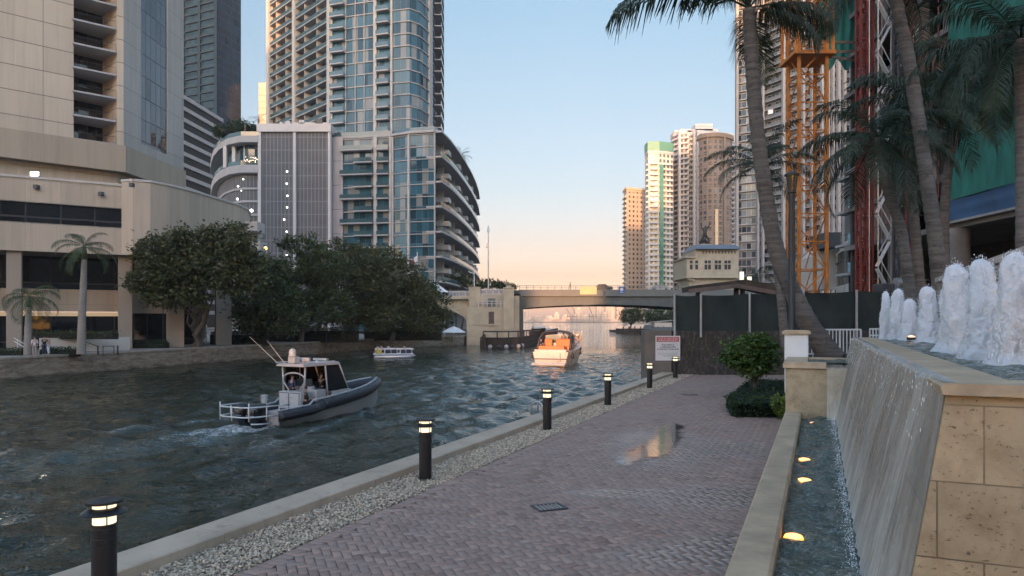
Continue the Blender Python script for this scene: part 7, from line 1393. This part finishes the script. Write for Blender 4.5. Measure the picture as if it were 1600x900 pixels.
b = MB(); b.add([(5.5, -.93, 1.4), (5.5, .93, 1.4), (4.85, .87, 2.74), (4.85, -.87, 2.74)], [(0, 1, 2, 3)]); o = b.build('windscreen', M['tinted'], rb, **kw); md = o.modifiers.new('t', 'SOLIDIFY'); md.thickness = .012
b = MB(); b.tube([(2.3, .76 * math.cos(R(a)), 2.1 + .35 * math.sin(R(a))) for a in range(0, 181, 12)], .045, 8); b.build('tow_arch', M['rib_hull'], rb, smooth=True, **kw)
b = MB(); rf = [(2.0, -.95), (2.0, .95), (4.6, 1.0), (5.0, .75), (5.05, 0), (5.0, -.75), (4.6, -1.0)]; b.prism(rf, 2.78, 2.88); b.prism([(p[0] * .97 + .1, p[1] * .93) for p in rf], 2.881, 2.93); b.build('roof', M['rib_hull'], rb, bevel=.03, **kw)
b = MB(); b.box((2.3, 0, 3.12), (.42, .46, .36)); b.build('mast_base', M['rib_hull'], rb, bevel=.05, **kw); b = MB(); b.lathe([(.20, 0), (.20, .06), (.17, .1), (.19, .22), (.15, .36), (.03, .42)], (2.2, 0, 3.3), 16); b.build('camera_dome', M['rib_hull'], rb, smooth=True, **kw)
b = MB(); b.box((2.85, -.1, 3.12), (.18, .95, .2), .0); b.cyl((2.85, -.1, 2.93), (2.85, -.1, 3.03), .12, n=10); b.build('radar', M['rib_hull'], rb, bevel=.04, **kw); b = MB(); b.box((4.4, .1, 3.05), (.22, .95, .13)); b.build('light_bar', M['steel'], rb, bevel=.03, **kw)
for k, (y, dx, dy) in enumerate(((.85, -1.35, .55), (.35, -.95, .25))): b = MB(); b.tube([(2.0, y, 2.95), (2.0 + dx, y + dy, 4.35 - k * .2)], [.022, .008], 6); b.build('antenna', M['rail_white'], rb, **kw)
for x, y in ((3.5, .5), (3.5, -.5), (4.0, 0), (3.2, 0)): b = MB(); b.lathe([(.09, 0), (.08, .07), (.01, .09)], (x, y, 2.93), 10); b.build('roof_fitting', M['rail_white'], rb, **kw)
b = MB(); b.cyl((1.0, .75, .6), (1.0, .75, 1.4), .15, n=14); b.cyl((.75, .75, 1.15), (1.25, .75, 1.15), .03, n=6); b.cyl((.75, .75, 1.32), (1.25, .75, 1.32), .03, n=6); b.build('tow_post', M['rib_hull'], rb, **kw)
for s in (-1, 1):
    for q_ in (.06, .16, .40, .52, .64, .76, .87):
        p = gun(q_); zz2 = p.z + (.02 if q_ < .3 else .16); b = MB(); b.tube([(p.x - .12, s * (p.y + .10), zz2 + .23), (p.x, s * (p.y + .12), zz2 + .30), (p.x + .12, s * (p.y + .10), zz2 + .23)], .018, 6); b.build('grab_handle', M['black'], rb, smooth=True, **kw)
    b = MB(); b.tube([(1.9, s * .86, 2.99), (4.4, s * .9, 2.99)], .022, 6); b.build('roof_rail', M['rail_white'], rb, **kw)
for x, y, z in ((8.3, .3, 1.35), (8.3, -.3, 1.35), (.2, 1.0, .78), (.2, -1.0, .78)): b = MB(); b.tube([(x - .12, y, z), (x - .05, y, z + .05), (x + .05, y, z + .05), (x + .12, y, z)], .02, 6); b.build('cleat', M['steel'], rb, **kw)
b = MB(); b.box((4.35, .35, 1.68), (.35, .5, .3)); b.box((4.35, -.35, 1.66), (.3, .4, .26)); b.build('instrument_pod', M['black'], rb, bevel=.03, **kw)
b = MB(); b.tube([(4.15 + .0, -.35 + .17 * math.cos(R(a)), 1.5 + .17 * math.sin(R(a))) for a in range(0, 361, 24)], .018, 6); b.build('steering_wheel', M['black'], rb, **kw)
b = MB(); b.tube([(8.55, 0, 1.25), (8.55, 0, 1.5), (8.7, 0, 1.5)], .05, 8); b.build('bow_post', M['steel'], rb, **kw)
b = MB(); b.box((1.97, 0, .56), (.03, 1.4, .03)); b.build('toe_rail', M['rubber'], rb, **kw)
# outboards
for y in (-.42, .42):
    en = MB(); rings = []
    for z, x0, x1, w in ((-.25, -.66, -.2, .15), (.05, -.78, -.10, .24), (.35, -.98, -.06, .31), (.70, -1.06, -.05, .335), (.98, -1.02, -.08, .33), (1.12, -.9, -.14, .27), (1.18, -.7, -.28, .15)):
        cx, rx = (x0 + x1) / 2, (x1 - x0) / 2; rings.append([(cx + rx * math.copysign(abs(math.cos(t_)) ** .6, math.cos(t_)), y + w * math.copysign(abs(math.sin(t_)) ** .7, math.sin(t_)), z) for t_ in [2 * math.pi * k / 20 for k in range(20)]])
    en.loft(rings); en.box((-.40, y, .05), (.34, .2, .8)); e_ = en.build('outboard', M['cowl'], rb, auto=45, **kw); b = MB(); b.tube([(-1.0, y - .26, .62), (-1.07, y, .62), (-1.0, y + .26, .62)], .018, 6); b.build('trim_band', M['steel'], e_, world=False)
# stern rails
def railp(pts, nm='stern_rail', r=.036): b = MB(); b.tube(pts, r, 8); return b.build(nm, M['rail_white'], rb, smooth=True, **kw)
for z in (.62, 1.08): railp([(.1, -1.22, z - .02), (-.7, -1.2, z), (-1.5, -1.0, z + .02), (-1.7, -.6, z + .02), (-1.7, .6, z + .02), (-1.5, 1.0, z + .02), (-.7, 1.2, z), (.1, 1.22, z - .02)])
for x, y, zt2 in ((-.7, -1.2, 1.08), (-1.55, -.95, 1.3), (-1.7, 0, 1.1), (-1.55, .95, 1.3), (-.7, 1.2, 1.08), (.08, -1.22, 1.06), (.08, 1.22, 1.06)): railp([(x, y, .45 if x < 0 else .5), (x, y, zt2)], 'rail_post', .03)
railp([(.1, -1.22, 1.06), (.95, -1.0, 1.0)], 'stern_rail'); railp([(-.1, -.9, .2), (-.9, -.95, .25), (-1.1, -.6, .25)], 'swim_step')
bo = lambda x, y, z: Vector((RIB_S.x, RIB_S.y, WATER)) + Vector((HB.x * x - HB.y * y, HB.y * x + HB.x * y, z)); yb = math.atan2(HB.y, HB.x)
person('person in dark clothes at the helm inside the patrol boat cabin', bo(3.95, -.35, .62), yb, CL['black'], CL['navy'], 'reach', .98); person('person in navy standing behind the helm of the patrol boat', bo(2.65, .45, .6), yb, CL['navy'], CL['black'], scale=.98); person('person in black sitting at the open side of the patrol boat', bo(2.35, -.75, .5), yb - .6, CL['black'], CL['black'], 'sit', .95)

# ---- pale sport cruiser heading for the bridge
cr = thing('sport_cruiser', 'pale sport cruiser with orange seats and a dark canopy frame heading for the bridge', 'boat', (CR_S.x, CR_S.y, WATER), math.atan2(CR_H.y, CR_H.x))
M['cr_hull'] = mat('cream_hull', (.62, .55, .47), .3, var=.06, coat=.3); M['orange_seat'] = mat('orange_vinyl', (.62, .16, .05), .5, var=.1)
b = MB(); hull_loft(b, 10.4, 3.5, 1.35, .6, .75, 20, .93, 2.4); b.build('hull', M['cr_hull'], cr, auto=35, **kw)
b = MB(); b.box((-.5, 0, .28), (1.1, 3.1, .22)); b.build('swim_platform', M['cr_hull'], cr, bevel=.06, **kw); b = MB(); b.box((-.02, 0, 1.0), (.12, 2.9, .95)); b.box((.1, 0, 1.5), (.35, 3.0, .14)); b.build('transom', M['cr_hull'], cr, bevel=.05, **kw)
b = MB(); b.bar((-.09, -1.6, .72), (-.09, 1.6, .72), .05, .08); b.build('rub_rail', M['rubber'], cr, **kw); b = MB(); b.tube([(-.15, -.95, .5), (-.3, -.95, 1.35)], .035, 6); b.tube([(-.5, -.75, .4), (-.5, -.75, .7)], .03, 6); b.build('transom_rail', M['steel'], cr, **kw)
b = MB(); b.box((2.1, 0, 1.42), (3.6, 2.7, .08)); b.build('cockpit_floor', M['cr_hull'], cr, **kw)
for x, y, w in ((3.7, -.55, 1.5), (3.7, .95, .75)): b = MB(); b.box((x, y, 1.65), (.6, w, .4)); b.box((x - .25, y, 2.1), (.18, w, .75)); b.build('seat', M['orange_seat'], cr, bevel=.09, **kw)
b = MB(); b.box((.7, 0, 1.7), (.7, 2.4, .4)); b.build('rear_bench', M['orange_seat'], cr, bevel=.08, **kw)
for x, lean, r in ((2.3, .3, .12), (3.6, .5, .07)):
    b = MB(); b.tube([(x - .9, -1.55, 1.55), (x - .2, -1.5, 2.5)] + [(x + lean * .3, 1.42 * math.cos(R(a)) * -1, 2.6 + .62 * math.sin(R(a)) ** .7) for a in range(8, 173, 15)] + [(x - .2, 1.5, 2.5), (x - .9, 1.55, 1.55)], r, 8); b.build('canopy_arch', M['rubber'], cr, smooth=True, **kw)
b = MB(); rg = []
for i, x in enumerate((2.0, 2.7, 3.4, 4.1)): rg.append([(x, 1.42 * math.cos(R(a)), 2.66 + .6 * max(0, math.sin(R(a))) ** .7 - .05 * abs(i - 1)) for a in range(20, 161, 14)])
n_ = len(rg[0]); b.add([p for r_ in rg for p in r_], [(i * n_ + k, i * n_ + k + 1, (i + 1) * n_ + k + 1, (i + 1) * n_ + k) for i in range(3) for k in range(n_ - 1)]); o = b.build('canopy', M['rubber'], cr, smooth=True, **kw); md = o.modifiers.new('t', 'SOLIDIFY'); md.thickness = .02
gl = mat('pale_windscreen', (.32, .40, .42), .06, var=.05, spec=.8); b = MB()
b.add([(4.4, -1.5, 1.95), (5.6, -.9, 1.95), (5.9, 0, 1.95), (5.6, .9, 1.95), (4.4, 1.5, 1.95), (4.0, -1.35, 2.75), (4.9, -.8, 2.8), (5.1, 0, 2.82), (4.9, .8, 2.8), (4.0, 1.35, 2.75)], [(k, k + 1, k + 6, k + 5) for k in range(4)]); o = b.build('windscreen', gl, cr, smooth=True, **kw); md = o.modifiers.new('t', 'SOLIDIFY'); md.thickness = .02
b = MB(); b.tube([(4.0, -1.35, 2.75), (4.9, -.8, 2.8), (5.1, 0, 2.82), (4.9, .8, 2.8), (4.0, 1.35, 2.75)], .04, 6); b.build('windscreen_frame', M['cr_hull'], cr, smooth=True, **kw)
b = MB(); hull_loft(b, 4.9, 2.5, .32, .05, .0, 12, .9, 2.0); o = b.build('fore_deck', M['cr_hull'], cr, auto=35, **kw); o.location = (5.0, 0, 1.72)
for s in (-1, 1):
    b = MB(); b.tube([(5.2, s * 1.55, 1.75), (5.6, s * 1.5, 2.25), (7.5, s * 1.15, 2.5), (9.4, s * .45, 2.75), (10.3, 0, 2.8)], .03, 6); b.build('bow_rail', M['steel'], cr, **kw)
    for x, y, h in ((6.5, 1.4, 2.36), (8.0, 1.05, 2.56), (9.3, .5, 2.72)): b = MB(); b.cyl((x, s * y, 1.7), (x, s * y, h), .022, n=6); b.build('stanchion', M['steel'], cr, **kw)
for x, y, z in ((1.2, -1.80, .95), (5.6, -1.72, 1.15), (8.3, -1.25, 1.35), (.4, 1.75, 1.0)): b = MB(); b.ico((x, y, z), .15, 2, 0, random, (1, 1, 1.9)); b.cyl((x, y, z + .25), (x, y * .97, z + .7), .015, n=5); b.build('fender', M['rubber'], cr, smooth=True, **kw)
b = MB(); b.tube([(7.9 + .38 * math.cos(R(a)) * .3, -1.1 + .38 * math.cos(R(a)), 2.55 + .38 * math.sin(R(a))) for a in range(0, 361, 20)], .09, 8); b.build('ring_buoy', mat('buoy_tan', (.33, .27, .2), .6), cr, smooth=True, **kw)
co = lambda x, y, z: Vector((CR_S.x, CR_S.y, WATER)) + 1.22 * Vector((CR_H.x * x - CR_H.y * y, CR_H.y * x + CR_H.x * y, z)); yc = math.atan2(CR_H.y, CR_H.x); cr.scale = (1.22, 1.22, 1.22)
person('person in a grey top standing at the wheel of the sport cruiser', co(4.25, -.35, 1.46), yc, CL['grey'], CL['khaki'], scale=1.05); person('person in black beside the one at the wheel of the sport cruiser', co(4.3, -1.0, 1.46), yc, CL['black'], CL['navy'], scale=1.05); person('person in dark clothes sitting on the left side of the sport cruiser', co(1.6, 1.25, 1.5), yc - 1.4, CL['black'], CL['black'], 'sit', .95)

# ---- pontoon boat
ph = Vector((.98, .2)).normalized(); Yq = 96; po = thing('pontoon_boat', 'small white railed pontoon boat carrying people below the far trees', 'boat', (PX(585, Yq), Yq, WATER), math.atan2(ph.y, ph.x))
for y in (-.95, .95): b = MB(); b.tube([(-.1, y, .18), (.1, y, .18), (4.6, y, .18), (5.5, y, .36)], [.05, .32, .32, .08], 12); b.build('pontoon', M['steel'], po, smooth=True, **kw)
b = MB(); b.box((2.5, 0, .58), (5.4, 2.4, .12)); b.build('deck', M['white'], po, bevel=.03, **kw)
for y in (-1.12, 1.12):
    for xa, xb in ((.3, .9), (1.4, 3.0), (3.5, 4.9)): b = MB(); b.box(((xa + xb) / 2, y, .92), (xb - xa, .03, .5)); b.build('fence_panel', M['navy'] if 'navy' in M else CL['navy'], po, **kw)
    b = MB(); b.tube([(.1, y, 1.25), (5.0, y, 1.25), (5.3, y * .8, 1.2)], .06, 6)
    for x in (.1, .9, 1.4, 2.2, 3.0, 3.5, 4.2, 5.0): b.cyl((x, y, .64), (x, y, 1.25), .035, n=6)
    b.build('railing', M['white'], po, **kw)
b = MB(); b.box((.55, -1.17, .95), (.62, .03, .62)); b.build('yellow_board', mat('yellow_board', (.55, .42, .05), .5), po, **kw); b = MB(); b.box((-.35, 0, .55), (.5, .4, .7)); b.build('outboard', M['cowl'], po, bevel=.06, **kw)
b = MB()
for k in range(5): b.tube([(4.2 + .0, -.9 + k * .45, .64), (5.1, -.9 + k * .45, 1.2)], .03, 6)
b.build('gate_frame', M['rail_white'], po, **kw)
q2 = lambda x, y, z: Vector((PX(585, Yq), Yq, WATER)) + Vector((ph.x * x - ph.y * y, ph.y * x + ph.x * y, z))
for x, y, c, l2 in ((.45, -.4, 'white', 'first person from the left on the pontoon boat, in white'), (.95, .1, 'tan', 'second person on the pontoon boat, in tan beside the yellow board'), (1.9, .7, 'white', 'person in white sitting in the middle of the pontoon boat'), (2.85, .1, 'grey', 'person in grey, tallest in the middle of the pontoon boat'), (4.1, .6, 'peach', 'person in a peach top near the bow of the pontoon boat')): person(l2, q2(x, y, .64), 1.2, CL[c], CL['navy'], 'sit' if c != 'grey' else 'stand', .85 if c != 'grey' else .6)
# ---- small covered boat, moored yacht, dock
sb = thing('small_boat', 'small boat with a square blue canopy heading out under the bridge', 'boat', (PX(903.5, 192), 192, WATER), R(88)); b = MB(); hull_loft(b, 6.2, 2.4, .75, .4, .35, 12, .95); b.build('hull', mat('rust_hull', (.33, .22, .17), .5), sb, auto=35, **kw); b = MB(); b.box((2.6, 0, 2.45), (2.9, 2.5, .14)); b.build('canopy', CL['blue'], sb, bevel=.05, **kw)
for x in (1.3, 3.9):
    for y in (-1.1, 1.1): b = MB(); b.cyl((x, y, .7), (x, y, 2.4), .05, n=6); b.build('canopy_post', M['rail_white'], sb, **kw)
b = MB(); b.box((2.8, 0, 1.2), (.8, .9, .9)); b.build('console', M['white'], sb, bevel=.08, **kw); b = MB(); b.box((-.3, 0, .6), (.5, .45, .9)); b.build('outboard', M['cowl'], sb, bevel=.06, **kw)
yt = thing('motor_yacht', 'dark hulled motor yacht with a pale upper deck moored beyond the bridge pier', 'boat', (PX(829, 235), 235, WATER), R(12)); b = MB(); hull_loft(b, 9.5, 3.6, 1.5, .6, 1.0, 16, .95); b.build('hull', M['darkgrey'], yt, auto=35, **kw); b = MB(); b.prism([(.8, -1.3), (5.6, -1.2), (6.8, 0), (5.6, 1.2), (.8, 1.3)], 1.5, 2.7); b.build('cabin', M['white'], yt, bevel=.1, **kw); b = MB(); b.box((2.8, 0, 2.15), (4.4, 2.62, .5)); b.build('cabin_window', M['dark_glass'], yt, **kw); b = MB(); b.box((2.5, 0, 2.95), (3.2, 2.4, .35)); b.box((2.0, 0, 4.1), (2.6, 2.4, .12)); b.build('fly_deck', M['white'], yt, bevel=.05, **kw)
for x in (.9, 3.1): b = MB(); b.cyl((x, -1.1, 3.1), (x, -1.1, 4.1), .05, n=6); b.cyl((x, 1.1, 3.1), (x, 1.1, 4.1), .05, n=6); b.build('canopy_post', M['steel'], yt, **kw)
dk = thing('far_dock', 'low dark dock reaching into the river beyond the bridge', 'dock', (PX(1000, 262), 262, WATER)); b = MB(); b.box2((PX(970, 262), 262, -4), (PX(1045, 262), 275, -.7)); part(b, 'quay', M['wood'], dk); b = MB(); b.box2((PX(958, 300), 300, -4), (PX(1045, 300), 312, -1.7)); part(b, 'outer_quay', M['wood'], dk)
for k in range(8): b = MB(); x = PX(974 + k * 9, 261.5); b.cyl((x, 261.5, -4), (x, 261.5, .2), .25, n=8); part(b, 'pile', M['wood'], dk)
for k, (px, py) in enumerate(((976, 522), (990, 508))): 
    pass
sc_ = thing('construction_shed', 'pale low shed among the trees on the far dock', 'shed', (PX(1035, 270), 270, -.7)); b = MB(); b.box2((PX(1022, 270), 269, -.7), (PX(1049, 270), 275, 1.6)); part(b, 'wall', M['offwhite'], sc_); b = MB(); b.bar((PX(1019, 270), 272, 1.8), (PX(1052, 270), 272, 2.5), 7, .2); part(b, 'roof', M['steel'], sc_)
hb = thing('hotel_block', 'pale apartment block seen under the bridge behind the far trees', 'building', (PX(1000, 420), 420, 0)); b = MB(); b.wall(pp([(983, 420), (1012, 418)]), 0, zat(476, 420)); b.wall(pp([(1012, 418), (1050, 424)]), 0, zat(481, 420)); part(b, 'wall', punched('pale_block_windows', (.5, .45, .36), (.08, .07, .06), 3, 3, 1.6, 1.6), hb); b = MB(); b.box2((PX(983, 422), 421, 0), (PX(1050, 425), 430, zat(484, 420))); part(b, 'core', M['offwhite'], hb)

# ================================================================== FAR SHORE SKYLINE
Ys = 1560; far = [(820, 485, 16, 'blocky pale tower far across the bay, just right of the pier'), (838, 495, 14, 'low pale building across the bay, second from the left'), (858, 496, 22, 'long low pale building across the bay before the cranes'), (884, 494, 12, 'low building at the foot of the leftmost crane'), (904, 483, 10, 'slim pale tower between the harbour cranes'), (915, 494, 14, 'low pale building right of the slim tower between cranes'), (936, 479, 8, 'slim tall pale tower right of the cranes'), (953, 477, 14, 'widest tall pale tower across the bay'), (968, 479, 9, 'tall tower across the bay beside the widest one'), (945, 490, 10, 'short building between the two tall far towers'), (926, 492, 9, 'short pale building behind the right crane'), (870, 490, 8, 'small stepped tower behind the long low building')]
M['skyline'] = punched('skyline_wall', (.46, .38, .32), (.2, .17, .15), 7, 4, 3.6, 2.0)
for k, (px, py, w, lab) in enumerate(far):
    Y = Ys + (k * 37) % 160; x0, x1 = PX(px - w / 2, Y), PX(px + w / 2, Y); zt = zat(py, Y); rt = thing('distant_building', lab, 'building', ((x0 + x1) / 2, Y, -1.2), 0, 'pale buildings across the bay'); b = MB(); b.wall([(x0, Y), (x1, Y)], -1.2, zt); b.wall([(x1, Y), (x1, Y + 20)], -1.2, zt); part(b, 'facade', M['skyline'], rt); b = MB(); b.box2((x0 + .5, Y + .3, -1.2), (x1 - .3, Y + 22, zt)); b.box2((x0 + (x1 - x0) * .3, Y + 2, zt), (x0 + (x1 - x0) * .7, Y + 14, zt + 4)); part(b, 'core', M['cream'], rt)
o = MB().box2((-360, 1535, -1.3), (420, 1545, 4.5)).build('harbour_quay', mat('pale_quay', (.3, .26, .24), .9, var=.4, scale=.05), loc=(0, 1540, 0)); tag(o, 'long pale harbour quay on the far side of the bay', 'quay')
for k, (px, top, lean, lab) in enumerate([(889, 481, -5, 'left one of the harbour cranes across the bay'), (898, 480, -4, 'middle one of the harbour cranes across the bay'), (924, 479, -4, 'right one of the harbour cranes, apart from the other two')]):
    Y = 1500; rt = thing('harbour_crane', lab, 'crane', (PX(px, Y), Y, -1.2), 0, 'harbour cranes across the bay'); b = MB()
    for dx in (-5, 5): b.bar((PX(px, Y) + dx, Y, -1.2), (PX(px, Y) + dx * .7, Y, zat(490, Y)), 1.1, 1.1)
    b.bar((PX(px, Y) - 6, Y, zat(495, Y)), (PX(px, Y) + 6, Y, zat(495, Y)), 1.5, 1.5); part(b, 'legs', M['darkgrey'], rt); b = MB(); b.bar((PX(px + 1, Y), Y, zat(490, Y)), (PX(px + lean, Y), Y, zat(top, Y)), 1.3, 1.3); part(b, 'boom', M['darkgrey'], rt)
bpy.context.view_layer.update()
# ---- evening haze over the river and the bay
hz_t = NT('evening_haze'); hz_t.t.nodes.remove(hz_t.p); hv = hz_t.n('ShaderNodeVolumePrincipled'); hv.inputs['Color'].default_value = (0.93, 0.92, 0.95, 1); hv.inputs['Density'].default_value = 0.00018; hv.inputs['Anisotropy'].default_value = 0.2; hz_t.l(hv.outputs[0], hz_t.out.inputs['Volume'])
o = MB().box2((-2750, -345, -5.2), (2750, 2700, 172)).build('haze', hz_t.mat); tag(o, kind='stuff')
